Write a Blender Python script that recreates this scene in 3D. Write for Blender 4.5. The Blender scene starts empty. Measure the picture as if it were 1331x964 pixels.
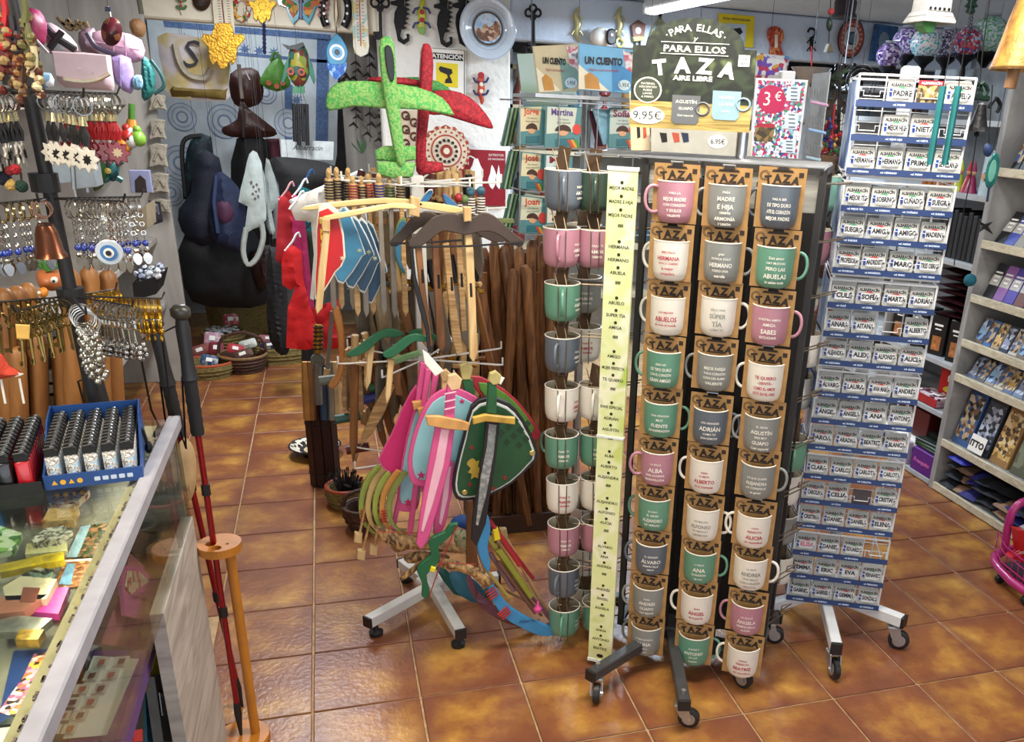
import bpy, bmesh, math, random
import numpy as np
from math import sin, cos, pi, radians, sqrt, atan2, hypot
from mathutils import Matrix, Vector, geometry
random.seed(7)
SC = bpy.context.scene
COL = SC.collection
# ---------------- camera (floor lies at z = 0, camera above the origin) ----------------
F_PX, PU, PV = 1137.1, 799.7, 620.2
PITCH, ROLL, YAW, CH = 0.39613, 0.05032, 0.32197, 1.664
CHv = Vector((0, 0, CH))
_cy, _sy, _cp, _sp = cos(YAW), sin(YAW), cos(PITCH), sin(PITCH)
FWD = Vector((_sy*_cp, _cy*_cp, -_sp)); _r = Vector((_cy, -_sy, 0)); _u = _r.cross(FWD)
RT = cos(ROLL)*_r + sin(ROLL)*_u; UP = -sin(ROLL)*_r + cos(ROLL)*_u
cd = bpy.data.cameras.new('camera'); cam = bpy.data.objects.new('camera', cd); COL.objects.link(cam)
cam.matrix_world = Matrix(((RT.x, UP.x, -FWD.x, 0), (RT.y, UP.y, -FWD.y, 0), (RT.z, UP.z, -FWD.z, CH), (0, 0, 0, 1)))
cd.sensor_fit = 'HORIZONTAL'; cd.sensor_width = 36; cd.lens = 36*F_PX/1331
cd.shift_x = -(PU-665.5)/1331; cd.shift_y = (PV-482)/1331
cd.clip_start = .05; SC.camera = cam
# ---------------- light and exposure ----------------
SC.view_settings.view_transform = 'Standard'; SC.view_settings.look = 'None'
SC.view_settings.gamma = 1; SC.view_settings.exposure = 0.16; SC.view_settings.use_curve_mapping = False
w = bpy.data.worlds.new('world'); SC.world = w; w.use_nodes = True
w.node_tree.nodes['Background'].inputs[0].default_value = (.80, .88, 1, 1)
w.node_tree.nodes['Background'].inputs[1].default_value = 0.9
def area(name, loc, size, energy, col, rot=(0, 0, 0), sy=None):
    l = bpy.data.lights.new(name, 'AREA'); l.shape = 'RECTANGLE'; l.size = size[0]; l.size_y = size[1]
    l.energy = energy; l.color = col
    o = bpy.data.objects.new(name, l); COL.objects.link(o); o.location = loc; o.rotation_euler = rot
    return o
area('tube_light', (2.02, 5.0, 2.19), (.12, 1.4), 66, (.70, .85, 1))
area('tube_light', (-.25, 4.55, 2.27), (.14, 1.3), 62, (.96, .97, 1))
area('tube_light', (.9, 1.9, 2.27), (1.3, .3), 44, (1, .93, .82))  # unseen ceiling fill added over the mug rack
area('tube_light', (-.9, 1.2, 2.27), (.3, 1.2), 30, (1, .87, .66))
area('tube_light', (-.45, 6.55, 2.27), (1.0, .1), 9, (.96, .97, 1))  # added lamp that lifts the dark tapestry in the recess
area('tube_light', (2.1, 2.6, 2.27), (.2, 1.2), 14, (.95, .96, 1))  # unseen fill added near the bookcase
area('open_front_fill', (.6, -1.4, 1.6), (3.4, 1.8), 26, (.95, .97, 1), (radians(90), 0, 0))  # added area fill from the open front; no window is modelled

# ---------------- geometry helpers ----------------
def ray(x, y): return FWD + RT*((x-PU)/F_PX) - UP*((y-PV)/F_PX)
def at(x, y, Y):
    d = ray(x, y); return CHv + d*(Y/d.y)
def onX(x, y, X):
    d = ray(x, y); return CHv + d*(X/d.x)
def onz(x, y, z):
    d = ray(x, y); return CHv + d*((z-CH)/d.z)
def onp(x, y, P, ang):
    n = Vector((sin(ang), -cos(ang), 0)); d = ray(x, y)
    return CHv + d*(((Vector(P)-CHv).dot(n))/d.dot(n))

class M:
    "collects simple solids; becomes one mesh"
    def __init__(s): s.v = []; s.f = []; s.m = None
    def add(s, v, f, T=None):
        n = len(s.v)
        if T is not None: v = [tuple(T @ Vector(p)) for p in v]
        s.v += [tuple(p) for p in v]; s.f += [tuple(i+n for i in q) for q in f]; return s
    def join(s, o, T=None): return s.add(o.v, o.f, T)
    def box(s, c, d, T=None, b=0):
        x, y, z = c; a, e, h = d[0]/2, d[1]/2, d[2]/2
        R = Matrix.Translation(c)
        if T is not None: R = R @ T
        if b <= 0:
            v = [(i*a, j*e, k*h) for i in (-1, 1) for j in (-1, 1) for k in (-1, 1)]
            f = [(0, 1, 3, 2), (4, 6, 7, 5), (0, 4, 5, 1), (2, 3, 7, 6), (0, 2, 6, 4), (1, 5, 7, 3)]
            return s.add(v, f, R)
        bm = bmesh.new(); bmesh.ops.create_cube(bm, size=1)
        for q in bm.verts: q.co = Vector((q.co.x*2*a, q.co.y*2*e, q.co.z*2*h))
        bmesh.ops.bevel(bm, geom=bm.edges[:], offset=b, segments=1, affect='EDGES', profile=.5)
        bm.verts.index_update()
        v = [q.co[:] for q in bm.verts]; f = [[q.index for q in g.verts] for g in bm.faces]; bm.free()
        return s.add(v, f, R)
    def tube(s, pts, r, n=6, closed=False, cap=True, sq=None):
        pts = [Vector(p) for p in pts]; N = len(pts); v = []; f = []
        rr = r if isinstance(r, (list, tuple)) else [r]*N
        if len(rr) != N: rr = list(np.interp(np.linspace(0, len(rr)-1, N), range(len(rr)), rr))
        prev = None
        for i, p in enumerate(pts):
            if closed: t = pts[(i+1) % N]-pts[i-1]
            else: t = pts[min(i+1, N-1)]-pts[max(i-1, 0)]
            if t.length < 1e-9: t = Vector((0, 0, 1))
            t.normalize()
            if prev is None:
                a = Vector((0, 0, 1)) if abs(t.z) < .9 else Vector((1, 0, 0))
                u = t.cross(a).normalized()
            else:
                u = (prev - t*prev.dot(t))
                u = u.normalized() if u.length > 1e-6 else t.orthogonal().normalized()
            prev = u; w_ = t.cross(u)
            for k in range(n):
                a = 2*pi*(k+.5)/n
                v.append(p + (u*cos(a) + w_*sin(a)*(sq or 1))*rr[i])
        L = N if closed else N-1
        for i in range(L):
            for k in range(n):
                a = i*n+k; b = i*n+(k+1) % n; c = ((i+1) % N)*n+(k+1) % n; d = ((i+1) % N)*n+k
                f.append((a, b, c, d))
        if not closed and cap:
            f.append(tuple(range(n))[::-1]); f.append(tuple((N-1)*n+k for k in range(n)))
        return s.add(v, f)
    def lathe(s, prof, n=16, T=None, close=False):
        v = []; f = []
        for (r, z) in prof:
            for k in range(n): v.append((r*cos(2*pi*k/n), r*sin(2*pi*k/n), z))
        m = len(prof)
        for i in range(m-1):
            for k in range(n): f.append((i*n+k, i*n+(k+1) % n, (i+1)*n+(k+1) % n, (i+1)*n+k))
        if prof[0][0] > 1e-6 and close: f.append(tuple(range(n))[::-1])
        if prof[-1][0] > 1e-6 and close: f.append(tuple((m-1)*n+k for k in range(n)))
        return s.add(v, f, T)
    def ball(s, c, r, n=10, sc=(1, 1, 1)):
        h = max(4, n//2)
        prof = [(r*sin(pi*i/h)+1e-5, -r*cos(pi*i/h)) for i in range(h+1)]
        return s.lathe(prof, n, Matrix.Translation(c) @ Matrix.Diagonal((*sc, 1)))
    def torus(s, c, R, r, n=16, m=5, T=None, axis='y'):
        pts = []
        for k in range(n):
            a = 2*pi*k/n
            p = Vector((R*cos(a), 0, R*sin(a))) if axis == 'y' else (Vector((R*cos(a), R*sin(a), 0)) if axis == 'z' else Vector((0, R*cos(a), R*sin(a))))
            if T is not None: p = T @ p
            pts.append(p+Vector(c))
        return s.tube(pts, r, m, closed=True)
    def prism(s, poly, t, y0=0, b=0, T=None):
        "poly in local x,z; thickness along y, front face at -y"
        n = len(poly)
        A = sum(poly[i][0]*poly[(i+1) % n][1]-poly[(i+1) % n][0]*poly[i][1] for i in range(n))
        if A < 0: poly = poly[::-1]
        if b <= 0:
            v = [(x, y0-t/2, z) for x, z in poly]+[(x, y0+t/2, z) for x, z in poly]
            f = [tuple(range(n)), tuple(range(2*n-1, n-1, -1))]
            f += [(i+n, (i+1) % n+n, (i+1) % n, i) for i in range(n)]
            return s.add(v, f, T)
        ins = inset(poly, b); bb = min(b, t*.45)
        v = [(x, y0-t/2, z) for x, z in ins]+[(x, y0-t/2+bb, z) for x, z in poly]+[(x, y0+t/2-bb, z) for x, z in poly]+[(x, y0+t/2, z) for x, z in ins]
        f = [tuple(range(n)), tuple(range(4*n-1, 3*n-1, -1))]
        for L in range(3): f += [(i+(L+1)*n, (i+1) % n+(L+1)*n, (i+1) % n+L*n, i+L*n) for i in range(n)]
        return s.add(v, f, T)
    def pillow(s, poly, t, step=None, wr=0, y0=0, p=.5, flat=0):
        "inflated cushion over a polygon in x,z"
        n = len(poly); P = [Vector(q) for q in poly]
        xs = [q[0] for q in poly]; zs = [q[1] for q in poly]; W = max(xs)-min(xs); H = max(zs)-min(zs)
        step = step or min(W, H)/7
        B = []
        for i in range(n):
            a, b = P[i], P[(i+1) % n]; k = max(1, int((b-a).length/step))
            for j in range(k): B.append(a.lerp(b, j/k))
        nb = len(B)
        seg = np.array([[*P[i], *P[(i+1) % n]] for i in range(n)])
        def dist(q):
            d = seg[:, 2:]-seg[:, :2]; L = (d**2).sum(1)+1e-12
            tt = np.clip(((np.array(q)-seg[:, :2])*d).sum(1)/L, 0, 1)
            c = seg[:, :2]+d*tt[:, None]; return float(np.sqrt(((c-np.array(q))**2).sum(1)).min())
        def inside(x, z):
            c = False
            for i in range(n):
                x1, z1 = poly[i]; x2, z2 = poly[(i+1) % n]
                if (z1 > z) != (z2 > z) and x < (x2-x1)*(z-z1)/(z2-z1)+x1: c = not c
            return c
        I = []; z = min(zs)+step/2; row = 0
        while z < max(zs):
            x = min(xs)+step*(.5 if row % 2 else .25)
            while x < max(xs):
                if inside(x, z) and dist((x, z)) > step*.45: I.append(Vector((x, z)))
                x += step
            z += step*.87; row += 1
        pts = B+I
        r = geometry.delaunay_2d_cdt(pts, [(i, (i+1) % nb) for i in range(nb)], [], 1, 1e-6)
        vo, fo = r[0], r[2]
        ds = [dist(q) for q in vo]; dm = max(ds)+1e-9
        ph = random.random()*9
        def off(q, d):
            h = t/2*min(1, (d/dm)*(1+flat))**p
            if wr: h += wr*min(1, d/dm*3)*(sin(q[0]*2*pi/(W*.31)+ph+1.5*sin(q[1]*7/H+ph))*.6+sin(q[0]*2*pi/(W*.17)+q[1]*9/H+ph*2)*.4)
            return h
        m = len(vo)
        v = [(q[0], y0-off(q, d), q[1]) for q, d in zip(vo, ds)]+[(q[0], y0+off(q, d)*.9+.0008, q[1]) for q, d in zip(vo, ds)]
        f = []
        for g in fo:
            a = sum(vo[g[i]][0]*vo[g[(i+1) % len(g)]][1]-vo[g[(i+1) % len(g)]][0]*vo[g[i]][1] for i in range(len(g)))
            g = list(g) if a > 0 else list(g)[::-1]
            f.append(tuple(g)); f.append(tuple(i+m for i in g[::-1]))
        s.add(v, f); return s

def inset(poly, d):
    n = len(poly); out = []
    for i in range(n):
        p0, p1, p2 = Vector(poly[i-1]), Vector(poly[i]), Vector(poly[(i+1) % n])
        a = (p1-p0); b = (p2-p1)
        a = a.normalized() if a.length > 1e-9 else Vector((1, 0)); b = b.normalized() if b.length > 1e-9 else a
        na = Vector((-a.y, a.x)); nb = Vector((-b.y, b.x)); k = (na+nb)
        L = k.length
        if L < .3: out.append(tuple(p1+na*d)); continue
        k /= L; out.append(tuple(p1+k*d/max(.5, k.dot(na))))
    return out
def smooth_poly(poly, k=3, closed=True):
    "Catmull-Rom through the points"
    n = len(poly); out = []
    rng = range(n) if closed else range(n-1)
    for i in rng:
        g = (lambda j: poly[j % n]) if closed else (lambda j: poly[max(0, min(n-1, j))])
        p0, p1, p2, p3 = g(i-1), g(i), g(i+1), g(i+2)
        for j in range(k):
            t = j/k
            out.append(tuple(.5*((2*b)+(-a+c)*t+(2*a-5*b+4*c-d)*t*t+(-a+3*b-3*c+d)*t**3) for a, b, c, d in zip(p0, p1, p2, p3)))
    if not closed: out.append(tuple(poly[-1]))
    return out
def circ(r, n=20, c=(0, 0), e=1): return [(c[0]+r*cos(2*pi*k/n), c[1]+r*e*sin(2*pi*k/n)) for k in range(n)]
def rrect(w_, h, r, k=3, c=(0, 0)):
    out = []
    for sx, sz, a0 in ((1, 1, 0), (-1, 1, 90), (-1, -1, 180), (1, -1, 270)):
        for j in range(k+1):
            a = radians(a0+90*j/k); out.append((c[0]+sx*(w_/2-r)+r*cos(a), c[1]+sz*(h/2-r)+r*sin(a)))
    return out
_tc = {}
def text_mesh(txt, size, bold=0, align='CENTER', width=None, sx=1, shear=0):
    "flat lettering in x,z plane, returns verts (x,z) and faces; width = fit"
    k = (txt, bold, shear)
    if k not in _tc:
        c = bpy.data.curves.new('t', 'FONT'); c.body = txt; c.size = 1; c.offset = bold; c.resolution_u = 2; c.shear = shear
        c.fill_mode = 'FRONT'
        o = bpy.data.objects.new('t', c); me = bpy.data.meshes.new_from_object(o)
        v = [(q.co.x, q.co.y) for q in me.vertices]; f = [tuple(g.vertices) for g in me.polygons]
        bpy.data.objects.remove(o); bpy.data.curves.remove(c); bpy.data.meshes.remove(me)
        if not v: v = [(0, 0), (.1, 0), (0, .1)]; f = [(0, 1, 2)]
        _tc[k] = (v, f, min(q[0] for q in v), max(q[0] for q in v))
    v, f, a, b = _tc[k]
    sxx = size*sx
    if width and (b-a)*sxx > width: sxx = width/(b-a)
    if width and width < 0: sxx = -width/(b-a)
    x0 = {'CENTER': (a+b)/2, 'LEFT': a, 'RIGHT': b}[align]
    return [((x-x0)*sxx, z*size) for x, z in v], f
def txt(m, s_, size, x=0, z=0, y=0, R=None, T=None, **kw):
    "lettering on the front (-y) of a part; with R it is wrapped on a cylinder about z"
    v, f = text_mesh(s_, size, **kw)
    if R: vv = [(R*sin((px+x)/R), -R*cos((px+x)/R)+y, pz+z) for px, pz in v]
    else: vv = [(px+x, y, pz+z) for px, pz in v]
    return m.add(vv, f, T)

# ---------------- objects ----------------
def mesh_of(name, m, mat, smooth=False):
    me = bpy.data.meshes.new(name); me.from_pydata(m.v, [], m.f)
    if isinstance(mat, (list, tuple)):
        for q in mat: me.materials.append(q)
    else: me.materials.append(mat)
    if smooth:
        me.polygons.foreach_set('use_smooth', [True]*len(me.polygons))
        try: me.set_sharp_from_angle(angle=radians(50))
        except Exception: pass
    me.update(); return me
def thing(name, label, cat, loc=(0, 0, 0), rz=0, group=None, rot=None):
    o = bpy.data.objects.new(name, None); COL.objects.link(o); o.empty_display_size = .05
    o.location = loc; o.rotation_euler = rot or (0, 0, rz)
    o['label'] = label; o['category'] = cat
    if group: o['group'] = group
    return o
def part(name, m, mat, parent=None, label=None, smooth=False, stuff=False, loc=None, rot=None):
    o = bpy.data.objects.new(name, m if isinstance(m, bpy.types.Mesh) else mesh_of(name, m, mat, smooth)); COL.objects.link(o)
    if parent is not None: o.parent = parent
    if label: o['label'] = label
    if stuff: o['kind'] = 'stuff'
    if loc is not None: o.location = loc
    if rot is not None: o.rotation_euler = rot
    return o
def solo(name, m, mat, label, cat, loc=(0, 0, 0), rz=0, group=None, rot=None, smooth=False, stuff=False):
    o = part(name, m, mat, None, label, smooth, stuff, loc, rot or (0, 0, rz)); o['category'] = cat
    if group: o['group'] = group
    return o
def struct(name, m, mat, smooth=False, parent=None):
    o = part(name, m, mat, parent, smooth=smooth)
    if parent is None: o['kind'] = 'structure'
    return o
def dup(root, loc=None, rz=None, label=None, group=None, rot=None):
    def cp(o, par):
        c = o.copy(); COL.objects.link(c); c.parent = par
        for h in list(o.children): cp(h, c)
        return c
    r = cp(root, None)
    if loc is not None: r.location = loc
    if rz is not None: r.rotation_euler = (0, 0, rz)
    if rot is not None: r.rotation_euler = rot
    if label: r['label'] = label
    if group: r['group'] = group
    return r
def L2(pts, Y, ang=0, org=None, P=None):
    "pixel outline on a real vertical plane -> local polygon and the thing's place"
    if P is None: P = at(*pts[0], Y)
    W = [onp(x, y, P, ang) for x, y in pts]
    d = Vector((cos(ang), sin(ang), 0))
    if org is None: O = sum(W, Vector())/len(W)
    else: O = onp(org[0], org[1], P, ang)
    return [((q-O).dot(d), (q-O).z) for q in W], O
# ---------------- materials ----------------
_mc = {}
def srgb(h):
    if isinstance(h, str):
        h = h.lstrip('#'); c = [int(h[i:i+2], 16)/255 for i in (0, 2, 4)]
    else: c = h
    return tuple(((x/12.92) if x <= .04045 else ((x+.055)/1.055)**2.4) for x in c)+(1,)
def mat(h, rough=.55, metal=0, var=.12, ns=18, bump=0, bs=60, coat=0, emit=0, alpha=1, trans=0, key=None, stretch=None):
    k = (h, rough, metal, var, ns, bump, bs, coat, emit, alpha, trans, stretch)
    if k in _mc: return _mc[k]
    m = bpy.data.materials.new(key or 'paint_'+str(h).strip('#')); m.use_nodes = True; nt = m.node_tree; b = nt.nodes['Principled BSDF']
    c = srgb(h); b.inputs['Base Color'].default_value = c
    b.inputs['Roughness'].default_value = rough; b.inputs['Metallic'].default_value = metal
    b.inputs['Coat Weight'].default_value = coat
    if trans: b.inputs['Transmission Weight'].default_value = trans
    if alpha < 1: b.inputs['Alpha'].default_value = alpha
    if emit:
        b.inputs['Emission Color'].default_value = c; b.inputs['Emission Strength'].default_value = emit
    tc = nt.nodes.new('ShaderNodeTexCoord'); src = tc.outputs['Object']
    if stretch:
        mp = nt.nodes.new('ShaderNodeMapping'); mp.inputs['Scale'].default_value = stretch; nt.links.new(src, mp.inputs[0]); src = mp.outputs[0]
    if var:
        n = nt.nodes.new('ShaderNodeTexNoise'); n.inputs['Scale'].default_value = ns; n.inputs['Detail'].default_value = 3; nt.links.new(src, n.inputs['Vector'])
        r = nt.nodes.new('ShaderNodeValToRGB'); r.color_ramp.elements[0].position = .3; r.color_ramp.elements[1].position = .7
        r.color_ramp.elements[0].color = tuple(x*(1-var*1.6) for x in c[:3])+(1,); r.color_ramp.elements[1].color = tuple(min(1, x*(1+var*.8)) for x in c[:3])+(1,)
        nt.links.new(n.outputs[0], r.inputs[0]); nt.links.new(r.outputs[0], b.inputs['Base Color'])
    if bump:
        n2 = nt.nodes.new('ShaderNodeTexNoise'); n2.inputs['Scale'].default_value = bs; n2.inputs['Detail'].default_value = 4; nt.links.new(src, n2.inputs['Vector'])
        bp = nt.nodes.new('ShaderNodeBump'); bp.inputs['Strength'].default_value = bump; bp.inputs['Distance'].default_value = .01
        nt.links.new(n2.outputs[0], bp.inputs['Height']); nt.links.new(bp.outputs[0], b.inputs['Normal'])
    _mc[k] = m; return m
def wood(c1, c2, sc=(3, 3, 30), rough=.5, key='wood', det=6, dist=1.5, space='Object'):
    "grain drawn out along the axis with the smallest scale"
    k = ('wood', c1, c2, sc, rough, dist)
    if k in _mc: return _mc[k]
    m = bpy.data.materials.new(key); m.use_nodes = True; nt = m.node_tree; b = nt.nodes['Principled BSDF']; b.inputs['Roughness'].default_value = rough
    tc = nt.nodes.new('ShaderNodeTexCoord'); mp = nt.nodes.new('ShaderNodeMapping'); mp.inputs['Scale'].default_value = sc
    n = nt.nodes.new('ShaderNodeTexNoise'); n.inputs['Scale'].default_value = 1; n.inputs['Detail'].default_value = det; n.inputs['Distortion'].default_value = dist
    r = nt.nodes.new('ShaderNodeValToRGB'); r.color_ramp.elements[0].position = .35; r.color_ramp.elements[1].position = .66
    r.color_ramp.elements[0].color = srgb(c1); r.color_ramp.elements[1].color = srgb(c2)
    nt.links.new(tc.outputs[space], mp.inputs[0]); nt.links.new(mp.outputs[0], n.inputs['Vector']); nt.links.new(n.outputs[0], r.inputs[0]); nt.links.new(r.outputs[0], b.inputs['Base Color'])
    bp = nt.nodes.new('ShaderNodeBump'); bp.inputs['Strength'].default_value = .25; bp.inputs['Distance'].default_value = .004
    nt.links.new(n.outputs[0], bp.inputs['Height']); nt.links.new(bp.outputs[0], b.inputs['Normal'])
    _mc[k] = m; return m
def speckle(cols, scale=60, rough=.6, kind='voronoi', key='speckle', bump=0, stretch=None):
    "cells or noise coloured by a stepped ramp"
    k = ('sp', tuple(cols), scale, rough, kind, stretch)
    if k in _mc: return _mc[k]
    m = bpy.data.materials.new(key); m.use_nodes = True; nt = m.node_tree; b = nt.nodes['Principled BSDF']; b.inputs['Roughness'].default_value = rough
    tc = nt.nodes.new('ShaderNodeTexCoord'); src = tc.outputs['Object']
    if stretch:
        mp = nt.nodes.new('ShaderNodeMapping'); mp.inputs['Scale'].default_value = stretch; nt.links.new(src, mp.inputs[0]); src = mp.outputs[0]
    if kind == 'voronoi':
        n = nt.nodes.new('ShaderNodeTexVoronoi'); n.inputs['Scale'].default_value = scale; sep = nt.nodes.new('ShaderNodeSeparateColor'); nt.links.new(n.outputs['Color'], sep.inputs[0]); out = sep.outputs[0]
    elif kind == 'ring':
        g = nt.nodes.new('ShaderNodeTexWave'); g.wave_type = 'RINGS'; g.rings_direction = 'SPHERICAL'; g.inputs['Scale'].default_value = scale; g.inputs['Distortion'].default_value = .6; n = g; out = g.outputs['Fac']
    elif kind == 'wave':
        g = nt.nodes.new('ShaderNodeTexWave'); g.inputs['Scale'].default_value = scale; g.inputs['Distortion'].default_value = 2; n = g; out = g.outputs['Fac']
    else:
        n = nt.nodes.new('ShaderNodeTexNoise'); n.inputs['Scale'].default_value = scale; n.inputs['Detail'].default_value = 2
        mr = nt.nodes.new('ShaderNodeMapRange'); mr.inputs[1].default_value = .3; mr.inputs[2].default_value = .7; nt.links.new(n.outputs[0], mr.inputs[0]); out = mr.outputs[0]
    nt.links.new(src, n.inputs['Vector'])
    r = nt.nodes.new('ShaderNodeValToRGB'); r.color_ramp.interpolation = 'CONSTANT' if kind == 'voronoi' else 'LINEAR'
    e = r.color_ramp.elements
    N = len(cols)
    for i, c in enumerate(cols):
        pos = i/N if kind == 'voronoi' else i/(N-1)
        if i < 2: e[i].position = pos; e[i].color = srgb(c)
        else: q = e.new(pos); q.color = srgb(c)
    nt.links.new(out, r.inputs[0]); nt.links.new(r.outputs[0], b.inputs['Base Color'])
    if bump:
        bp = nt.nodes.new('ShaderNodeBump'); bp.inputs['Strength'].default_value = bump; bp.inputs['Distance'].default_value = .003
        nt.links.new(out, bp.inputs['Height']); nt.links.new(bp.outputs[0], b.inputs['Normal'])
    _mc[k] = m; return m
# ================= SETTING =================
def tile_mat():
    m = bpy.data.materials.new('terracotta_tile'); m.use_nodes = True; nt = m.node_tree; b = nt.nodes['Principled BSDF']
    N = nt.nodes.new; K = nt.links.new
    tc = N('ShaderNodeTexCoord'); oi = N('ShaderNodeObjectInfo'); ad = N('ShaderNodeVectorMath'); ad.operation = 'MULTIPLY_ADD'
    K(oi.outputs['Location'], ad.inputs[0]); ad.inputs[1].default_value = (3.7, 2.3, 1); K(tc.outputs['Object'], ad.inputs[2])
    n = N('ShaderNodeTexNoise'); n.inputs['Scale'].default_value = 4.2; n.inputs['Detail'].default_value = 7; n.inputs['Roughness'].default_value = .62; K(ad.outputs[0], n.inputs['Vector'])
    r = N('ShaderNodeValToRGB'); e = r.color_ramp.elements
    e[0].position = .30; e[0].color = srgb('#70402a'); e[1].position = .66; e[1].color = srgb('#c08f45')
    q = e.new(.47); q.color = srgb('#8c5630'); q = e.new(.58); q.color = srgb('#ab7838')
    K(n.outputs[0], r.inputs[0])
    sp = N('ShaderNodeSeparateXYZ'); K(tc.outputs['Object'], sp.inputs[0])
    # fired edges a little darker than the middle of each tile
    def ab(o):
        a = N('ShaderNodeMath'); a.operation = 'ABSOLUTE'; K(o, a.inputs[0]); return a.outputs[0]
    mx = N('ShaderNodeMath'); mx.operation = 'MAXIMUM'; K(ab(sp.outputs[0]), mx.inputs[0]); K(ab(sp.outputs[1]), mx.inputs[1])
    n2 = N('ShaderNodeTexNoise'); n2.inputs['Scale'].default_value = 14; K(ad.outputs[0], n2.inputs['Vector'])
    am = N('ShaderNodeMath'); am.operation = 'MULTIPLY_ADD'; K(n2.outputs[0], am.inputs[0]); am.inputs[1].default_value = .09; K(mx.outputs[0], am.inputs[2])
    mr = N('ShaderNodeMapRange'); mr.inputs[1].default_value = .13; mr.inputs[2].default_value = .205; mr.inputs[3].default_value = 0; mr.inputs[4].default_value = .75; K(am.outputs[0], mr.inputs[0])
    mi = N('ShaderNodeMix'); mi.data_type = 'RGBA'; K(mr.outputs[0], mi.inputs['Factor']); K(r.outputs[0], mi.inputs['A']); mi.inputs['B'].default_value = srgb('#744233')
    K(mi.outputs['Result'], b.inputs['Base Color'])
    b.inputs['Roughness'].default_value = .34
    n3 = N('ShaderNodeTexNoise'); n3.inputs['Scale'].default_value = 55; n3.inputs['Detail'].default_value = 3; K(ad.outputs[0], n3.inputs['Vector'])
    bp = N('ShaderNodeBump'); bp.inputs['Strength'].default_value = .28; bp.inputs['Distance'].default_value = .006; K(n3.outputs[0], bp.inputs['Height']); K(bp.outputs[0], b.inputs['Normal'])
    return m
GROUT = mat('#b99a72', .8, var=.2, ns=30)
m = M(); m.box((.6, 3, -.03), (8.4, 9.6, .05)); floor = struct('floor', m, GROUT)
TS, TX, TY = .31, -.4575, 2.2439
m = M(); m.box((0, 0, 0), (TS-.006, TS-.006, .012), b=.0022)
TM = tile_mat(); tm = mesh_of('tile', m, TM)
for i in range(-4, 12):
    for j in range(-5, 16):
        cx, cy = TX+TS*(i+.5), TY+TS*(j+.5)
        if cx < -.5 and cy < 3.0: continue
        if cx > 2.95 and cy < 4.3: continue
        if cx > 1.3 and cy > 4.9: continue
        if cx > .9 and cy > 5.6: continue
        part('tile', tm, None, floor, loc=(cx+random.uniform(-.0008, .0008), cy, -.006+random.uniform(-.0005, .0005)))
PLASTER = mat('#cddaea', .75, var=.05, ns=3, bump=.9, bs=26)
PLW = mat('#e6e3da', .75, var=.05, ns=3, bump=.9, bs=26)
m = M(); m.box((.6, 3, 2.345), (8.4, 9.6, .05)); struct('ceiling', m, PLASTER)
WB = 6.0
m = M(); m.box((-1.345, WB+.08, 2.17), (3.43, .16, .30), b=.01); struct('trim_lintel', m, mat('#efe6cf', .6, var=.04))
pL, pR = .37, 1.17
m = M(); m.box(((pL+pR)/2, WB+.1, 1.16), (pR-pL, .2, 2.32), b=.012); struct('wall_pillar', m, PLW)
m = M(); m.box(((pR+4.6)/2, WB+.1, 2.18), (4.6-pR, .2, .27), b=.01); struct('wall_upper', m, PLASTER)
m = M(); m.box((.6, 7.75, 1.15), (8.4, .1, 2.3)); struct('wall_back', m, mat('#8e9296', .8, var=.1, bump=.4))
m = M(); m.box((-3.4, 3, 1.15), (.1, 9.6, 2.3)); struct('wall_left', m, PLW)
m = M(); m.box((4.7, 3, 1.15), (.1, 9.6, 2.3)); struct('wall_right', m, PLASTER)
# ceiling lamps (tubes in a batten) -- one is in view, some unseen ones are added as fill
def tube_lamp(loc, rz, L, label):
    t = thing('ceiling_lamp', label, 'lamp', loc, rz)
    m = M(); m.box((0, 0, .022), (L, .10, .045), b=.008); part('housing', m, mat('#dfe4ea', .4), t)
    m = M(); m.prism(rrect(.07, .03, .012), L*.98, T=Matrix.Translation((0, 0, -.015)) @ Matrix.Rotation(pi/2, 4, 'Z')); part('diffuser', m, mat('#f4f9ff', .3, emit=5, var=0), t)
    m = M()
    for s in (-1, 1): m.box((s*(L/2-.01), 0, .0), (.03, .105, .06), b=.006)
    part('end_cap', m, mat('#eef1f4', .4), t)
tube_lamp((2.03, 5.02, 2.25), radians(93), 1.45, 'white tube lamp with glowing diffuser on the white ceiling')
tube_lamp((-.25, 4.55, 2.30), radians(90), 1.3, 'tube lamp on the ceiling above the tiled aisle')
tube_lamp((-.45, 6.55, 2.30), 0, 1.0, 'added tube lamp brightening the recess behind the lintel')  # made-up fixture to go with the added recess light
tube_lamp((.9, 1.9, 2.30), 0, 1.3, 'unseen tube lamp added as fill above the mug rack')
tube_lamp((-.9, 1.2, 2.30), radians(90), 1.2, 'tube lamp on the ceiling above the glass counter')
tube_lamp((2.1, 2.6, 2.30), radians(90), 1.2, 'unseen tube lamp added as fill beside the bookcase')

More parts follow.
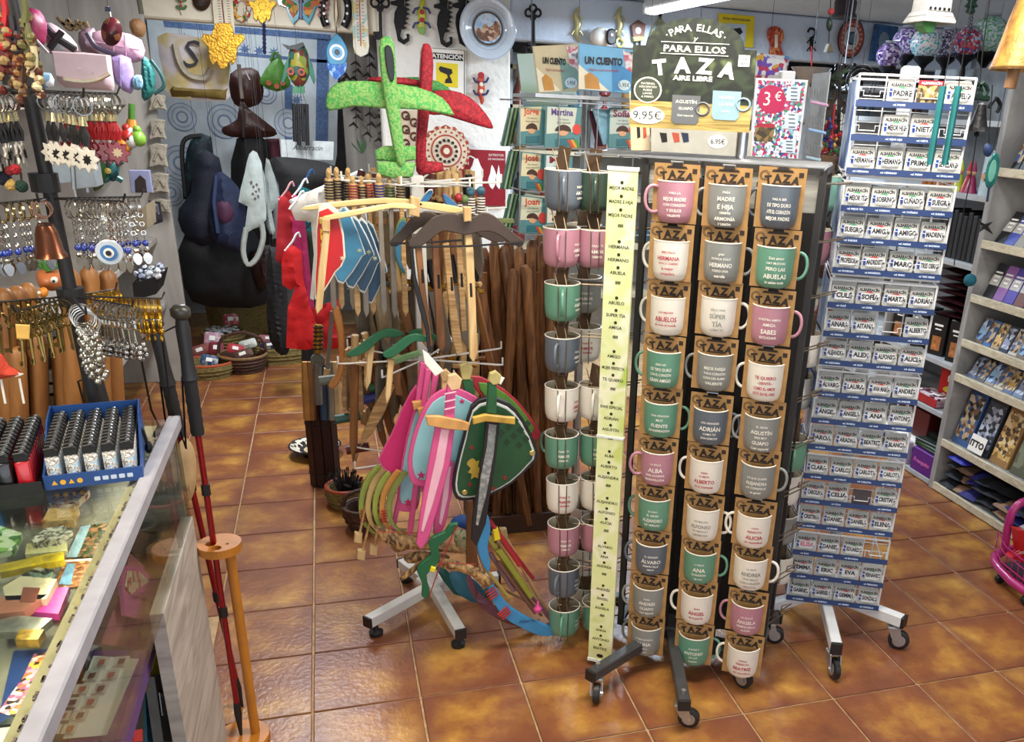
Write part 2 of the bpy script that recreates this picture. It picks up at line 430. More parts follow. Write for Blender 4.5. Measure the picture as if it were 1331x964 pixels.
# ================= MUG RACK =================
MR = radians(-34); MO = Vector((.985, 2.169, 0)); MT = Matrix.Translation(MO) @ Matrix.Rotation(MR, 4, 'Z')
def ML(x, y, z): return MT @ Vector((x, y, z))
BLK = mat('#1d1c1d', .45); GRY = mat('#4a4a4c', .45, .3); CHR = mat('#c9c9cc', .18, 1); CARD = mat('#a8804d', .8, var=.10, ns=40)
WIRE = mat('#2a2725', .4, .4); SILV = mat('#b9bbbd', .3, .8)
def caster(loc, rz, metal, parent, r=.032):
    c = part('caster', M().box((0, 0, r*2+.012), (.045, .04, .01), b=.003), metal, parent, loc=loc, rot=(0, 0, rz))
    m = M()
    for s in (-1, 1): m.prism([(-.02, r*2+.01), (.02, r*2+.01), (.034, r*.9), (.022, r*.7), (-.004, r*1.3)], .003, T=Matrix.Translation((0, s*.017, 0)))
    m.tube([(.022, -.02, r), (.022, .02, r)], .005); m.tube([(0, 0, r*2+.01), (0, 0, r*2+.03)], .008, 8)
    part('fork', m, metal, c)
    m = M(); m.lathe([(.004, -.011), (r*.8, -.011), (r, -.008), (r, .008), (r*.8, .011), (.004, .011)], 16, Matrix.Translation((.022, 0, r)) @ Matrix.Rotation(pi/2, 4, 'X'))
    part('wheel', m, BLK, c, smooth=True)
    m = M(); m.lathe([(.001, -.0125), (r*.62, -.0125), (r*.62, .0125), (.001, .0125)], 12, Matrix.Translation((.022, 0, r)) @ Matrix.Rotation(pi/2, 4, 'X'))
    part('hub', m, SILV, c)
    return c
rack = thing('mug_rack', 'tall dark wire display rack on grey castors, hung with enamel mugs', 'display rack', MO, MR)
m = M()
for lx in (-.235, .235):
    for ly in (.075, .30): m.box((lx, ly, .82), (.018, .018, 1.46))
for lx in (-.085, .075): m.box((lx, .075, .80), (.016, .012, 1.42))
for z in (.10, 1.545):
    m.box((0, .075, z), (.47, .018, .018)); m.box((0, .30, z), (.47, .018, .018))
    for lx in (-.235, .235): m.box((lx, .19, z), (.018, .23, .018))
part('frame', m, mat('#3a3836', .5, .3), rack)
m = M(); m.box((0, .165, .80), (.44, .006, 1.42)); part('back_board', m, mat('#26221f', .7), rack)
for k in range(3):
    part('header_board', M().box((-.157+.157*k, .082, 1.50), (.15, .008, .12), b=.002), wood('#8d8b82', '#b8b6ab', (3, 3, 60), .6, key='grey_board'), rack)
mt = M()
for k in range(2): txt(mt, 'AIRE LIBRE', .012, -.08+.165*k, 1.535, .076)
part('lettering', mt, mat('#35342f', .7, var=0), rack)
# wire prongs on both sides
WR = M()
for i in range(10):
    z = 1.51-.151*i
    for sx in (-1, 1):
        for dy in (-.02, .02):
            yy = (.045 if sx < 0 else .27)+dy
            WR.tube([(sx*.235, .16+dy, z), (sx*.30, yy+.02, z), (sx*(.44 if sx < 0 else .27), yy, z-.004)], .0022, 5)
        WR.tube([(sx*(.44 if sx < 0 else .27), (.045 if sx < 0 else .27)-.02, z-.004), (sx*(.44 if sx < 0 else .27), (.045 if sx < 0 else .27)+.02, z-.004)], .0022, 5)
part('wire_prongs', WR, mat('#8a7a64', .35, .8), rack, stuff=True)
m = M(); z = 1.553
for ly in (.02, .08, .14, .22, .30): m.tube([(-.42, ly+.02, z), (-.24, ly, z+.004), (.24, ly, z+.004)], .0035, 6)
for lx in (-.42, -.30, -.24, -.08, .08, .24): m.tube([(lx, .02, z), (lx, .31, z)], .003, 6)
part('top_grid', m, SILV, rack)
m = M(); m.tube([(0, .19, .1), (0, .19, 1.72)], .016, 12); part('pole', m, CHR, rack, smooth=True)
# base: hub, arms, castors (world places turned into the rack's own frame)
inv = MT.inverted()
hub = inv @ Vector((.985, 2.30, .095))
for wx, wy, rz in ((.655, 2.10, 190), (.878, 1.90, 250), (1.15, 2.05, 305), (1.37, 2.27, 350), (1.12, 2.72, 70), (.78, 2.66, 120)):
    e = inv @ Vector((wx, wy, .095)); d = (e-hub); L = d.length; a = atan2(d.y, d.x)
    arm = part('base_leg', M().box((L/2, 0, 0), (L, .035, .035), b=.003), GRY, rack, loc=hub, rot=(0, 0, a))
    part('end_cap', M().box((L+.003, 0, 0), (.01, .037, .037), b=.002), BLK, arm)
    m = M(); m.tube([(L-.03, 0, .015), (L-.03, 0, .03)], .007, 6); part('bolt', m, SILV, arm)
    caster(Vector(e)-Vector((0, 0, .095))-d.normalized()*.03, a+random.uniform(-1.4, 1.4), SILV, rack)
m = M(); m.box((hub.x, hub.y, hub.z), (.09, .09, .045), b=.006); part('hub_block', m, GRY, rack)
# header sign (flat printed board)
SGO = ML(-.118, .04, 1.628)
sg = thing('shop_sign', 'black arched board reading TAZA AIRE LIBRE with a 9,95€ price, above the mug rack', 'sign', SGO, radians(-24)); sg.scale = (1, 1, .85)
w2, h2 = .155, .225
arch = [(-w2, 0), (w2, 0), (w2, h2)]+[(w2*.80*cos(pi*k/12), h2+.0+.078*sin(pi*k/12)) for k in range(0, 13)]+[(-w2, h2)]
BD = speckle(['#0e110a', '#151a0f', '#28321e', '#12150d', '#1d2416', '#566238'], 14, .5, 'noise', key='leafy_print')
part('board', M().prism(arch, .006), BD, sg)
wd = M().prism([(-w2, .0), (w2, .0), (w2, .075), (-w2, .075)], .0012, -.0036); part('printed_planks', wd, wood('#7d6a33', '#c0a560', (6, 6, 70), .5), sg)
m = M().prism(circ(.045, 24, (-.11, .035), .55), .001, -.0048); part('price_patch', m, mat('#f3efe4', .5, var=0), sg)
m = M(); txt(m, '9,95€', .032, -.11, .024, -.0058, width=.075); part('price', m, mat('#1a1a1a', .6, var=0), sg)
m = M(); y = -.0045
for i, ch in enumerate('·PARA ELLAS·'):
    a = radians(124-i*6.2*1.0); T = Matrix.Translation((.12*cos(a)+.0, y, .148+.12*sin(a))) @ Matrix.Rotation(-(a-pi/2), 4, 'Y')
    if ch != ' ': txt(m, ch, .026, T=T, bold=.01)
txt(m, 'y', .022, 0, .241, y, shear=.3); txt(m, 'PARA ELLOS', .024, 0, .212, y, bold=.02, width=-.155)
for zz in (.236, .205):
    m.prism([(-.085, zz), (.085, zz), (.085, zz+.0016), (-.085, zz+.0016)], .0008, y)
for i, ch in enumerate('TAZA'):
    zz = .158-.004*abs(i-1.5)**2; T = Matrix.Translation((-.082+.055*i, y, zz)) @ Matrix.Rotation(radians((-1.5+i)*6), 4, 'Y')
    txt(m, ch, .056, T=T, bold=.045, sx=.95)
txt(m, 'AIRE LIBRE', .018, 0, .136, y, bold=.03, width=-.10)
part('lettering', m, mat('#eeeae0', .6, var=0), sg)
m = M(); m.prism(circ(.036, 24, (-.112, .105)), .0008, -.0042); part('round_seal', m, mat('#cfcdbf', .6, var=0), sg)
m = M(); m.prism(circ(.032, 24, (-.112, .105)), .0008, -.0050)
part('seal_centre', m, mat('#3a3f30', .6, var=0), sg)
m = M()
for q, (s_, zz) in enumerate((('MATERIAL', .120), ('ACERO ESMALTADO', .111), ('PUEDE', .102), ('LAVAR', .093), ('A MANO', .084))): txt(m, s_, .008, -.112, zz, -.0056, width=.045)
part('seal_lettering', m, mat('#e8e6da', .6, var=0), sg)
m = M(); m.prism(rrect(.028, .03, .001, c=(.125, .195)), .0008, -.0042); part('logo_patch', m, mat('#efeee8', .6, var=0), sg)
m = M(); txt(m, 'H&', .013, .125, .197, -.0052); txt(m, '&H', .013, .125, .184, -.0052); part('logo_lettering', m, mat('#20201e', .6, var=0), sg)
for cx_, cz_, col, ls in ((-.012, .055, '#5a5c5e', ('AGUSTÍN', 'GUAPO', 'Casi especial')), (.09, .072, '#7f9ba3', ('NURIA', 'LA MÁS', 'bonita'))):
    m = M(); m.prism([(cx_-.036, cz_+.04), (cx_-.035, cz_-.03), (cx_-.027, cz_-.04), (cx_+.027, cz_-.04), (cx_+.035, cz_-.03), (cx_+.036, cz_+.04)], .001, -.0052)
    m.torus((cx_+.043, -.0052, cz_+.005), .017, .003); part('printed_mug', m, mat(col, .5, var=.05), sg)
    m = M()
    for q, s_ in enumerate(ls): txt(m, s_, (.013, .011, .008)[q], cx_, cz_+.018-.018*q, -.0064, width=.055)
    part('mug_lettering', m, mat('#e8ead8', .6, var=0), sg)
# strip of names
sp = thing('name_strip', 'tall pale green strip of printed names at the left corner of the mug rack', 'sign', ML(-.262, -.055, .018), MR)
part('panel', M().prism([(-.039, 0), (.039, 0), (.039, 1.515), (-.039, 1.515)], .012), speckle(['#cbd77a', '#e6ebb4', '#dfe6a0', '#f1efcf', '#b9cf62'], 9, .35, 'noise', key='pale_green_print'), sp)
for z, h_ in ((.005, .01), (1.51, .01), (.775, .006)): part('clear_clip', M().box((0, 0, z), (.082, .016, h_)), mat('#e9eef0', .2, var=0), sp)
NM = [['MEJOR MADRE', 'MADRE E HIJA', 'MEJOR PADRE'], ['HERMANA', 'HERMANO', 'ABUELA'], ['ABUELO', 'SUPER TÍA', 'AMIGA'], ['AMIGO', 'MUJER PERFECTA', 'TE QUIERO'], ['EHHS ESPECIAL', 'ADRIÁN', 'AGUSTÍN'], ['ALBA', 'ALBERTO', 'ALEJANDRA'], ['ALEJANDRO', 'ALFONSO', 'ALICIA'], ['ÁLVARO', 'ANA', 'ANDREA'], ['ANDRÉS', 'ÁNGEL', 'ÁNGELA'], ['ANNA', 'ANTONIO', 'BEATRIZ']]
m = M()
for gi, g in enumerate(NM):
    for q, s_ in enumerate(g):
        z = 1.470-.149*gi-.034*q
        txt(m, s_, .012, 0, z-.012, -.0065, bold=.02, width=.066); m.prism(circ(.0045, 10, (0, z+.006)), .0008, -.0064)
    for k in range(5): m.prism([(-.006+.003*k, z-.038), (-.004+.003*k, z-.038), (-.003+.003*k, z-.030), (-.005+.003*k, z-.030)], .0006, -.0064)
part('lettering', m, mat('#2b3016', .6, var=0), sp)
part('small_badge', M().prism(circ(.011, 16, (0, .025), .6), .001, -.0068), BLK, sp)

MC = {'slate': '#626b75', 'grey': '#8b8d88', 'pink': '#b98290', 'green': '#65987f', 'white': '#ece6d8', 'mint': '#93c6b5', 'dgreen': '#35483c', 'olive': '#6d6a5a'}
R_, H_ = .0515, .104
def mug_parts(t, col, hs, lines, ink, wrap=0):
    "body open at the top with a pale inside; handle at angle hs (degrees, 0 = +x)"
    c = mat(MC[col], .32, coat=.3, var=.03)
    prof = [(.002, 0), (.036, 0), (.045, .007), (.049, .022), (.0505, .045), (R_, H_)]
    part('mug_body', M().lathe(prof, 24), c, t, smooth=True)
    part('inside', M().lathe([(R_-.002, H_), (.0485, .045), (.045, .02), (.03, .006), (.002, .005)], 24), mat('#d8cfb6', .4), t, smooth=True)
    part('rim', M().torus((0, 0, H_), R_-.0008, .0018, 24, 5, axis='z'), mat('#efe9da', .3, var=0), t, smooth=True)
    a = radians(hs); m = M()
    pts = [(R_-.006, .086), (R_+.012, .090), (R_+.026, .080), (R_+.031, .058), (R_+.026, .036), (R_+.012, .024), (R_-.006, .026)]
    m.tube([(r*cos(a), r*sin(a), z) for r, z in smooth_poly(pts, 3, False)], .0045, 8)
    part('handle', m, c, t, smooth=True)
    if lines:
        m = M(); n = len(lines); tot = sum(l[1] for l in lines)+.004*(n-1); z = .05+tot/2
        for s_, sz in lines:
            z -= sz; txt(m, s_, sz, 0, z, 0, R=R_+.0012, bold=.02, width=.062, T=Matrix.Rotation(radians(wrap), 4, 'Z')); z -= .004
        part('print', m, mat(ink, .6, var=0), t)
_cardm = {}
def card(t, y=-.014, lab=None):
    if not _cardm:
        m = M(); m.prism([(-.060, -.001), (.060, -.001), (.060, .146), (.014, .146), (.014, .140), (-.014, .140), (-.014, .146), (-.060, .146)], .0016)
        _cardm['c'] = mesh_of('card', m, CARD)
        m = M()
        for i, ch in enumerate('TAZA'):
            T = Matrix.Translation((-.033+.022*i, -.0012, -.0+.1105-.002*abs(i-1.5)**2)) @ Matrix.Rotation(radians(-9+6*i), 4, 'Y'); txt(m, ch, .027, T=T, bold=.06)
        m.prism([(-.028, .1345), (.028, .1345), (.024, .1405), (-.024, .1405)], .0004, -.0012)
        for r in (.012, .009):
            for k in range(16):
                a = 2*pi*k/16; m.box((-.044+r*cos(a), -.0012, -.010+.135+r*sin(a)), (.0022, .0005, .0022))
        m.box((.047, -.0012, .130), (.012, .0005, .012)); m.box((0, -.0012, .106), (.05, .0005, .0035))
        _cardm['p'] = mesh_of('card_print', m, mat('#2d2118', .7, var=0))
        m = M(); m.tube([(-.014, 0, .145), (-.016, -.006, .151), (.016, -.006, .151), (.014, 0, .145)], .0022, 6)
        _cardm['h'] = mesh_of('hook_clip', m, SILV)
    part('card', _cardm['c'], None, t, loc=(0, y, 0)); part('card_print', _cardm['p'], None, t, loc=(0, y, 0)); part('hook_clip', _cardm['h'], None, t, loc=(0, y, 0))
W_, G_, RD = '#e9e4d6', '#8b8b85', '#b02640'
def L(*a): return [(s, z) for s, z in zip(a[::2], a[1::2])]
FR = [
 [('pink', 200, L('PARA LA', .008, 'MEJOR MADRE', .013, 'CON CORAZÓN', .009, 'Y DULCE', .010, 'VALIENTE', .008)), ('white', 175, L('ERES ÚNICA', .007, 'HERMANA', .014, 'NUNCA CAMBIES', .007, 'la mejor', .010, 'compañera', .009)), ('white', 175, L('LOS MEJORES', .007, 'ABUELOS', .018, 'de todo el mundo', .009)), ('green', 185, L('ERES ASÍ', .008, 'DE TIPO DURO', .012, 'CON EL CORAZÓN', .010, 'GRAN AMIGO', .013)), ('green', 0, L('UNA PERSONA', .008, 'MUY', .010, 'FUENTE', .014, 'DE INSPIRACIÓN', .009)), ('pink', 200, L('LA BELLA', .008, 'ALBA', .018, 'ERES SONRISA', .009, 'MARAVILLOSA', .009)), ('green', 180, L('ES UNO', .008, 'EL GRAN', .009, 'ALEJANDRO', .014, 'DE VERDAD', .009)), ('slate', 185, L('EL GRANDE', .008, 'ÁLVARO', .016, 'SIEMPRE FELIZ', .008, 'AMIGO', .007)), ('grey', 190, L('PARA', .008, 'ANDRÉS', .014, 'GUAPO', .013, 'Casi especial', .009)), ('grey', 175, L('LA MÁS BONITA', .008, 'ANNA', .016, 'dulce y', .009, 'sincera', .008))],
 [('grey', 180, L('PARA', .008, 'MADRE', .014, 'E HIJA', .016, 'SIEMPRE', .008, 'ARMONÍA', .012, 'Y UNIÓN', .008)), ('grey', 0, L('gran', .009, 'NUNCA SOLO', .008, 'HERMANO', .015, 'TODO UNA', .008, 'estrella', .010)), ('white', 0, L('SÓLO UNA', .008, 'SÚPER', .016, 'TÍA', .018, 'COMO TÚ', .008), ), ('grey', 180, L('MEJOR PAREJA', .012, 'TODO CORAZÓN', .009, 'CON UN ALMA', .009, 'VALIENTE', .011)), ('slate', 0, L('LOS GRANDES', .008, 'ADRIÁN', .017, 'COMO TÚ', .008, 'SON ÚNICOS', .008)), ('white', 180, L('PARA', .008, 'EL MEJOR', .007, 'ALBERTO', .015, 'te lo mereces', .010)), ('white', 0, L('UN MILLÓN', .008, 'ALFONSO', .015, 'DE AMIGOS Y', .008, 'GENEROSO', .009)), ('green', 0, L('LA MEJOR', .007, 'ANA', .018, 'CORAZÓN', .009, 'de oro', .009)), ('white', 180, L('GRAN', .007, 'ÁNGEL', .016, 'de la guarda', .009)), ('green', 0, L('ALEGRE Y', .008, 'ANTONIO', .015, 'DE LOS', .008, 'buenos', .009))],
 [('slate', 180, L('VAS A SER', .008, 'DE TIPO DURO', .012, 'ATE EL CORAZÓN', .012, 'MEJOR PADRE', .012)), ('green', 0, L('Sois amor', .010, 'HAY MUCHAS', .008, 'PERO LAS', .012, 'ABUELAS', .016, 'lo saben todo', .009)), ('pink', 0, L('NUESTRA AMIGA', .008, 'AMIGA', .011, 'SABES', .016, 'ESCUCHAR', .009)), ('white', 180, L('TE QUIERO', .012, '–SIENTE–', .010, 'COMO EL AMOR', .012, 'ESTÁ EN EL AIRE', .010)), ('grey', 180, L('EL GRAN', .008, 'AGUSTÍN', .015, 'ERES MUY', .008, 'GUAPO', .014, 'Casi especial', .010)), ('grey', 0, L('LO QUE QUIERE', .008, 'ALEJANDRA', .013, 'LO CONSIGUE', .009, 'es genial', .009)), ('white', 180, L('TODO', .007, 'PERFECTO', .009, 'ALICIA', .016, 'ser maravilloso', .009)), ('white', 0, L('LA GRAN', .007, 'ANDREA', .017, 'UNA BELLA', .009, 'CON CORAZÓN', .009, 'PERSONA', .009)), ('pink', 180, L('LA DULCE', .008, 'ÁNGELA', .015, 'SIEMPRE BELLA', .009, 'ALEGRE', .008)), ('white', 180, L('CREADA', .007, 'PERFECTA', .009, 'BEATRIZ', .015, 'ser maravilloso', .009))]]
ROWN = ['top row', 'second row', 'third row', 'fourth row', 'fifth row', 'sixth row', 'seventh row', 'eighth row', 'ninth row', 'bottom row']
CN = ['left column', 'middle column', 'right column']
CW = {'slate': 'slate blue', 'grey': 'grey', 'pink': 'dusty pink', 'green': 'green', 'white': 'white', 'mint': 'mint green', 'dgreen': 'dark green', 'olive': 'olive grey'}
DZ = [[0, .0, .0, 0, 0, .0, -.0, .0, .0, .0], [0, .012, .02, .015, .0, .0, -.01, .0, .012, .01], [.012, .012, .008, .0, .0, .012, .0, .012, .0, .0]]
for c in range(3):
    for r in range(10):
        col, hs, ls = FR[c][r]
        z = 1.452-.1493*r-.052+DZ[c][r]*.6
        lx = -.130+.0003*r+c*(.1355+.0024*r)
        key = max(ls, key=lambda q: q[1])[0]
        if len(key) < 3: key = ls[1][0]
        t = thing('carded_mug', f'{CW[col]} mug printed {key} on brown card, {ROWN[r]} of the {CN[c]}', 'mug', ML(lx, random.uniform(-.004, .004), z), MR+radians(random.uniform(-3, 3)), 'carded mugs on the rack front')
        ink = W_ if col != 'white' else (RD if (c, r) not in ((1, 2), (1, 6), (2, 7)) else G_)
        mug_parts(t, col, hs, ls, ink, wrap=random.uniform(2, 9)); card(t)
# mugs hung on the prongs of the left side and of the right side
def side_mug(col, wx, wy, z, rz, hs, lab, grp, ls=None):
    t = thing('hanging_mug', lab, 'mug', (wx, wy, z), rz, grp)
    mug_parts(t, col, hs, ls or L('PARA TI', .009, 'AMOR', .013, 'SIEMPRE', .008), W_ if col != 'white' else RD, wrap=62 if hs > 200 else 8)
    m = M(); m.box((-.004, 0, .105), (.0016, .055, .115), Matrix.Rotation(radians(7), 4, 'Y') @ Matrix.Rotation(radians(35), 4, 'Z')); part('card', m, mat('#5f4730', .8), t)
    m = M(); m.tube([(-.03, -.015, .155), (-.012, -.051, .10), (-.010, -.0555, .0), (.012, -.0555, .0), (.012, -.051, .10), (.0, -.015, .155)], .0016, 5); part('wire_loop', m, mat('#6b5a45', .4, .6), t)
NL = ['slate', 'pink', 'green', 'slate', 'white', 'green', 'white', 'pink', 'slate', 'green']
for i, c_ in enumerate(NL):
    P = onz(*[(733, 247), (738, 330), (725, 390), (727, 460), (722, 522), (720, 583), (725, 642), (727, 695), (728, 750), (730, 801)][i], 1.46-.151*i)
    side_mug(c_, .617+.003*i+(P.x-.617)*.3, 2.42, 1.408-.151*i, radians(-14), (270, 262, 270, 255, 262, 140, 60, 100, 250, 262)[i], f'{CW[c_]} enamel mug, {ROWN[i]} of the outer column left of the green strip', 'mugs on the left side of the rack')
for i, c_ in ((0, 'dgreen'), (1, 'pink'), (4, 'white'), (5, 'green'), (6, 'white'), (7, 'pink'), (9, 'green')):
    side_mug(c_, .705+.007*i, 2.425, 1.405-.151*i, radians(-14), (270, 80, 60, 265, 262, 80, 80, 80, 80, 80)[i], f'{CW[c_]} enamel mug, {ROWN[i]} of the inner column, half behind the green strip', 'mugs on the left side of the rack')
for i, c_ in ((1, 'white'), (2, 'grey'), (3, 'white'), (7, 'white'), (8, 'white'), (9, 'white')):
    side_mug(c_, .712+.006*i, 2.555, 1.40-.151*i, radians(-14), 80, f'{CW[c_]} enamel mug, {ROWN[i]}, in shade behind the left side columns', 'mugs on the left side of the rack')
for i, c_, x, y in ((0, 'mint', 1.50, 2.56), (1, 'pink', 1.43, 2.46), (3, 'white', 1.40, 2.38), (4, 'white', 1.42, 2.42), (5, 'white', 1.33, 2.27), (6, 'white', 1.37, 2.34), (7, 'grey', 1.38, 2.35), (8, 'white', 1.385, 2.345)):
    side_mug('green' if (i == 5) else c_, x, y, 1.405-.151*i, radians(60), 190, f'{"green" if i == 5 else CW[c_]} enamel mug, {ROWN[i]} on the right side of the mug rack', 'mugs on the right side of the rack')
m = M()
for dx, dy in ((.0, 0), (.05, .09)):
    P0 = inv @ Vector((1.30+dx, 2.2+dy, .1)); P1 = inv @ Vector((1.30+dx, 2.2+dy, 1.5)); m.tube([P0, P1], .004, 6)
part('side_wires', m, BLK, rack)

# ================= NUMBER-PLATE RACK =================
PR = radians(-27); PO = Vector((1.62, 2.38, 0)); PT = Matrix.Translation(PO) @ Matrix.Rotation(PR, 4, 'Z')
WH = mat('#d9dbdc', .45, var=.03); BLUE = mat('#102e60', .55, var=.04)
pk = thing('number_plate_rack', 'white wire rack with blue strips holding souvenir number plates, on white castored base', 'display rack', PO, PR)
pinv = PT.inverted()
part('pole', M().tube([(0, .0, .08), (0, .0, 1.80)], .022, 12), WH, pk, smooth=True)
part('pole_cap', M().box((0, 0, 1.80), (.05, .05, .04), b=.006), WH, pk)
hubp = Vector((-.02, -.02, .115))
for k, (wx, wy, blk) in enumerate(((1.31, 2.30, 0), (1.45, 2.03, 1), (1.76, 2.12, 1), (1.80, 2.48, 0), (1.50, 2.66, 0))):
    e = pinv @ Vector((wx, wy, .115)); d = e-hubp; L_ = d.length; a = atan2(d.y, d.x)
    arm = part('base_leg', M().box((L_/2, 0, 0), (L_, .035, .04), b=.003), WH, pk, loc=hubp, rot=(0, 0, a))
    part('end_cap', M().box((L_+.004, 0, 0), (.012, .037, .042), b=.002), BLK if blk else WH, arm)
    caster(Vector((e.x, e.y, 0))-d.normalized()*.025, a+(-2.4, .25, .45, .5, 2)[k], SILV, pk, r=.036)
GW = M()
for T_ in range(6):
    zt = 1.788-.278*T_; zb = zt-.262
    x0, x1 = -.150, .156; yf, yb = -.150, .15
    b_ = part('tier_basket', M(), WH, pk); mm = M()
    for z in (zt, zb):
        mm.tube([(x0, yf, z), (x1, yf, z), (x1, yb, z), (x0, yb, z)], .0035, 6, closed=True)
    for x in (x0, x1):
        for y in (yf, yb): mm.tube([(x, y, zt), (x, y, zb)], .0035, 6)
    b_.data = mesh_of('tier_basket', mm, WH)
    mm = M()
    for k in range(5):
        x = x0+(x1-x0)*k/4
        if 0 < k < 4: mm.tube([(x, yf+.03, zt), (x, yf+.03, zb)], .0022, 5)
    for k in range(9): mm.tube([(x0+.0, yf+.035, zt-.03*k), (x1, yf+.035, zt-.03*k)], .0016, 4)
    for r in range(3):
        z0 = zt-.088*(r+1)+.012
        for c in range(4):
            xc = x0+.038+.0765*c
            mm.tube([(xc-.034, yf-.002, z0+.012), (xc-.034, yf-.002, z0+.035), (xc-.022, yf-.008, z0+.035), (xc-.022, yf-.008, z0+.022), (xc+.022, yf-.008, z0+.022), (xc+.022, yf-.008, z0+.035), (xc+.034, yf-.002, z0+.035), (xc+.034, yf-.002, z0+.012)], .0016, 5)
        s_ = part('label_strip', M().box(((x0+x1)/2, yf-.012, z0+.003), (x1-x0+.004, .003, .017), Matrix.Rotation(radians(-12), 4, 'X')), BLUE, pk)
    part('wire_grid', mm, WH, pk)
    part('side_panel', M().box((x0-.004, 0, (zt+zb)/2), (.003, .27, .235)), speckle(['#2a5591', '#2a5591', '#8fa9cb', '#dfe6ef'], 9, .4, 'noise', key='blue_print'), pk)
    m = M(); m.box((x1+.003, 0, (zt+zb)/2), (.002, .29, .012)); part('side_rail', m, WH, pk)
PN = [['', 'PADRE', '*', 'ABUELO'], ['', 'MEJOR HIJO', 'NIETA', ''], ['HERMANA', 'HERMANO', 'PRIMO', 'SEVILLANO'],
 ['MEJOR TÍO', 'SOBRINO', 'CUÑADO', 'SUEGRA'], ['SUEGRO', 'AMIGA', 'AMIGO', 'MADRINA'], ['PROFESORA', 'MADRIDISTA', 'MARC', 'TRES OBRAS'],
 ['CULÉ', 'SOFÍA', 'MARTA', 'ADRIÁN'], ['AINARA', 'AITANA', '', 'ALBERTO'], ['ALEJANDRA', 'ALEX', 'ALFONSO', 'ALICIA'],
 ['ÁLVARO', 'LAURA', 'ANA MARÍA', 'ANDRÉS'], ['ÁNGEL', 'ÁNGELA', 'ANA', 'ANTONIO'], ['AROA', 'ARIADNA', 'BEATRIZ', 'BLANCA'],
 ['CLARA', 'CARLOS', 'CARLOTA', 'CARLOTA '], ['CAROLINA', 'CELIA', '', 'CRISTIAN'], ['CRISTINA', 'DANIEL', 'DANIELA', 'ELENA'],
 ['ELISA', 'DANIEL ', 'EDUARDO', ''], ['EMMA', 'ERIC', 'EVA', 'FERNANDO'], ['GABRIEL', 'GABRIELA', 'GEMMA', 'GONZALO']]
_pm = {}
PW, PH = .0665, .059
def plate_base():
    m = M(); m.prism(rrect(PW, PH, .003, 2, (0, PH/2)), .0016); _pm['c'] = mesh_of('plate_card', m, mat('#b9b8b1', .6, var=.10))
    m = M(); m.prism(rrect(PW*.93, .022, .002, 2, (0, .032)), .0010, -.0012); _pm['n'] = mesh_of('number_plate', m, mat('#d3d3d1', .45, var=.02))
    m = M(); m.prism([(-PW*.45, .022), (-PW*.34, .022), (-PW*.34, .042), (-PW*.45, .042)], .0006, -.0019); _pm['b'] = mesh_of('blue_band', m, mat('#1d3f93', .4, var=0))
    m = M(); txt(m, 'ALBARRACÍN', .0120, 0, .0480, -.0010, bold=.05, width=-.058)
    txt(m, 'souvenir', .006, 0, .010, -.0010); m.prism([(-.02, .005), (.02, .005), (.02, .006), (-.02, .006)], .0004, -.0010); _pm['t'] = mesh_of('town_lettering', m, mat('#26262a', .6, var=0))
    for i, c_ in enumerate(('#3f9a62', '#c7383b')):
        m = M(); m.prism([(-.014, .0435), (-.004, .0455), (.004, .043), (.014, .0445), (.006, .0475), (-.006, .0475)], .0004, -.0019); _pm['g%d' % i] = mesh_of('small_emblem', m, mat(c_, .6, var=0))
plate_base()
for R6 in range(18):
    T_, r = divmod(R6, 3); z0 = 1.788-.278*T_-.088*(r+1)+.012; m = M()
    for c in range(4):
        if PN[R6][c].strip('* '): txt(m, 'ref. '+PN[R6][c].strip(), .007, -.112+.0765*c, -.003, -.0018, bold=.03, width=.045)
    part('strip_lettering', m, mat('#c9d6ea', .5, var=0), pk, stuff=True, loc=(0, -.162, z0+.003), rot=(radians(-12), 0, 0))
ORD = ['first', 'second', 'third', 'fourth']
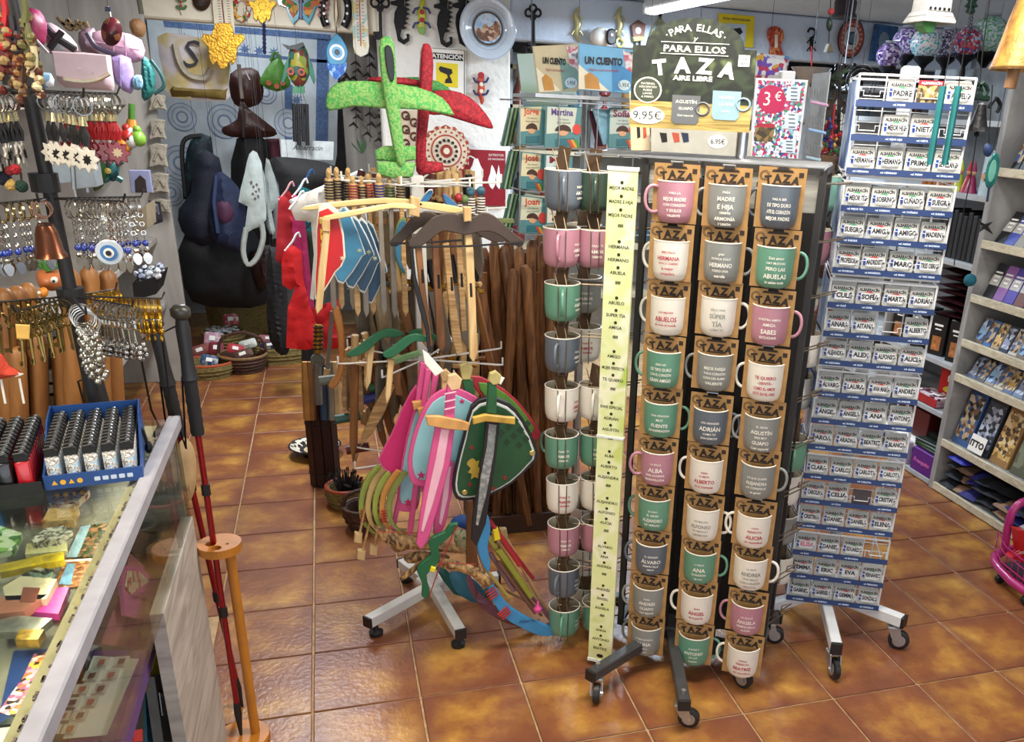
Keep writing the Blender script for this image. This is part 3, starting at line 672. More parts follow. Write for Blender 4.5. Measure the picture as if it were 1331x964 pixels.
for R6 in range(18):
    T_, r = divmod(R6, 3); zt = 1.788-.278*T_
    z0 = zt-.088*(r+1)+.013
    for c in range(4):
        nm = PN[R6][c]; xc = -.150+.038+.0765*c+.0
        if nm == '' and (R6, c) not in ((13, 2),): continue
        pos = PT @ Vector((xc, -.155, z0))
        if nm == '':
            solo('blank_plate', M().prism(rrect(.058, .058, .002, 2, (0, .03)), .003), mat('#4a4246', .6), 'dark blank back of a plate in the otherwise empty slot of the white plate rack', 'souvenir plate', pos, PR); continue
        if nm == '*':
            t = thing('photo_magnet', 'red headed photo magnet of a stone town among number plates, top row', 'magnet', pos, PR)
            part('magnet_card', M().prism(rrect(PW, PH, .003, 2, (0, PH/2)), .002), speckle(['#5a4a30', '#8c7446', '#b79a63', '#3d3524', '#d9c9a0'], 90, .5, key='town_print'), t)
            m = M(); m.prism([(-PW/2, .054), (PW/2, .054), (PW/2, .066), (-PW/2, .066)], .0012, -.0012); part('red_header', m, mat('#b51f35', .5, var=0), t)
            m = M(); txt(m, 'ALBARRACÍN', .009, 0, .0565, -.002, bold=.03, width=-.054); part('lettering', m, mat('#f4efe8', .5, var=0), t); continue
        tilt = radians(random.uniform(-10, -5)); rot = (tilt, radians(random.uniform(-2, 2)), PR)
        t = thing('souvenir_plate', f'souvenir number plate printed {nm.strip()}, {ORD[c]} from left in row {R6+1} from the top', 'souvenir plate', pos, 0, 'named number plates in the white rack', rot=rot)
        part('plate_card', _pm['c'], None, t); part('number_plate', _pm['n'], None, t); part('blue_band', _pm['b'], None, t); part('town_lettering', _pm['t'], None, t)
        part('small_emblem', _pm['g%d' % (nm.strip()[-1:] == 'A')], None, t)
        m = M(); txt(m, nm.strip(), .019, .005, .0250, -.0020, bold=.045, width=.050); part('name_lettering', m, mat('#1b1d24', .5, var=0) if nm not in ('ELISA',) else mat('#c8647c', .5, var=0), t)
        for k in range(2 if (R6+c) % 3 else 3):
            b_ = thing('souvenir_plate', f'{["nearest","second","rearmost"][k]} plate stacked behind the {nm.strip()} plate, row {R6+1} from the top', 'souvenir plate', PT @ Vector((xc+random.uniform(-.002, .002), -.151+.0045*k+.0025, z0+.0035*(k+1)+random.uniform(-.001, .002))), 0, 'plates stacked behind the front plates', rot=(tilt, radians(random.uniform(-2, 2)), PR))
            part('plate_card', _pm['c'], None, b_)
# two teal chimes hanging before the rack
for k, (x, y, x1, y1) in enumerate(((1226, 112, 1214, 214), (1246, 112, 1232, 214))):
    P = at(x, y, 2.02); Q = onp(x1, y1, P, 0)
    t = thing('chime_tube', f'teal hanging chime tube before the plate rack, {["left","right"][k]} one', 'wind chime', P)
    m = M(); m.tube([(0, 0, 0), (.0, 0, Q.z-P.z)], .0085, 12); part('tube', m, mat('#2f7f80', .3, .4), t, smooth=True)
    m = M(); m.tube([(.01-.02*k, 0, .25), (0, 0, 0)], .0012, 4); part('cord', m, BLK, t)
# ================= pixel-measured cut-outs on real planes =================
class Cut:
    def __init__(s, name, label, cat, org, Y, ang=0, group=None, P=None, tilt=0):
        s.O = P if P is not None else at(org[0], org[1], Y); s.ang = radians(ang)
        s.o = thing(name, label, cat, s.O, 0, group, rot=(radians(tilt), 0, s.ang)); s.d = Vector((cos(s.ang), sin(s.ang), 0))
        s.k = (s.O-CHv).dot(FWD)/F_PX
    def loc(s, pts):
        out = []
        for x, y in pts:
            q = onp(x, y, s.O, s.ang)-s.O; out.append((q.dot(s.d), q.z))
        return out
    def prism(s, nm, pts, mt, t=.01, y=0, b=.002, k=0, par=None, label=None, smooth=False):
        p = s.loc(pts)
        if k: p = smooth_poly(p, k)
        return part(nm, M().prism(p, t, y, b), mt, par or s.o, label, smooth)
    def pillow(s, nm, pts, mt, t=.05, y=0, wr=0, k=0, par=None, step=None, label=None, p=.5, flat=0):
        q = s.loc(pts)
        if k: q = smooth_poly(q, k)
        return part(nm, M().pillow(q, t, step, wr, y, p, flat), mt, par or s.o, label, True)
    def tube(s, nm, pts, mt, r=.004, y=0, k=0, n=6, par=None, closed=False, ys=None, stuff=False):
        q = s.loc(pts); yy = ys or [y]*len(q); q = [(a, c, b) for (a, b), c in zip(q, yy)]
        if k: q = smooth_poly(q, k, closed)
        return part(nm, M().tube(q, r, n, closed=closed), mt, par or s.o, smooth=True, stuff=stuff)
    def text(s, nm, items, mt, y, par=None):
        m = M()
        for tx, h, x, yy, kw in items:
            (a, b), = s.loc([(x, yy)]); txt(m, tx, h*s.k*1.35, a, b, y, **kw)
        return part(nm, m, mt, par or s.o)
    def disc(s, nm, c, r, mt, t=.006, y=0, e=1, n=24, par=None):
        (a, b), = s.loc([c]); return part(nm, M().prism(circ(r*s.k, n, (a, b), e), t, y, min(.002, t*.3)), mt, par or s.o)
    def scatter(s, nm, cols, spots, r, mt, y=0, t=.003, par=None):
        m = M()
        for c in spots:
            (a, b), = s.loc([c]); m.prism(circ(r*s.k, 8, (a, b)), t, y)
        return part(nm, m, mt, par or s.o)
def star(c, R, r, n=5, a0=90): return [(c[0]+(R if k % 2 == 0 else r)*cos(radians(a0+180*k/n)), c[1]-(R if k % 2 == 0 else r)*sin(radians(a0+180*k/n))) for k in range(2*n)]
def oval(c, a, b, n=18): return [(c[0]+a*cos(2*pi*k/n), c[1]+b*sin(2*pi*k/n)) for k in range(n)]
BLACK = mat('#19181a', .5, var=.05); DKB = mat('#3a2418', .55, var=.15, bump=.3); WHT = mat('#efece2', .5, var=.03)
GOLD = mat('#b98a2c', .3, .8, var=.2, bump=.4, bs=90); CREAM = mat('#e9dfc4', .55, var=.06); REDm = mat('#b3232c', .45, var=.06)
YEL = mat('#e6cf1e', .5, var=.02); IRON = mat('#1c1a1c', .45, .5, var=.08, bump=.3, bs=80)
LW = 5.975
# ---- decorations hung on the lintel and the upper wall ----
c = Cut('sun_ornament', 'dark blue spiky sun ornament at the top left of the lintel', 'wall ornament', (103, 0), LW)
m = M()
for k in range(14):
    a = radians(180+14*k-2); (p0, p1) = c.loc([(103+8*cos(a), -6-8*sin(a)*.8), (103+26*cos(a), -6-24*sin(a))]); m.tube([(p0[0], 0, p0[1]), ((p0[0]+p1[0])/2+.006, -.01, (p0[1]+p1[1])/2), (p1[0], 0, p1[1])], [.008, .007, .001], 5)
part('rays', m, mat('#2b3050', .4, .3), c.o, stuff=True); c.disc('face', (103, -6), 9, mat('#b78b45', .4, .3), .02)
c = Cut('mask', 'dark brown oval carved mask high on the left lintel', 'mask', (262, 2), LW); c.pillow('face', oval((262, 0), 12, 14), DKB, .05, step=.012); c.prism('mouth', [(256, 6), (268, 6), (262, 9)], BLACK, .01, -.026)
def gecko(cx, cy, s_, cols, lab, flip=1):
    c = Cut('ceramic_gecko', lab, 'wall ornament', (cx, cy), LW)
    body = [(0, -22), (5, -17), (4, -9), (6, 0), (3, 9), (5, 17), (1, 24), (-2, 16), (-5, 6), (-4, -4), (-5, -15)]
    c.pillow('body', [(cx+x*s_, cy+flip*y*s_) for x, y in body], cols[0], .035, k=2, step=.012)
    for sx in (-1, 1):
        for yy in (-8, 10): c.tube('leg', [(cx, cy+flip*yy*s_), (cx+sx*8*s_, cy+flip*(yy-2)*s_), (cx+sx*11*s_, cy+flip*(yy-8)*s_)], cols[1], .007, -.004)
    for q, yy in enumerate((-6, 4)): c.disc('spot', (cx, cy+flip*yy*s_), 3*s_, cols[2], .008, -.02, n=8)
    c.disc('head', (cx, cy-flip*19*s_), 4.5*s_, cols[3], .02, -.008, n=10)
gecko(236, 6, .55, (CREAM, mat('#3f7a3a', .4), REDm, REDm), 'small red and cream ceramic gecko beside the dark mask')
gecko(548, 20, 1.05, (mat('#c9c93a', .3), mat('#24356f', .3), REDm, mat('#7fae4a', .3)), 'yellow ceramic gecko with blue legs between two black seahorses', -1)
gecko(625, 115, .9, (mat('#c64a33', .3), mat('#1f2e63', .3), CREAM, REDm), 'red ceramic gecko with dark blue legs under the big plate')
c = Cut('wooden_thermometer', 'white wooden wall thermometer overlapping the gold hand', 'thermometer', (292, 25), LW-.03)
c.prism('board', [(275, -8), (302, -8), (306, 50), (302, 56), (293, 58), (285, 56), (280, 49)], CREAM, .012, k=0)
c.tube('tube', [(288, -6), (293.5, 48)], mat('#7c1d1d', .2), .0035, -.009)
m = M()
for k in range(14):
    for sx in (-6, 6):
        (a, b), = c.loc([(290+sx+.3*k, -2+3.4*k)]); m.box((a, -.0075, b), (.014, .001, .003))
part('scale', m, mat('#5f574a', .6, var=0), c.o)
c = Cut('flower_wreath', 'small painted flower wreath right of the wooden thermometer', 'wall ornament', (315, 12), LW)
m = M()
for k in range(12):
    (a, b), = c.loc([(314+9*cos(k*.52), 11+14*sin(k*.52))]); m.ball((a, 0, b), .016, 8)
part('flowers', m, speckle(['#c8392f', '#e9e2d0', '#3e7a35', '#d8a23a'], 60), c.o, stuff=True)
def hamsa(cx, cy, s_, mt, lab, Y=LW, eye=None, cat='wall ornament'):
    c = Cut('hand_ornament', lab, cat, (cx, cy), Y)
    p = [(-8, -20), (8, -20), (12, -8), (20, -9), (23, -4), (15, 6), (13, 20), (9, 24), (7, 19), (4, 26), (0, 28), (-4, 26), (-7, 19), (-10, 24), (-14, 19), (-15, 6), (-23, -4), (-20, -9), (-12, -8)]
    c.prism('hand', [(cx+x*s_, cy+y*s_) for x, y in p], mt, .014, k=0)
    c.disc('boss', (cx, cy), 6*s_, eye or mt, .012, -.008); return c
hamsa(341, 8, .8, mat('#e0b436', .3, .5, bump=.5, bs=80), 'bright gold hand ornament above a bead string')
hamsa(290, 55, 1.25, GOLD, 'large glittering gold hand ornament hanging under the lintel', LW-.06)
c = Cut('bead_pendant', 'dark blue bead pendant hanging below the bright gold hand', 'pendant', (343, 50), LW-.01); c.tube('string', [(343, 28), (344, 70)], IRON, .003)
m = M()
for k in range(7):
    (a, b), = c.loc([(343.2+.1*k, 34+5.5*k)]); m.ball((a, 0, b), .011, 8, (1, 1, 1.4))
part('beads', m, mat('#2b2f55', .2), c.o, stuff=True)
c = Cut('butterfly_ornament', 'stained glass butterfly ornament, green and orange with blue edges', 'wall ornament', (391, 8), LW)
wg = [(389, 4), (372, -8), (359, -6), (362, 6), (372, 10), (375, 20), (381, 32), (388, 24), (391, 14)]
for sgn in (1, -1):
    pw = [(391+sgn*(x-391), y) for x, y in wg]; c.prism('wing', pw, mat('#3a9fb8', .2, coat=.5), .008); c.prism('wing_glass', [(391+(x-391)*.72-sgn*3, 8+(y-8)*.66) for x, y in pw], speckle(['#3c7b34', '#c4632c', '#d79a3a', '#2f6d3c'], 30), .012)
c.tube('body', [(391, -6), (391, 24)], mat('#3a2a6e', .3), .012)
c = Cut('flower_branch', 'metal branch of small pink flowers beside the horseshoe', 'wall ornament', (417, 10), LW)
c.tube('stem', [(412, -5), (419, 10), (424, 24)], IRON, .004); m = M()
for k in range(9):
    (a, b), = c.loc([(411+(k*37 % 15), -2+3.1*k)]); m.ball((a, -.008, b), .012, 8)
part('flowers', m, mat('#c58a84', .5), c.o, stuff=True)
c = Cut('horseshoe', 'black iron horseshoe with a brass spoon hung in its middle', 'horseshoe', (436, 12), LW)
hs_ = [(424, 34), (420, 22), (420, 4), (428, -12), (436, -16), (444, -12), (452, 4), (452, 22), (447, 35)]
c.tube('shoe', hs_, IRON, .022, k=3, n=8); c.tube('spoon', [(436, -10), (437, 20), (436, 34)], mat('#b9a88a', .3, .6), [.006, .014, .005], -.025)
c.scatter('nail_hole', 0, [(421, 8), (421, 18), (425, 28), (451, 8), (451, 18), (447, 28)], 1.6, SILV, -.024)
c = Cut('glass_eye_ornament', 'blue glass evil eye ornament with a hand tip, hanging below the horseshoe', 'wall ornament', (438, 72), LW-.12)
c.tube('cord', [(437, 34), (438, 46)], IRON, .003)
c.prism('drop', [(438, 44), (447, 54), (452, 66), (451, 76), (446, 84), (430, 84), (425, 76), (424, 64), (429, 53)], mat('#1a86b0', .12, coat=1, var=.2), .016, k=2, b=.004)
c.prism('hand_tip', [(426, 80), (450, 80), (448, 95), (443, 99), (438, 104), (432, 100), (428, 94)], speckle(['#3f78c8', '#8fb8e6', '#2a5cae'], 60, .15), .013, .001, k=2)
for r, cl, yy in ((9.5, '#e8eef2', -.010), (6.6, '#5aa3cf', -.013), (3.4, '#141a2c', -.016)): c.disc('eye_ring', (438, 68), r, mat(cl, .1, coat=1, var=0), .004, yy)
c = Cut('ceramic_thermometer', 'tall white ceramic thermometer painted with pale flowers', 'thermometer', (468, 35), LW-.02)
c.prism('plaque', [(457, -8), (476, -8), (480, 60), (478, 70), (469, 74), (461, 69), (459, 60)], speckle(['#e9e4d2', '#e9e4d2', '#d9c98c', '#b8cfc4', '#e9e4d2'], 26, .25), .012, k=0)
c.tube('glass_tube', [(467, 0), (469, 60)], mat('#d24a3a', .2), .003, -.009); m = M()
for k in range(12):
    for sx in (-3.5, 3.5):
        (a, b), = c.loc([(467.5+sx+.15*k, 2+4.6*k)]); m.box((a, -.0075, b), (.012, .001, .003))
part('scale', m, mat('#4a4a52', .6, var=0), c.o)
def big_key(cx, y0, y1, s_, lab):
    c = Cut('iron_key', lab, 'wall ornament', (cx, (y0+y1)/2), LW-.02)
    for dx, dy in ((-6, 6), (6, 6), (0, 0)):
        (a, b), = c.loc([(cx+dx*s_, y0+dy*s_+3)]); part('bow_ring', M().torus((a, 0, b), 4.6*s_*c.k, .007, 14, 6), IRON, c.o, smooth=True)
    c.prism('collar', [(cx-6*s_, y0+12*s_), (cx+6*s_, y0+12*s_), (cx+3*s_, y0+19*s_), (cx-3*s_, y0+19*s_)], IRON, .02); c.tube('shank', [(cx, y0+14*s_), (cx+1, y1)], IRON, .010, n=8)
    c.prism('bit', [(cx-8*s_, y1-10*s_), (cx+2, y1-10*s_), (cx+2, y1), (cx-8*s_, y1-1), (cx-8*s_, y1-4*s_), (cx-4*s_, y1-5*s_), (cx-8*s_, y1-7*s_)], IRON, .014)
big_key(494, -6, 52, 1.1, 'large black iron key left of the first seahorse'); big_key(693, 8, 64, .95, 'black iron key hanging right of the big round plate')
def seahorse(cx, cy, lab):
    c = Cut('iron_seahorse', lab, 'wall ornament', (cx, cy), LW)
    p = [(-6, -30), (2, -34), (6, -26), (5, -16), (9, -6), (7, 6), (2, 16), (0, 25), (4, 30), (9, 27), (8, 22), (12, 22), (12, 31), (5, 36), (-3, 31), (-5, 20), (-8, 6), (-7, -6), (-3, -14), (-12, -16), (-12, -20), (-4, -22)]
    c.prism('body', [(cx+x, cy+y) for x, y in p], IRON, .018, b=.004)
    m = M()
    for k in range(7):
        (a, b), = c.loc([(cx+9-(k > 3)*(k-3)*1.2, cy-22+6*k)]); m.prism([(a-.01, b-.012), (a+.018, b), (a-.01, b+.012)], .012)
    part('fin', m, IRON, c.o, stuff=True)
seahorse(520, 22, 'black iron seahorse right of the large key, leftmost of three'); seahorse(576, 26, 'black iron seahorse, middle one of three'); seahorse(600, 25, 'black iron seahorse half hidden by the big round plate')
c = Cut('decorative_plate', 'large white plate with pale blue rim and a stone town picture in its middle', 'plate', (634, 37), LW-.05)
(a, b), = c.loc([(634, 37)]); TT = Matrix.Rotation(pi/2, 4, 'X'); K_ = c.k
part('plate_body', M().lathe([(.001, .0), (22*K_, .0), (24*K_, .008), (35*K_, .020), (37*K_, .018), (36*K_, .012), (25*K_, -.006), (.001, -.006)], 40, TT), mat('#cfdbe6', .12, coat=1, var=.03), c.o, smooth=True)
for r in (36, 25, 21): part('line', M().torus((0, -.02 if r > 30 else -.009, 0), r*K_, .0016, 40, 4), mat('#8aa3b8', .2), c.o)
part('picture_edge', M().prism(circ(20*K_, 32), .003, -.004), mat('#4c3b31', .3), c.o)
part('picture_sky', M().prism(circ(17.5*K_, 32), .003, -.007), speckle(['#6f9fd0', '#cfe0ee', '#4f88c4'], 14, .2, 'noise'), c.o)
q = c.loc([(620, 47), (617, 38), (622, 36), (625, 40), (628, 33), (632, 30), (634, 36), (641, 32), (643, 27), (648, 29), (650, 36), (650, 45), (643, 51), (634, 54), (625, 52)])
part('picture_town', M().prism(q, .003, -.0095), speckle(['#b98c6a', '#8a5f45', '#d9b697', '#6f4b38'], 45, .3), c.o)
c = Cut('warning_sign', 'white ATENCIÓN sign with yellow surveillance camera pictogram', 'sign', (583, 95), LW)
c.prism('plate', [(560, 61), (605, 64), (605, 125), (561, 122)], WHT, .008); 
for a_, b_ in (((561.5, 62.5), (603.5, 65.5)), ((603.5, 65.5), (603.5, 123))): c.tube('edge_line', [a_, b_], BLACK, .0022, -.005, n=4)
c.prism('band', [(562.5, 68), (602, 71), (602, 79.5), (562.5, 76.5)], BLACK, .002, -.005)
c.text('lettering', [('ATENCIÓN', 5.2, 582, 76.3, dict(bold=.03, width=-.195))], WHT, -.007)
c.prism('yellow_square', [(567, 81), (595, 83), (595, 114), (567, 112)], YEL, .002, -.005)
c.prism('camera_picture', [(572, 86), (587, 90), (588, 95), (584, 98), (586, 102), (588, 108), (578, 108), (579, 103), (582, 101), (581, 97), (572, 93), (570, 89)], BLACK, .002, -.0075, b=0)
c = Cut('carved_plaque', 'carved brown panel of curling leaves between gliders', 'wall ornament', (533, 170), LW)
c.prism('panel', [(520, 143), (545, 143), (545, 205), (520, 205)], mat('#cdbba0', .6), .012)
m = M()
for k in range(6):
    (a, b), = c.loc([(527+(k % 2)*11, 150+9*k)]); m.torus((a, -.010, b), 4.5*c.k, .006, 12, 5); m.torus((a+.012, -.010, b-.012), 2.3*c.k, .005, 10, 5)
part('scroll', m, mat('#5a3322', .6), c.o, stuff=True)
c = Cut('patterned_plate', 'red and cream patterned plate with scalloped rim behind the red glider', 'plate', (580, 196), LW-.04); K_ = c.k
sc = [((30.5+1.2*cos(16*2*pi*k/64))*K_*cos(2*pi*k/64), (30.5+1.2*cos(16*2*pi*k/64))*K_*sin(2*pi*k/64)) for k in range(64)]
part('plate_rim', M().prism(sc, .014, 0, .004), mat('#a8402c', .25, coat=.5), c.o)
for r, cl in ((27, '#d9c8ae'), (20, '#a9462f'), (18, '#dccbb2'), (8, '#93382a'), (4, '#e0d2bb')): part('ring', M().prism(circ(r*K_, 32), .003, -.007-.0018*(27-r)/4), mat(cl, .3, coat=.3), c.o)
for r, n_, s_, cl in ((28.5, 24, 1.8, '#d6bfa0'), (23.5, 20, 1.5, '#9a3b2a'), (13, 14, 2.1, '#2d2420')):
    m = M()
    for k in range(n_): m.prism(circ(s_*K_, 6, (r*K_*cos(2*pi*k/n_), r*K_*sin(2*pi*k/n_))), .003, -.0085-(.009 if r < 15 else 0))
    part('painted_dots', m, mat(cl, .3), c.o, stuff=True)
c = Cut('fire_safety_sign', 'red fire extinguisher sign on the white pillar', 'sign', (630, 230), LW)
c.prism('plate', [(588, 193), (657, 196), (657, 268), (588, 266)], mat('#8e1524', .4), .006)
c.prism('extinguisher_picture', [(614, 214), (616, 206), (621, 206), (624, 214), (627, 220), (627, 246), (611, 246), (611, 220)], WHT, .002, -.0045); c.tube('hose_picture', [(617, 206), (609, 203), (608, 214)], WHT, .005, -.005, k=3)
for dx in (0, 9): c.prism('flame_picture', smooth_poly([(640+dx, 246), (634+dx, 236), (637+dx, 225), (639+dx, 214), (644+dx*.6, 224), (645+dx*.6, 234)], 2), WHT, .002, -.0045)
c.text('lettering', [('EXTINTOR', 3, 645, 203, {}), ('DE INCENDIO', 2.5, 645, 208, {})], WHT, -.0045)
for n_, cx in enumerate((750, 805)):
    c = Cut('brass_gecko', f'pale brass gecko ornament, {["left","right"][n_]} one above the story books', 'wall ornament', (cx, 32), LW)
    c.tube('body', [(cx+3, 9), (cx-2, 20), (cx+2, 32), (cx-1, 44), (cx+4, 54)], mat('#c9c08a', .3, .5), [.006, .018, .022, .016, .006], k=2, n=8)
    for yy in (20, 40): c.tube('legs', [(cx-7, yy+5), (cx-3, yy-1), (cx+5, yy+1), (cx+8, yy+6)], mat('#c9c08a', .3, .5), .005)
    if n_: 
        (a, b), = c.loc([(cx+1, 55)]); part('curl', M().torus((a, 0, b), 5*c.k, .008, 14, 6), mat('#9a9a4a', .4, .4), c.o)
c = Cut('security_camera', 'white dome security camera with black lens on the wall', 'camera', (783, 48), LW-.1)
part('housing', M().ball((0, .02, 0), 14*c.k, 16, (1.1, 1, .85)), WHT, c.o, smooth=True)
part('lens_window', M().prism(rrect(13*c.k, 19*c.k, 6*c.k, 3, (8*c.k, 0)), .03, -.06, .008), BLACK, c.o); part('lens', M().prism(circ(2*c.k, 10, (8*c.k, .01)), .004, -.078), mat('#8b2b2b', .2), c.o)
c = Cut('cuckoo_ornament', 'small wooden hut ornament with a white dial and dangling legs', 'wall ornament', (829, 45), LW)
c.prism('hut', [(820, 33), (829, 26), (838, 32), (836, 48), (822, 49)], mat('#7a4a38', .5), .04); c.disc('dial', (828, 40), 4, WHT, .006, -.024); c.prism('base_board', [(821, 48), (837, 47), (835, 53), (823, 54)], mat('#a39a5e', .5), .045)
for dx in (-3, 3): c.tube('leg', [(829+dx, 53), (829+dx, 64)], BLACK, .006)
c = Cut('cage_ornament', 'pale green bell shaped wire ornament behind the arched board', 'wall ornament', (858, 38), LW)
for k in range(5): c.tube('wire', [(844+k*7, 55), (846+k*6, 42), (858, 22)], mat('#a9ad8a', .4, .4), .006, k=3)
c.disc('ring', (858, 20), 2.5, IRON, .006); c.tube('rim', [(842, 54), (874, 55)], mat('#a9ad8a', .4, .4), .008)
c = Cut('surveillance_notice', 'yellow ZONA VIDEOVIGILADA notice on the upper wall', 'sign', (957, 38), LW)
c.prism('sheet', [(934, 17), (981, 21), (979, 62), (933, 58)], YEL, .005); c.prism('white_box', [(943, 30), (970, 32), (968, 60), (943, 57)], mat('#c6d6e6', .5), .002, -.004); c.prism('camera_picture', [(949, 38), (962, 36), (965, 42), (958, 48), (950, 46)], BLACK, .002, -.006)
c.text('lettering', [('ZONA VIDEOVIGILADA', 2.6, 957, 26.5, dict(width=-.20, bold=.02))], BLACK, -.0035)
c = Cut('orange_ornament', 'orange painted hand shaped ornament near the top right of the wall', 'wall ornament', (1008, 57), LW)
c.prism('body', [(1002, 35), (1009, 34), (1017, 40), (1018, 50), (1014, 60), (1018, 76), (1000, 76), (1002, 60), (998, 50), (998, 40)], speckle(['#b8402f', '#c9603c', '#a03428', '#d98a55'], 50, .4), .02, k=2); c.prism('plaque', [(1006, 45), (1010, 45), (1010, 62), (1006, 62)], CREAM, .004, -.012)
c = Cut('gecko_hook', 'small black iron gecko hook on the pale upper wall', 'hook', (1055, 52), LW)
c.tube('curl', [(1050, 42), (1053, 37), (1059, 39), (1059, 46), (1054, 50)], IRON, .008, k=3); c.tube('body', [(1054, 48), (1055, 58), (1054, 67)], IRON, [.01, .016, .008], k=2)
for yy in (52, 62): c.tube('legs', [(1049, yy+4), (1052, yy), (1058, yy), (1060, yy+4)], IRON, .005)
c = Cut('round_mirror', 'round mirror in a red and black mosaic frame', 'mirror', (1106, 50), LW-.02); K_ = c.k
for r, cl, yy in ((24, '#1d1a1c', 0), (22, '#a84438', -.004), (13.5, '#d4d0ca', -.008), (8, '#2a2a2e', -.012)): part('ring', M().prism(circ(r*K_*.82, 28, e=1.2), .008, yy, .002), mat(cl, .35, var=.15), c.o)
m = M()
for k in range(18): m.prism(circ(1.7*K_, 6, (17*K_*.82*cos(k*.349), 17*K_*.98*sin(k*.349))), .004, -.009)
part('mosaic_dots', m, mat('#d8a08a', .3), c.o, stuff=True)
part('glass', M().prism(circ(5*K_, 20, e=1.2), .003, -.018), mat('#8fa0aa', .05, 1, var=0), c.o)
c = Cut('framed_mirror', 'small mirror with arched glass in a blue painted frame', 'mirror', (1148, 58), LW-.02)
c.prism('frame', [(1137, 31), (1167, 35), (1160, 81), (1129, 79)], mat('#2e5a8c', .4, var=.35, ns=40), .02); c.prism('glass', smooth_poly([(1143, 70), (1141, 52), (1146, 42), (1152, 43), (1155, 53), (1152, 71)], 2), mat('#a3b4bd', .08, .9, var=.1), .004, -.012)
# ---- recess behind the lintel: tapestry, stone plaques, bags ----
c = Cut('tapestry', 'white wall hanging printed with blue borders, stars and round patterns', 'tapestry', (315, 150), 7.05)
c.prism('cloth', [(190, 18), (300, 22), (440, 40), (438, 200), (420, 300), (230, 330), (215, 290), (205, 160)], mat('#c9d6de', .8, var=.05, bump=.3, bs=12), .006, b=0)
BP = mat('#5f7cab', .8, var=.2, ns=60)
def band(pts, nm='printed_border'): c.prism(nm, pts, BP, .001, -.005, b=0)
band([(212, 27), (430, 45), (430, 53), (214, 35)]); band([(216, 60), (425, 78), (425, 82), (216, 64)]); band([(412, 50), (428, 52), (426, 190), (410, 190)]); band([(370, 110), (380, 110), (380, 190), (370, 190)])
for q in ((318, 64), (337, 66), (356, 68), (222, 55), (240, 50), (386, 130), (387, 170), (260, 60)): c.prism('printed_star', star(q, 8, 3, 8), BP, .001, -.006, b=0)
for q, r in (((237, 152), 17), ((292, 158), 21), ((375, 160), 18), ((235, 212), 22), ((222, 250), 17), ((345, 120), 14)):
    for rr, mm_ in ((r, '#8397b8'), (r*.93, '#c2ced8'), (r*.74, '#93a6c2'), (r*.66, '#c2ced8'), (r*.42, '#7f95b8'), (r*.3, '#c9d4dc')): c.disc('printed_ring', q, rr, mat(mm_, .8, var=.08), .001, -.0055-.0012*(1-rr/r)*6)
for i, (x, y, w_, h) in enumerate(((205, 133, 22, 20), (205, 168, 21, 26), (206, 202, 24, 30), (208, 238, 24, 26), (211, 268, 22, 18))):
    c = Cut('stone_plaque', f'carved beige stone plaque on the grey panel, {["topmost","second","third","fourth","lowest"][i]} of the column', 'wall ornament', (x, y), 5.72, group='stone plaques on the shelf end panel')
    p = [(x-w_/2, y-h/2+2), (x-3, y-h/2-1), (x+w_/2, y-h/2+1), (x+w_/2-2, y), (x+w_/2+1, y+h/2), (x, y+h/2-2), (x-w_/2-1, y+h/2+1), (x-w_/2+2, y+2)]
    c.prism('stone', p, mat('#9c9484', .85, bump=1, bs=40, var=.25), .03, 0, .006); c.tube('relief', [(x-5, y+6), (x, y-5), (x+6, y+4)], mat('#8a8272', .85), .008, -.018, k=3)
def bag(name, lab, org, Y, body, mt, t=.14, wr=.006, ang=0, cat='bag', extra=None):
    c = Cut(name, lab, cat, org, Y, ang); c.pillow('body', body, mt, t, wr=wr, k=2); x, y = min(body, key=lambda q: q[1]); (a, b), = c.loc([(x+2, y+4)])
    part('hanging_cord', M().tube([(a, 0, b), (a, 0, 2.1-c.O.z)], .0013, 4), BLACK, c.o); return c
for i_, y_ in enumerate((5.7, 5.97, 6.1, 6.25, 6.5, 6.65)):
    if i_ > 1: solo('hanging_rail', M().tube([(-1.3, 0, 0), (.3, 0, 0)], .012, 8), IRON, f'thin black rail under the recess ceiling, {["nearest","second","third","furthest"][i_-2]} one', 'rail', (0, y_, 2.1))
c = bag('tote_bag', 'gold and lilac tote bag with a big curled S and olive base', (250, 90), 6.2, [(204, 48), (232, 44), (262, 50), (296, 62), (297, 112), (293, 131), (222, 126), (214, 100)], speckle(['#cfc6cf', '#d8d0d2', '#cdbd8a', '#b59c50'], 7, .6, 'noise'), .12)
c.pillow('base_band', [(216, 108), (297, 114), (294, 130), (223, 126)], mat('#8d7a3e', .6, bump=.4), .135, step=.03, p=.35)
c.tube('handle', [(230, 58), (236, 82), (248, 98), (268, 102), (276, 90)], mat('#b8b09c', .6), .018, -.08, k=3); c.text('big_letter', [('S', 34, 253, 88, dict(shear=.25))], mat('#2a2a33', .6), -.075)
c = bag('leather_backpack', 'dark brown leather bag hanging high against the tapestry', (322, 115), 6.6, [(299, 96), (318, 88), (335, 92), (343, 118), (336, 136), (312, 140), (300, 126)], mat('#3a1c15', .45, bump=.3), .16)
c.tube('strap', [(312, 84), (314, 110), (316, 128)], mat('#8b7f76', .5), .012, -.09); c.tube('zip', [(320, 92), (326, 104)], SILV, .004, -.085)
c = bag('sling_bag', 'brown leather sling bag of triangular shape under the leather backpack', (320, 158), 6.55, [(313, 125), (322, 140), (358, 168), (356, 177), (335, 179), (300, 178), (289, 172), (290, 165), (308, 155)], mat('#371b16', .45, bump=.3), .12)
c.tube('seam', [(317, 135), (317, 178)], BLACK, .006, -.055)
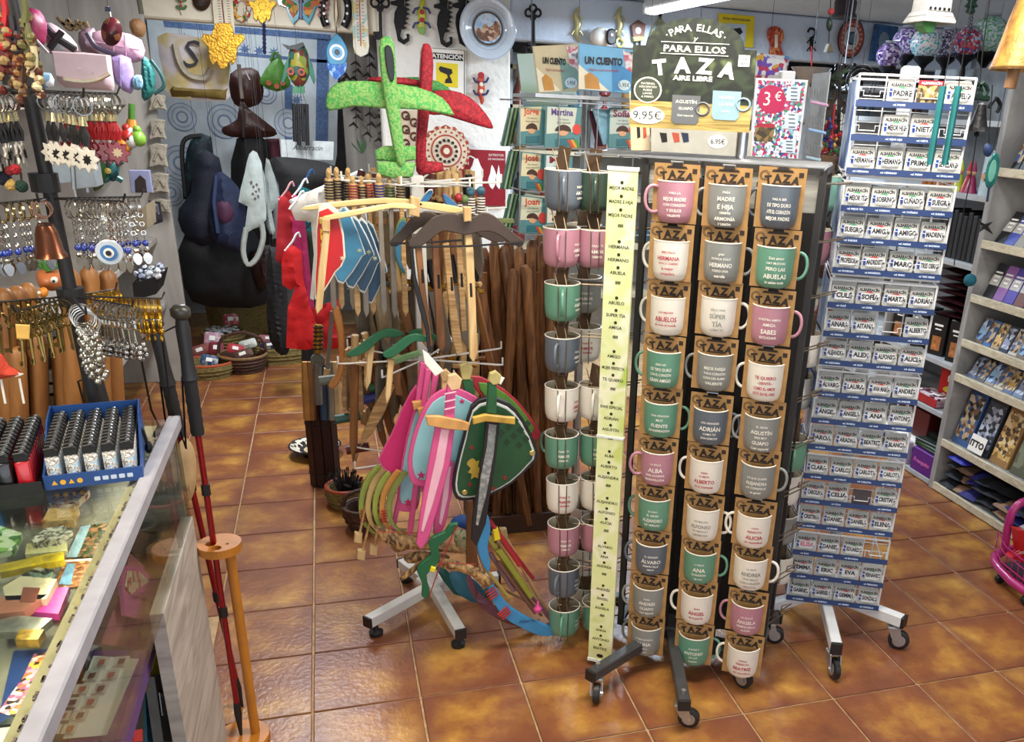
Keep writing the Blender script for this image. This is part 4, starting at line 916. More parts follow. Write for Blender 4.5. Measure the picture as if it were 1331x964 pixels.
c = bag('green_basket_bag', 'bright green bucket bag with orange dots beside the owl', (355, 96), 6.5, [(352, 80), (364, 74), (375, 100), (377, 112), (360, 119), (342, 112), (338, 103)], mat('#5a9a3c', .5, bump=.3), .13)
c.tube('handle', [(352, 80), (357, 68), (364, 74)], mat('#4c8a3a', .5), .01, k=3)
for q in ((350, 108), (360, 112), (368, 108)): c.disc('dot', q, 3.4, mat('#b5562c', .5), .006, -.055)
c = Cut('owl_wind_chime', 'painted metal owl wind chime with long black tubes', 'wind chime', (388, 95), 5.9)
c.pillow('owl_body', [(378, 62), (385, 58), (396, 60), (402, 75), (402, 98), (394, 112), (384, 112), (375, 98), (374, 76)], speckle(['#7c8a2e', '#2f4a44', '#3a6a64', '#a39a3a', '#6b3226'], 30, .35), .09, k=2)
c.prism('head_tufts', [(366, 57), (376, 60), (385, 58), (394, 55), (396, 60), (386, 66), (374, 64)], mat('#16231f', .4), .04, -.01)
for q in ((378, 93), (392, 94)):
    c.disc('eye', q, 4.6, mat('#a5442c', .4), .006, -.05); c.disc('pupil', q, 2, BLACK, .006, -.054)
for sx in (-1, 1): c.prism('wing', [(388+sx*12, 72), (388+sx*18, 84), (388+sx*22, 104), (388+sx*20, 110), (388+sx*14, 96)], mat('#2c6a55', .35, .3), .02)
for k in range(4):
    c.tube('tail_feather', [(382+4*k, 112), (382.5+4*k, 121)], mat('#3f8f5f', .35), .007)
    c.tube('chime_tube', [(382+5.5*k, 135), (383.5+5.5*k, 184+(k % 2)*5)], BLACK, .012, n=8); c.tube('cord', [(384+3*k, 120), (382+5.5*k, 136)], BLACK, .002, n=4)
c = Cut('paper_notice', 'white handwritten paper notice hanging above the black coat', 'notice', (400, 192), 6.0); c.prism('sheet', [(365, 181), (434, 184), (433, 208), (366, 206)], mat('#c9d2d2', .7), .002, b=0)
c.text('handwriting', [('Albarracín', 6.5, 400, 195, dict(shear=.4))], BLACK, -.002)
# backpacks
NV = mat('#151a2c', .7, bump=.4, bs=120, var=.2); BKC = mat('#0f1013', .75, bump=.3)
c = bag('plaid_rucksack', 'dark teal checked rucksack at the left of the hanging bags', (258, 235), 6.5, [(248, 182), (275, 178), (278, 255), (262, 262), (238, 258), (240, 215)], speckle(['#15262c', '#1c3a40', '#15202a'], 30, .7), .16)
c.tube('frame_loop', [(242, 255), (237, 200), (242, 180), (262, 176)], BLACK, .014, -.02, k=3)
bag('navy_rucksack', 'navy rucksack bulging over the dark bags in the recess', (262, 265), 6.25, [(255, 200), (285, 205), (292, 260), (290, 310), (262, 322), (236, 300), (232, 272), (248, 250)], NV, .2, .015)
c = bag('blue_daypack', 'blue daypack with a plum coloured front pocket', (295, 280), 6.05, [(278, 225), (300, 232), (318, 260), (320, 298), (312, 325), (282, 318), (272, 285)], mat('#1f2a48', .7, bump=.3, var=.15), .18, .012)
c.pillow('front_pocket', [(284, 262), (298, 260), (306, 276), (296, 290), (286, 282)], mat('#4a2440', .7), .05, -.08, k=2); c.tube('strap', [(283, 226), (280, 260), (285, 300)], mat('#2b3a5e', .7), .012, -.09)
bag('black_holdall', 'large black holdall low in the dark recess', (285, 350), 6.3, [(240, 305), (330, 300), (350, 360), (345, 395), (300, 400), (250, 392), (236, 350)], BKC, .25, .02)
bag('black_shoulder_bag', 'black shoulder bag hanging behind the cotton pouches', (340, 250), 6.6, [(308, 180), (350, 185), (355, 300), (345, 330), (320, 320), (300, 250)], BKC, .2, .02)
c = Cut('wine_tote', 'wine red tote with tan straps behind the cotton pouch', 'bag', (335, 200), 6.7); c.pillow('body', [(345, 180), (363, 180), (366, 215), (348, 212)], mat('#4d1526', .7), .06)
for x in (309, 316): c.tube('strap', [(x, 180), (x+4, 205), (x-3, 235)], mat('#6e452c', .6), .01)
c = bag('cotton_pouch', 'white printed cotton drawstring pouch hanging in front', (330, 245), 5.95, [(324, 200), (334, 198), (344, 230), (346, 285), (330, 297), (318, 300), (322, 268), (310, 262), (318, 225)], mat('#b9c6c2', .8, bump=.3), .06, .006)
c.tube('neck_band', [(320, 296), (316, 325), (322, 344), (334, 335), (342, 310), (340, 290)], mat('#a9b0a8', .8), .016, k=3); c.scatter('print', 0, [(327+(k*7) % 11, 236+3*k) for k in range(8)], 1.5, mat('#6a5a5a', .7), -.034)
bag('cotton_bag', 'white cotton bag with a stitched flap right of the pouch', (352, 255), 6.1, [(346, 205), (356, 225), (363, 262), (353, 275), (358, 300), (350, 303), (342, 270)], mat('#a8b4b0', .8, bump=.3), .05, .006)
bag('dark_coat', 'long black coat hanging to the floor left of the red shirts', (360, 400), 5.3, [(350, 320), (370, 338), (374, 400), (378, 450), (366, 462), (350, 440), (346, 380)], BKC, .10, .012, cat='coat')
bag('black_coat', 'black coat draped on a hanger left of the shirts', (400, 225), 5.7, [(350, 208), (372, 204), (420, 210), (442, 222), (430, 240), (395, 262), (378, 300), (366, 280), (362, 240)], BKC, .12, .015, cat='coat')
bag('brown_satchel', 'dark brown satchel low beside the red shirts', (345, 350), 6.2, [(326, 330), (352, 318), (360, 360), (350, 375), (332, 370)], mat('#2c1411', .5, bump=.3), .15)
bag('tan_leather_bag', 'tan leather bag lying on the big straw basket', (305, 380), 6.5, [(283, 372), (300, 360), (318, 362), (322, 375), (305, 392), (288, 390)], mat('#6b3520', .5, bump=.3), .15)
# baskets on the floor of the recess
STRAW = mat('#8c7b45', .8, var=.3, ns=50, bump=1.2, bs=70, stretch=(1, 1, 3)); WICK = mat('#4e2f1e', .6, var=.3, ns=60, bump=1.2, bs=60)
def basket(name, lab, x, y, r0, r1, h, mt, sq=1, rim=None, handle=0, contents=None, rz=0):
    P = onz(x, y, 0); t = thing(name, lab, 'basket', (P.x, P.y, 0), rz)
    S = Matrix.Diagonal((1, sq, 1, 1)); prof = [(.001, 0), (r0, 0), ((r0+r1)/2+.01, h*.5), (r1, h), (r1-.012, h), ((r0+r1)/2-.005, h*.5), (r0-.01, .015), (.001, .015)]
    n = max(4, int(h/.022)); P2 = [(.001, 0), (r0, 0)]
    for k in range(n):
        f = k/n; r = r0+(r1-r0)*f+.012*sin(pi*f); P2 += [(r+.005, h*(k+.5)/n), (r, h*(k+1)/n)]
    P2 += [(r1-.014, h), (r0-.01, .015), (.001, .015)]
    part('weave', M().lathe(P2, 28, S), mt, t, smooth=True)
    part('rim', M().torus((0, 0, h), r1, .009, 28, 6, T=Matrix.Diagonal((1, sq, 1, 1)).to_3x3().to_4x4(), axis='z'), rim or mt, t, smooth=True)
    if handle: part('handle', M().tube(smooth_poly([(-r1, 0, h), (-r1*.8, 0, h+handle*.7), (0, 0, h+handle), (r1*.8, 0, h+handle*.7), (r1, 0, h)], 3, False), .010, 6), mt, t, smooth=True)
    return t, P
basket('straw_basket', 'large straw basket at the back of the recess', 325, 440, .24, .27, .30, STRAW, .6)
t, P = basket('straw_bowl', 'round straw bowl of white shells in front of the big basket', 293, 452, .11, .14, .12, STRAW)
basket('wicker_basket', 'dark wicker basket with an arched handle, nearest the aisle', 318, 481, .11, .145, .11, WICK, handle=.14, rim=mat('#8b6d45', .7, bump=.8))
basket('orange_rim_basket', 'low straw basket with an orange rim, left of the wicker one', 270, 488, .14, .155, .09, STRAW, .8, rim=mat('#b0512c', .6))
basket('long_straw_basket', 'wide low straw basket to the right of the wicker basket', 362, 468, .19, .21, .10, STRAW, .7)
def purse(x, y, z, w_, h, cl, lab, rz=0, grp='small purses and wallets in the baskets'):
    P = onz(x, y, z); t = thing('small_purse', lab, 'purse', P, rz, grp, rot=(radians(-30), radians(random.uniform(-20, 20)), rz))
    part('body', M().pillow(rrect(w_, h, .015), .03, step=.02, wr=.002), speckle([cl, cl, '#d9d2c8'], 30, .6, 'noise') if random.random() < .4 else mat(cl, .6, bump=.3), t, smooth=True); part('tag', M().box((0, -.018, 0), (w_*.35, .001, h*.35)), WHT, t)
for i, a in enumerate(((260, 455, .10, .12, .07, '#8a4a44', 'brick red purse at the left of the orange rimmed basket'), (276, 440, .13, .10, .09, '#b9879a', 'pink purse with a tag leaning in the orange rimmed basket'), (281, 452, .12, .09, .08, '#7a1f2c', 'dark red purse beside the pink one'), (272, 468, .10, .10, .07, '#24476a', 'blue patterned purse at the front of the orange rimmed basket'), (306, 453, .15, .10, .06, '#b3303a', 'red wallet standing in the handled wicker basket'), (322, 447, .15, .11, .06, '#c9cfc4', 'white tagged wallet in the wicker basket'), (316, 460, .13, .12, .06, '#5e4034', 'brown wallet lying in the wicker basket'), (350, 440, .13, .14, .05, '#a8676a', 'rose wallet on the wide straw basket'), (352, 448, .11, .14, .05, '#2b2a4a', 'navy wallet on the wide straw basket'), (375, 437, .13, .12, .06, '#d8c9a8', 'cream bag tied with ribbon on the wide basket'), (300, 415, .20, .10, .08, '#a9404a', 'crimson purse on top of the shells'), (365, 425, .16, .16, .06, '#6a5a48', 'beige bundle at the back of the wide basket'))): purse(*a)
sh = M()
for k in range(40):
    a = k*2.4; r = .10*sqrt(k/40); sh.ball((P.x+r*cos(a), P.y+r*sin(a), .118+.01*(k % 3)), .013, 6, (1.2, .7, .6))
solo('sea_shells', sh, mat('#c9ccd2', .4), 'heap of small white shells in the round straw bowl', 'shells', stuff=True)
# shirts hanging in line on a rail, seen edge-on
c = Cut('clothes_rail', 'white metal clothes rail with hangers behind the toy stand', 'clothes rail', (430, 212), 4.9)
q0, q1 = at(378, 262, 4.75), at(470, 222, 5.35)
m = M(); m.tube([tuple(q0-c.O), tuple(q1-c.O)], .01, 8); m.tube([tuple(q1-c.O), (q1.x-c.O.x, q1.y-c.O.y, -c.O.z)], .014, 8); part('rail', m, WH, c.o)
SH = [('#a01a52', [(380, 252), (392, 256), (398, 300), (404, 360), (412, 420), (418, 446), (404, 440), (396, 400), (386, 350), (380, 300)], 4.9, 'magenta shirt third from the front of the rail'),
 ('#16707a', [(388, 240), (410, 250), (420, 300), (418, 345), (400, 340), (394, 300)], 5.05, 'teal shirt with a blue hanger loop'),
 ('#1e2b20', [(392, 300), (410, 300), (414, 380), (410, 400), (396, 392)], 5.0, 'dark olive shirt hanging below the teal one'),
 ('#9c0e1a', [(362, 256), (376, 248), (384, 262), (382, 300), (380, 338), (366, 344), (358, 338), (360, 290)], 4.95, 'crimson shirt at the left end of the rail'),
 ('#c9141a', [(370, 322), (380, 318), (392, 326), (394, 362), (404, 400), (422, 448), (398, 455), (372, 452), (374, 400), (384, 372), (378, 377), (367, 370), (366, 340)], 4.7, 'bright red shirt hanging lowest beside the aisle'),
 ('#d5cfc3', [(376, 268), (392, 252), (425, 240), (432, 262), (424, 300), (412, 330), (408, 390), (403, 388), (408, 330), (404, 288), (384, 286)], 4.55, 'white shirt nearest the toy stand')]
for i, (cl, p, Y, lab) in enumerate(SH):
    c = Cut('tee_shirt', lab, 'shirt', (p[0][0], p[0][1]), Y, 12, group=None); c.pillow('cloth', p, mat(cl, .8, bump=.25, bs=30, var=.08), .03, wr=.016, step=.03, p=.3)
    c.tube('hanger', [(p[0][0], p[0][1]+4), (p[0][0]+10, p[0][1]-8), (p[0][0]+14, p[0][1]-16), (p[0][0]+18, p[0][1]-20), (p[0][0]+20, p[0][1]-14)], mat(['#d8d8d8', '#1f4a7a', '#222222', '#b8868a', '#d8d8d8', '#e8e8e8'][i], .4), .005, k=2)
c = Cut('red_dress', 'long red garment hanging to knee height right of the bright shirt', 'dress', (430, 400), 4.85); c.pillow('cloth', [(404, 402), (440, 388), (447, 452), (420, 454)], mat('#b5121a', .8, bump=.25), .03, wr=.016, step=.03, p=.3)
c = Cut('black_box', 'small black stool like box by the end of the clothes rail', 'box', (402, 462), 5.3); c.prism('box', [(392, 445), (410, 445), (410, 472), (392, 472)], BKC, .15)
# grey panel behind centre with dark hangings
m = M(); P0 = at(440, 60, 6.35); P1 = at(515, 60, 6.35)
m.box(((P0.x+P1.x)/2, 6.36, 1.1), (P1.x-P0.x, .03, 2.2)); struct('trim_panel', m, wood('#6b6a68', '#8d8b86', (12, 3, 1.2), .7, key='grey_board'))
for i, (x, y0, y1) in enumerate(((448, 95, 130), (462, 80, 170), (480, 70, 185), (495, 100, 190))):
    c = Cut('hanging_charm', f'string of dark metal charms before the grey panel, {["first","second","third","fourth"][i]} from the left', 'wind chime', (x, y0), 6.2); c.tube('cord', [(x, y0-20), (x+1, y1)], IRON, .003, n=4); m = M()
    for k in range(9):
        (a, b), = c.loc([(x+3*sin(k*2.1), y0+(y1-y0)*k/9)]); m.tube([(a-.03, 0, b-.02), (a, -.01, b), (a+.03, 0, b-.03)], [.003, .012, .003], 5)
    part('charms', m, mat('#2a2422', .5, .4), c.o, stuff=True)
c = Cut('leaf_ornament', 'dark green leaf ornament above the toy stand', 'wall ornament', (470, 190), 5.6)
for dx, dy in ((-10, -6), (-4, -12), (4, -9)): c.prism('leaf', smooth_poly([(470, 200), (470+dx*.8-3, 196+dy), (470+dx*1.3, 190+dy*.9), (470+dx*.8+3, 197+dy*.5)], 2), mat('#20401f', .4), .01)
# ================= TOY SWORD STAND =================
SX, SY = .262, 2.79
SWM = mat('#d6d4ce', .45, var=.05); PINK = mat('#d4548c', .5, var=.05); HPK = mat('#c22468', .5, var=.05); LPK = mat('#eab3c4', .5, var=.04); LBL = mat('#8fc3cb', .5, var=.05)
TAN = wood('#a07a4a', '#cda874', (8, 8, 60), .6, key='light_wood'); BRN = wood('#5e3b20', '#936339', (14, 14, 3), .55, key='brown_wood'); LWD = wood('#b58d56', '#dcc08c', (20, 20, 3), .55, key='pale_wood')
DRIFT = wood('#3f2a18', '#c49a62', (25, 25, 12), .6, key='driftwood', dist=3); ORW = wood('#a8642a', '#c98a45', (14, 14, 3), .5, key='orange_wood')
st = thing('toy_stand', 'white metal display stand with hooked arms on four spread legs, holding toy swords', 'display rack', (SX, SY, 0))
part('post', M().box((0, 0, .75), (.038, .038, 1.42), b=.002), SWM, st)
for i, (wx, wy) in enumerate(((.03, 2.60), (.315, 2.46), (.172, 2.99), (.50, 2.80))):
    d = Vector((wx-SX, wy-SY, 0)); L_ = d.length; a = atan2(d.y, d.x)
    lg = part('base_leg', M().box((L_/2, 0, .065), (L_, .036, .036), b=.002), SWM, st, rot=(0, 0, a))
    part('end_cap', M().box((L_+.003, 0, .065), (.008, .038, .038), b=.001), BLACK, lg); part('foot', M().lathe([(.001, 0), (.022, 0), (.024, .014), (.010, .022), (.008, .047), (.001, .047)], 14, Matrix.Translation((L_-.03, 0, 0))), BLACK, lg, smooth=True)
part('collar', M().box((0, 0, .09), (.085, .085, .02), Matrix.Rotation(.6, 4, 'Z'), b=.004), SWM, st)
for zt, n, r0 in ((1.44, 8, .25), (1.36, 7, .27), (.90, 8, .27), (.56, 8, .25)):
    for k in range(n):
        a = 2*pi*k/n+zt*2
        part('hook_arm', M().tube([(.02*cos(a), .02*sin(a), zt), ((r0-.02)*cos(a), (r0-.02)*sin(a), zt+.01), (r0*cos(a), r0*sin(a), zt+.012), (r0*cos(a), r0*sin(a), zt+.035)], .0032, 5), SWM, st)
part('top_ring', M().torus((0, 0, 1.44), .12, .003, 24, 5, axis='z'), SWM, st)
FG = lambda a, b: speckle([a, a, b, a], 130, .75, 'noise', key='foam', bump=.4)
G1, R1 = FG('#4aa04c', '#93b368'), FG('#b01f30', '#781420')
def glider(lab, org, Y, parts, mt, cock=None):
    c = Cut('foam_glider', lab, 'toy plane', org, Y, group='foam gliders on top of the toy stand')
    for nm, p, t, y in parts: c.prism(nm, p, mt, t, y, .005, k=0 if 'tail' in nm else 2, smooth=True)
    if cock: c.prism('canopy', cock, mat('#15181a', .3), .008, -.034, k=2)
    return c
glider('bright green foam glider standing nose up, nearest of the three', (510, 205), 2.72, [('wing', [(424, 130), (430, 114), (450, 105), (500, 107), (545, 114), (575, 127), (589, 146), (586, 150), (550, 143), (500, 141), (460, 138), (428, 144)], .03, .012), ('fuselage', [(492, 62), (497, 49), (506, 49), (512, 62), (515, 110), (522, 170), (526, 210), (516, 212), (507, 170), (498, 120)], .05, -.006), ('tailplane', [(488, 196), (500, 190), (541, 190), (541, 208), (520, 212), (489, 208)], .022, .02), ('lower_tail', [(489, 209), (540, 211), (536, 229), (508, 231), (490, 226)], .022, -.01)], G1, [(499, 62), (507, 62), (511, 80), (511, 103), (506, 105), (501, 88)])
glider('red foam glider standing nose up behind the green one', (556, 205), 2.84, [('wing', [(556, 122), (585, 117), (612, 127), (632, 148), (641, 164), (636, 167), (605, 158), (575, 149), (556, 148)], .03, .012), ('fuselage', [(547, 66), (553, 57), (559, 62), (562, 85), (559, 130), (553, 180), (552, 214), (543, 220), (540, 200), (544, 130)], .05, -.006), ('wing_tip', [(476, 104), (500, 99), (545, 104), (545, 112)], .02, .012), ('tailplane', [(541, 208), (575, 211), (577, 222), (545, 228), (541, 222)], .022, 0)], R1)
glider('darker green foam glider wing showing behind the red glider', (550, 108), 2.95, [('wing', [(512, 103), (540, 100), (570, 106), (587, 120), (560, 119), (525, 112)], .03, 0)], FG('#2f8a44', '#5fa35a'))
# cream toy crossbows on the top left
c = Cut('toy_crossbow', 'pale wooden toy crossbow with long curved limbs reaching left over the shirts', 'toy crossbow', (540, 265), 2.5)
for p in ([(396, 268), (440, 262), (500, 257), (545, 261), (545, 268), (500, 264), (440, 269), (397, 273)], [(545, 262), (575, 265), (603, 271), (592, 277), (560, 272), (545, 269)]): c.prism('limb', p, mat('#dcc182', .5, var=.08), .022, k=2)
c.prism('trigger_block', [(533, 254), (545, 257), (544, 281), (530, 278)], LWD, .03, -.01)
c = Cut('toy_crossbow', 'second pale wooden crossbow limb just below the long one', 'toy crossbow', (480, 272), 2.44)
c.prism('limb', [(421, 281), (460, 273), (510, 264), (538, 266), (538, 272), (510, 270), (465, 279), (424, 286)], mat('#e3c98c', .5, var=.08), .022, k=2)
# dark brown crossbows
DB = mat('#42342b', .5, var=.06)
def xbow(lab, Y, limb, string, stock, slot, block, wd):
    c = Cut('toy_crossbow', lab, 'toy crossbow', stock[0], Y, group='dark brown toy crossbows on the stand')
    if limb: c.prism('limb', limb, DB, .014, k=2)
    if string: c.tube('string', string, BLACK, .0028, -.012)
    c.prism('stock', stock, wd, .02, .012)
    if slot: c.prism('slot', [(slot[0]-1.5, slot[1]-9), (slot[0]+1.5, slot[1]-9), (slot[0]+2.5, slot[1]+9), (slot[0]-.8, slot[1]+9)], mat('#1b120c', .8), .002, .0015)
    if block: c.prism('trigger_block', block, LWD, .022, -.012)
    return c
LIMB = [(531, 314), (545, 300), (560, 285), (572, 279), (590, 277), (605, 283), (618, 281), (628, 276), (642, 280), (660, 296), (672, 306), (680, 312), (678, 320), (667, 318), (650, 306), (635, 300), (618, 302), (605, 305), (590, 302), (575, 300), (560, 311), (545, 321), (534, 322)]
xbow('dark brown toy crossbow at the front with black string and pale stock', 2.42, LIMB, [(534, 320), (606, 319), (678, 314)], [(604, 286), (612, 287), (616, 330), (619, 400), (621, 460), (616, 472), (611, 465), (609, 400), (606, 340)], (612, 377), [(601, 268), (611, 268), (611, 286), (602, 287)], LWD)
xbow('dark brown toy crossbow behind at the left with long brown stock', 2.55, [(506, 316), (520, 300), (535, 283), (552, 275), (568, 279), (578, 290), (560, 292), (545, 296), (530, 308), (515, 320)], [(507, 316), (560, 314), (600, 311)], [(538, 305), (547, 305), (553, 370), (560, 430), (563, 450), (556, 454), (550, 446), (546, 380)], (549, 359), None, BRN)
xbow('dark brown toy crossbow behind at the right', 2.58, [(590, 282), (610, 276), (625, 284), (645, 300), (660, 312), (640, 314), (615, 300)], None, [(576, 318), (584, 316), (591, 380), (600, 440), (602, 458), (594, 462), (588, 440), (582, 380)], (587, 369), None, TAN)
xbow('middle crossbow stock of the row, reddish brown', 2.60, None, None, [(561, 306), (570, 306), (575, 380), (580, 450), (574, 458), (568, 450), (565, 380)], (570, 366), None, BRN)
xbow('pale crossbow stock hanging behind the front one', 2.62, None, None, [(592, 305), (600, 305), (604, 370), (607, 430), (600, 432), (596, 370)], (600, 364), None, TAN)
c = Cut('leather_strap', 'black strap hanging in a long curve beside the white post', 'strap', (535, 330), 2.48); c.prism('strap', [(532, 320), (536, 320), (541, 360), (552, 400), (558, 425), (560, 458), (556, 458), (553, 430), (545, 402), (536, 365)], BLACK, .004)
# red and blue toy shields, edge of each pale
def shield(lab, org, Y, p, face, edge, marks=(), ang=0, t=.012, cat='toy shield', shrink=.90, grp='toy shields on the stand'):
    c = Cut('toy_shield', lab, cat, org, Y, ang, group=grp); cx = sum(q[0] for q in p)/len(p); cy = sum(q[1] for q in p)/len(p)
    c.prism('rim', p, edge, t, k=2); c.prism('face', [(cx+(x-cx)*shrink, cy+(y-cy)*shrink) for x, y in p], face, .003, -t/2-.001, k=2)
    for nm, q, mm_ in marks: c.prism(nm, q, mm_, .002, -t/2-.0035)
    return c
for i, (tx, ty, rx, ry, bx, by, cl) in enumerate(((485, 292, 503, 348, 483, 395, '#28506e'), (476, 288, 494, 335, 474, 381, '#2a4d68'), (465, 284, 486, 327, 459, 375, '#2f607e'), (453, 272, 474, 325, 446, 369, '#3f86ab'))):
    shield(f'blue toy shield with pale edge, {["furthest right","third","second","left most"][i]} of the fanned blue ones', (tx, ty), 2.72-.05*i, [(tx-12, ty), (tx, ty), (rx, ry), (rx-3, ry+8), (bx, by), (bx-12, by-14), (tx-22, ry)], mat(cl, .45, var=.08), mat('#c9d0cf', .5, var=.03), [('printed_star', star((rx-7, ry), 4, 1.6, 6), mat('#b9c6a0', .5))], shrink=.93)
c = shield('red toy shield with flame print, at the left of the fanned shields', (430, 320), 2.46, [(414, 268), (440, 274), (449, 334), (436, 354), (419, 382), (409, 388), (411, 330)], mat('#c3161c', .45, var=.05), mat('#e3dccb', .5, var=.03), [('printed_flames', [(415, 282), (424, 280), (427, 300), (422, 328), (417, 320)], speckle(['#d9a42a', '#a8321c', '#e0c040'], 90, .5)), ('printed_knot', star((445, 335), 4, 2, 6), mat('#e3c0a0', .5))])
def sword(lab, Y, blade, grip, guard=None, cols=None, inner=None, pommel=None, ang=0, t=.012, grp='wooden toy swords on the stand', wraps=None, wm=None):
    bm_, gm, um, im, pm_ = cols; c = Cut('toy_sword', lab, 'toy sword', grip[0] if grip else blade[0], Y, ang, group=grp)
    c.prism('blade', blade, bm_, t, 0, .002, k=0)
    if inner: c.prism('blade_face', inner, im, .003, -t/2-.001)
    if grip: c.prism('grip', grip, gm, t*1.6, 0)
    if guard: c.prism('guard', guard, um, t*1.2, -t, k=0)
    if pommel: c.prism('pommel', pommel, pm_, t*1.5, -.003)
    for (x0, y0, x1, y1) in (wraps or ()): c.tube('binding', [(x0, y0), (x1, y1)], wm or mat('#8a6a45', .7), .0022, -t*.9-.004)
    return c
T5 = (TAN, LWD, TAN, LWD, LWD)
sword('pale wooden toy sword crossing the red shield', 2.41, [(420, 300), (429, 301), (425, 340), (419, 400), (412, 408), (410, 400), (414, 350)], [(417, 283), (429, 285), (429, 301), (419, 300)], None, (LWD, LWD, LWD, LWD, LWD))
HX = [(427, 226, 20), (437, 225, 20), (452, 225, 18), (458, 234, 14), (469, 235, 16), (478, 232, 16), (492, 232, 18), (520, 234, 16), (506, 236, 16)]
CW_ = [BLACK, BLACK, BLACK, mat('#8c2c2c', .6), BLACK, mat('#a8202a', .6), mat('#232a6a', .6), BLACK, mat('#2a5a3a', .6)]
for i, (x, y, h) in enumerate(HX):
    c = Cut('toy_dagger', f'wooden toy dagger with cord wound grip, number {i+1} from the left of the top row'.replace('number 1 ', 'first ').replace('number 2 ', 'second ').replace('number 3 ', 'third ').replace('number 4 ', 'fourth ').replace('number 5 ', 'fifth ').replace('number 6 ', 'sixth ').replace('number 7 ', 'seventh ').replace('number 8 ', 'ninth ').replace('number 9 ', 'eighth '), 'toy dagger', (x, y), 2.68+.02*(i % 3), group='daggers in the top row of the stand')
    c.pillow('knob', oval((x, y), 3.6, h*.42), LWD, .028, step=.008)
    c.tube('grip', [(x+.3, y+h*.3), (x+2, y+h+18)], LWD, .012, n=8)
    m = M()
    for k in range(7):
        (a, b), = c.loc([(x+.5+.25*k, y+h*.5+3.6*k)]); m.torus((a, 0, b), .0125, .0026, 10, 4, axis='z')
    part('cord_winding', m, CW_[i], c.o, stuff=True)
    c.prism('blade', [(x-1, y+h+18), (x+5, y+h+18), (x+11, y+170), (x+7, y+178), (x+3, y+168)], TAN if i % 2 else mat('#8f8578', .5), .01)
for i, (x, y, cl) in enumerate(((596, 257, '#a02a2a'), (604, 259, '#5f7a45'), (612, 249, '#3f6f80'), (625, 248, '#3f6f80'))):
    c = Cut('toy_mace', f'toy mace with {["red","green","left teal","right teal"][i]} ball head above the crossbows', 'toy mace', (x, y), 2.78); part('head', M().ball((0, 0, 0), 6*c.k, 12), mat(cl, .5, var=.1), c.o, smooth=True); c.tube('handle', [(x, y+5), (x+2, y+60)], mat('#54463a', .6), .011, n=8)
    m = M()
    for k in range(6):
        (a, b), = c.loc([(x+.3, y+9+3.5*k)]); m.torus((a, 0, b), .0115, .0022, 10, 4, axis='z')
    part('cord_winding', m, WHT, c.o, stuff=True)
shield('blue and white folded toy shield peeping above the pale crossbow', (556, 258), 2.7, [(543, 264), (558, 246), (563, 250), (552, 266)], mat('#2f6f9e', .5), WHT, ang=0)
shield('blue toy shield right of the glasses with red edge line', (585, 262), 2.72, [(574, 250), (582, 254), (598, 270), (590, 273), (578, 264)], mat('#3672a0', .5), mat('#a03030', .5))
for i, (p, cl) in enumerate((([(625, 283), (667, 284), (668, 290), (626, 290)], '#6d7a4a'), ([(488, 283), (535, 284), (535, 291), (487, 291)], '#b9804a'))):
    c = Cut('wooden_lath', ['greenish lath behind the dark crossbow', 'orange wooden lath with red top behind the blue shields'][i], 'lath', p[0], 2.95); c.prism('lath', p, mat(cl, .6), .02)
shield('green and blue curved toy bow left of the dark crossbow limb', (520, 320), 2.7, [(519, 285), (528, 284), (522, 310), (521, 340), (528, 358), (520, 352), (513, 330), (513, 305)], mat('#2f6a8a', .5), mat('#6d8a4a', .5), cat='toy bow')
# green crossbows in the middle
GN = mat('#175c3a', .45, var=.06)
for i, (p, Y) in enumerate((([(451, 459), (465, 450), (478, 440), (495, 429), (512, 427), (525, 434), (512, 438), (498, 438), (484, 450), (470, 460), (455, 463)], 2.62), ([(498, 458), (510, 450), (525, 438), (540, 433), (556, 437), (556, 444), (540, 443), (528, 451), (512, 463), (500, 464)], 2.5), ([(530, 432), (545, 427), (560, 431), (575, 445), (560, 441), (545, 436)], 2.72))):
    c = Cut('toy_crossbow', ['dark green toy crossbow limb pointing left below the blue shields', 'dark green toy crossbow limb nearest the white post', 'green crossbow limb behind the white post'][i], 'toy crossbow', p[0], Y, group='green toy crossbows'); c.prism('limb', p, GN, .014, k=2)
    if i < 2:
        q = ((479, 450), (505, 468))[i]; c.prism('stock', [(q[0], q[1]), (q[0]+8, q[1]+1), (q[0]+3, q[1]+48), (q[0]-2, q[1]+58), (q[0]-4, q[1]+48)], LWD, .014, .016)
c = Cut('wooden_lath', 'pale green wooden lath hanging below the green crossbows', 'lath', (520, 465), 2.55); c.prism('lath', [(503, 468), (545, 455), (549, 460), (508, 475)], mat('#6b8f5e', .6), .02)
# cluster of wooden swords, lower left
KN = [([(445, 468), (451, 468), (451, 530), (448, 536), (445, 528)], 3.0), ([(452, 466), (458, 467), (462, 530), (459, 540), (456, 532)], 3.02), ([(462, 460), (469, 461), (473, 530), (470, 540), (466, 532)], 2.95), ([(474, 456), (484, 458), (481, 490), (477, 508), (473, 500)], 2.85), ([(505, 494), (514, 500), (500, 535), (484, 562), (469, 579), (470, 566), (485, 530)], 2.9), ([(456, 545), (462, 545), (466, 590), (462, 603), (458, 596)], 3.05), ([(512, 462), (520, 465), (521, 500), (525, 515), (514, 512), (510, 485)], 2.8), ([(470, 548), (476, 530), (500, 520), (492, 545), (480, 560)], 3.1)]
LB = ['left most of the row of hanging wooden knives', 'second wooden knife of the row, above the dark tub', 'third wooden knife of the row with rounded tip', 'pointed wooden knife under the green crossbow', 'large wooden sabre slanting down to the left', 'narrow wooden blade hanging lowest beside the tub', 'scorched brown wooden dagger near the pink swords', 'short wooden blade behind the slanting sabre']
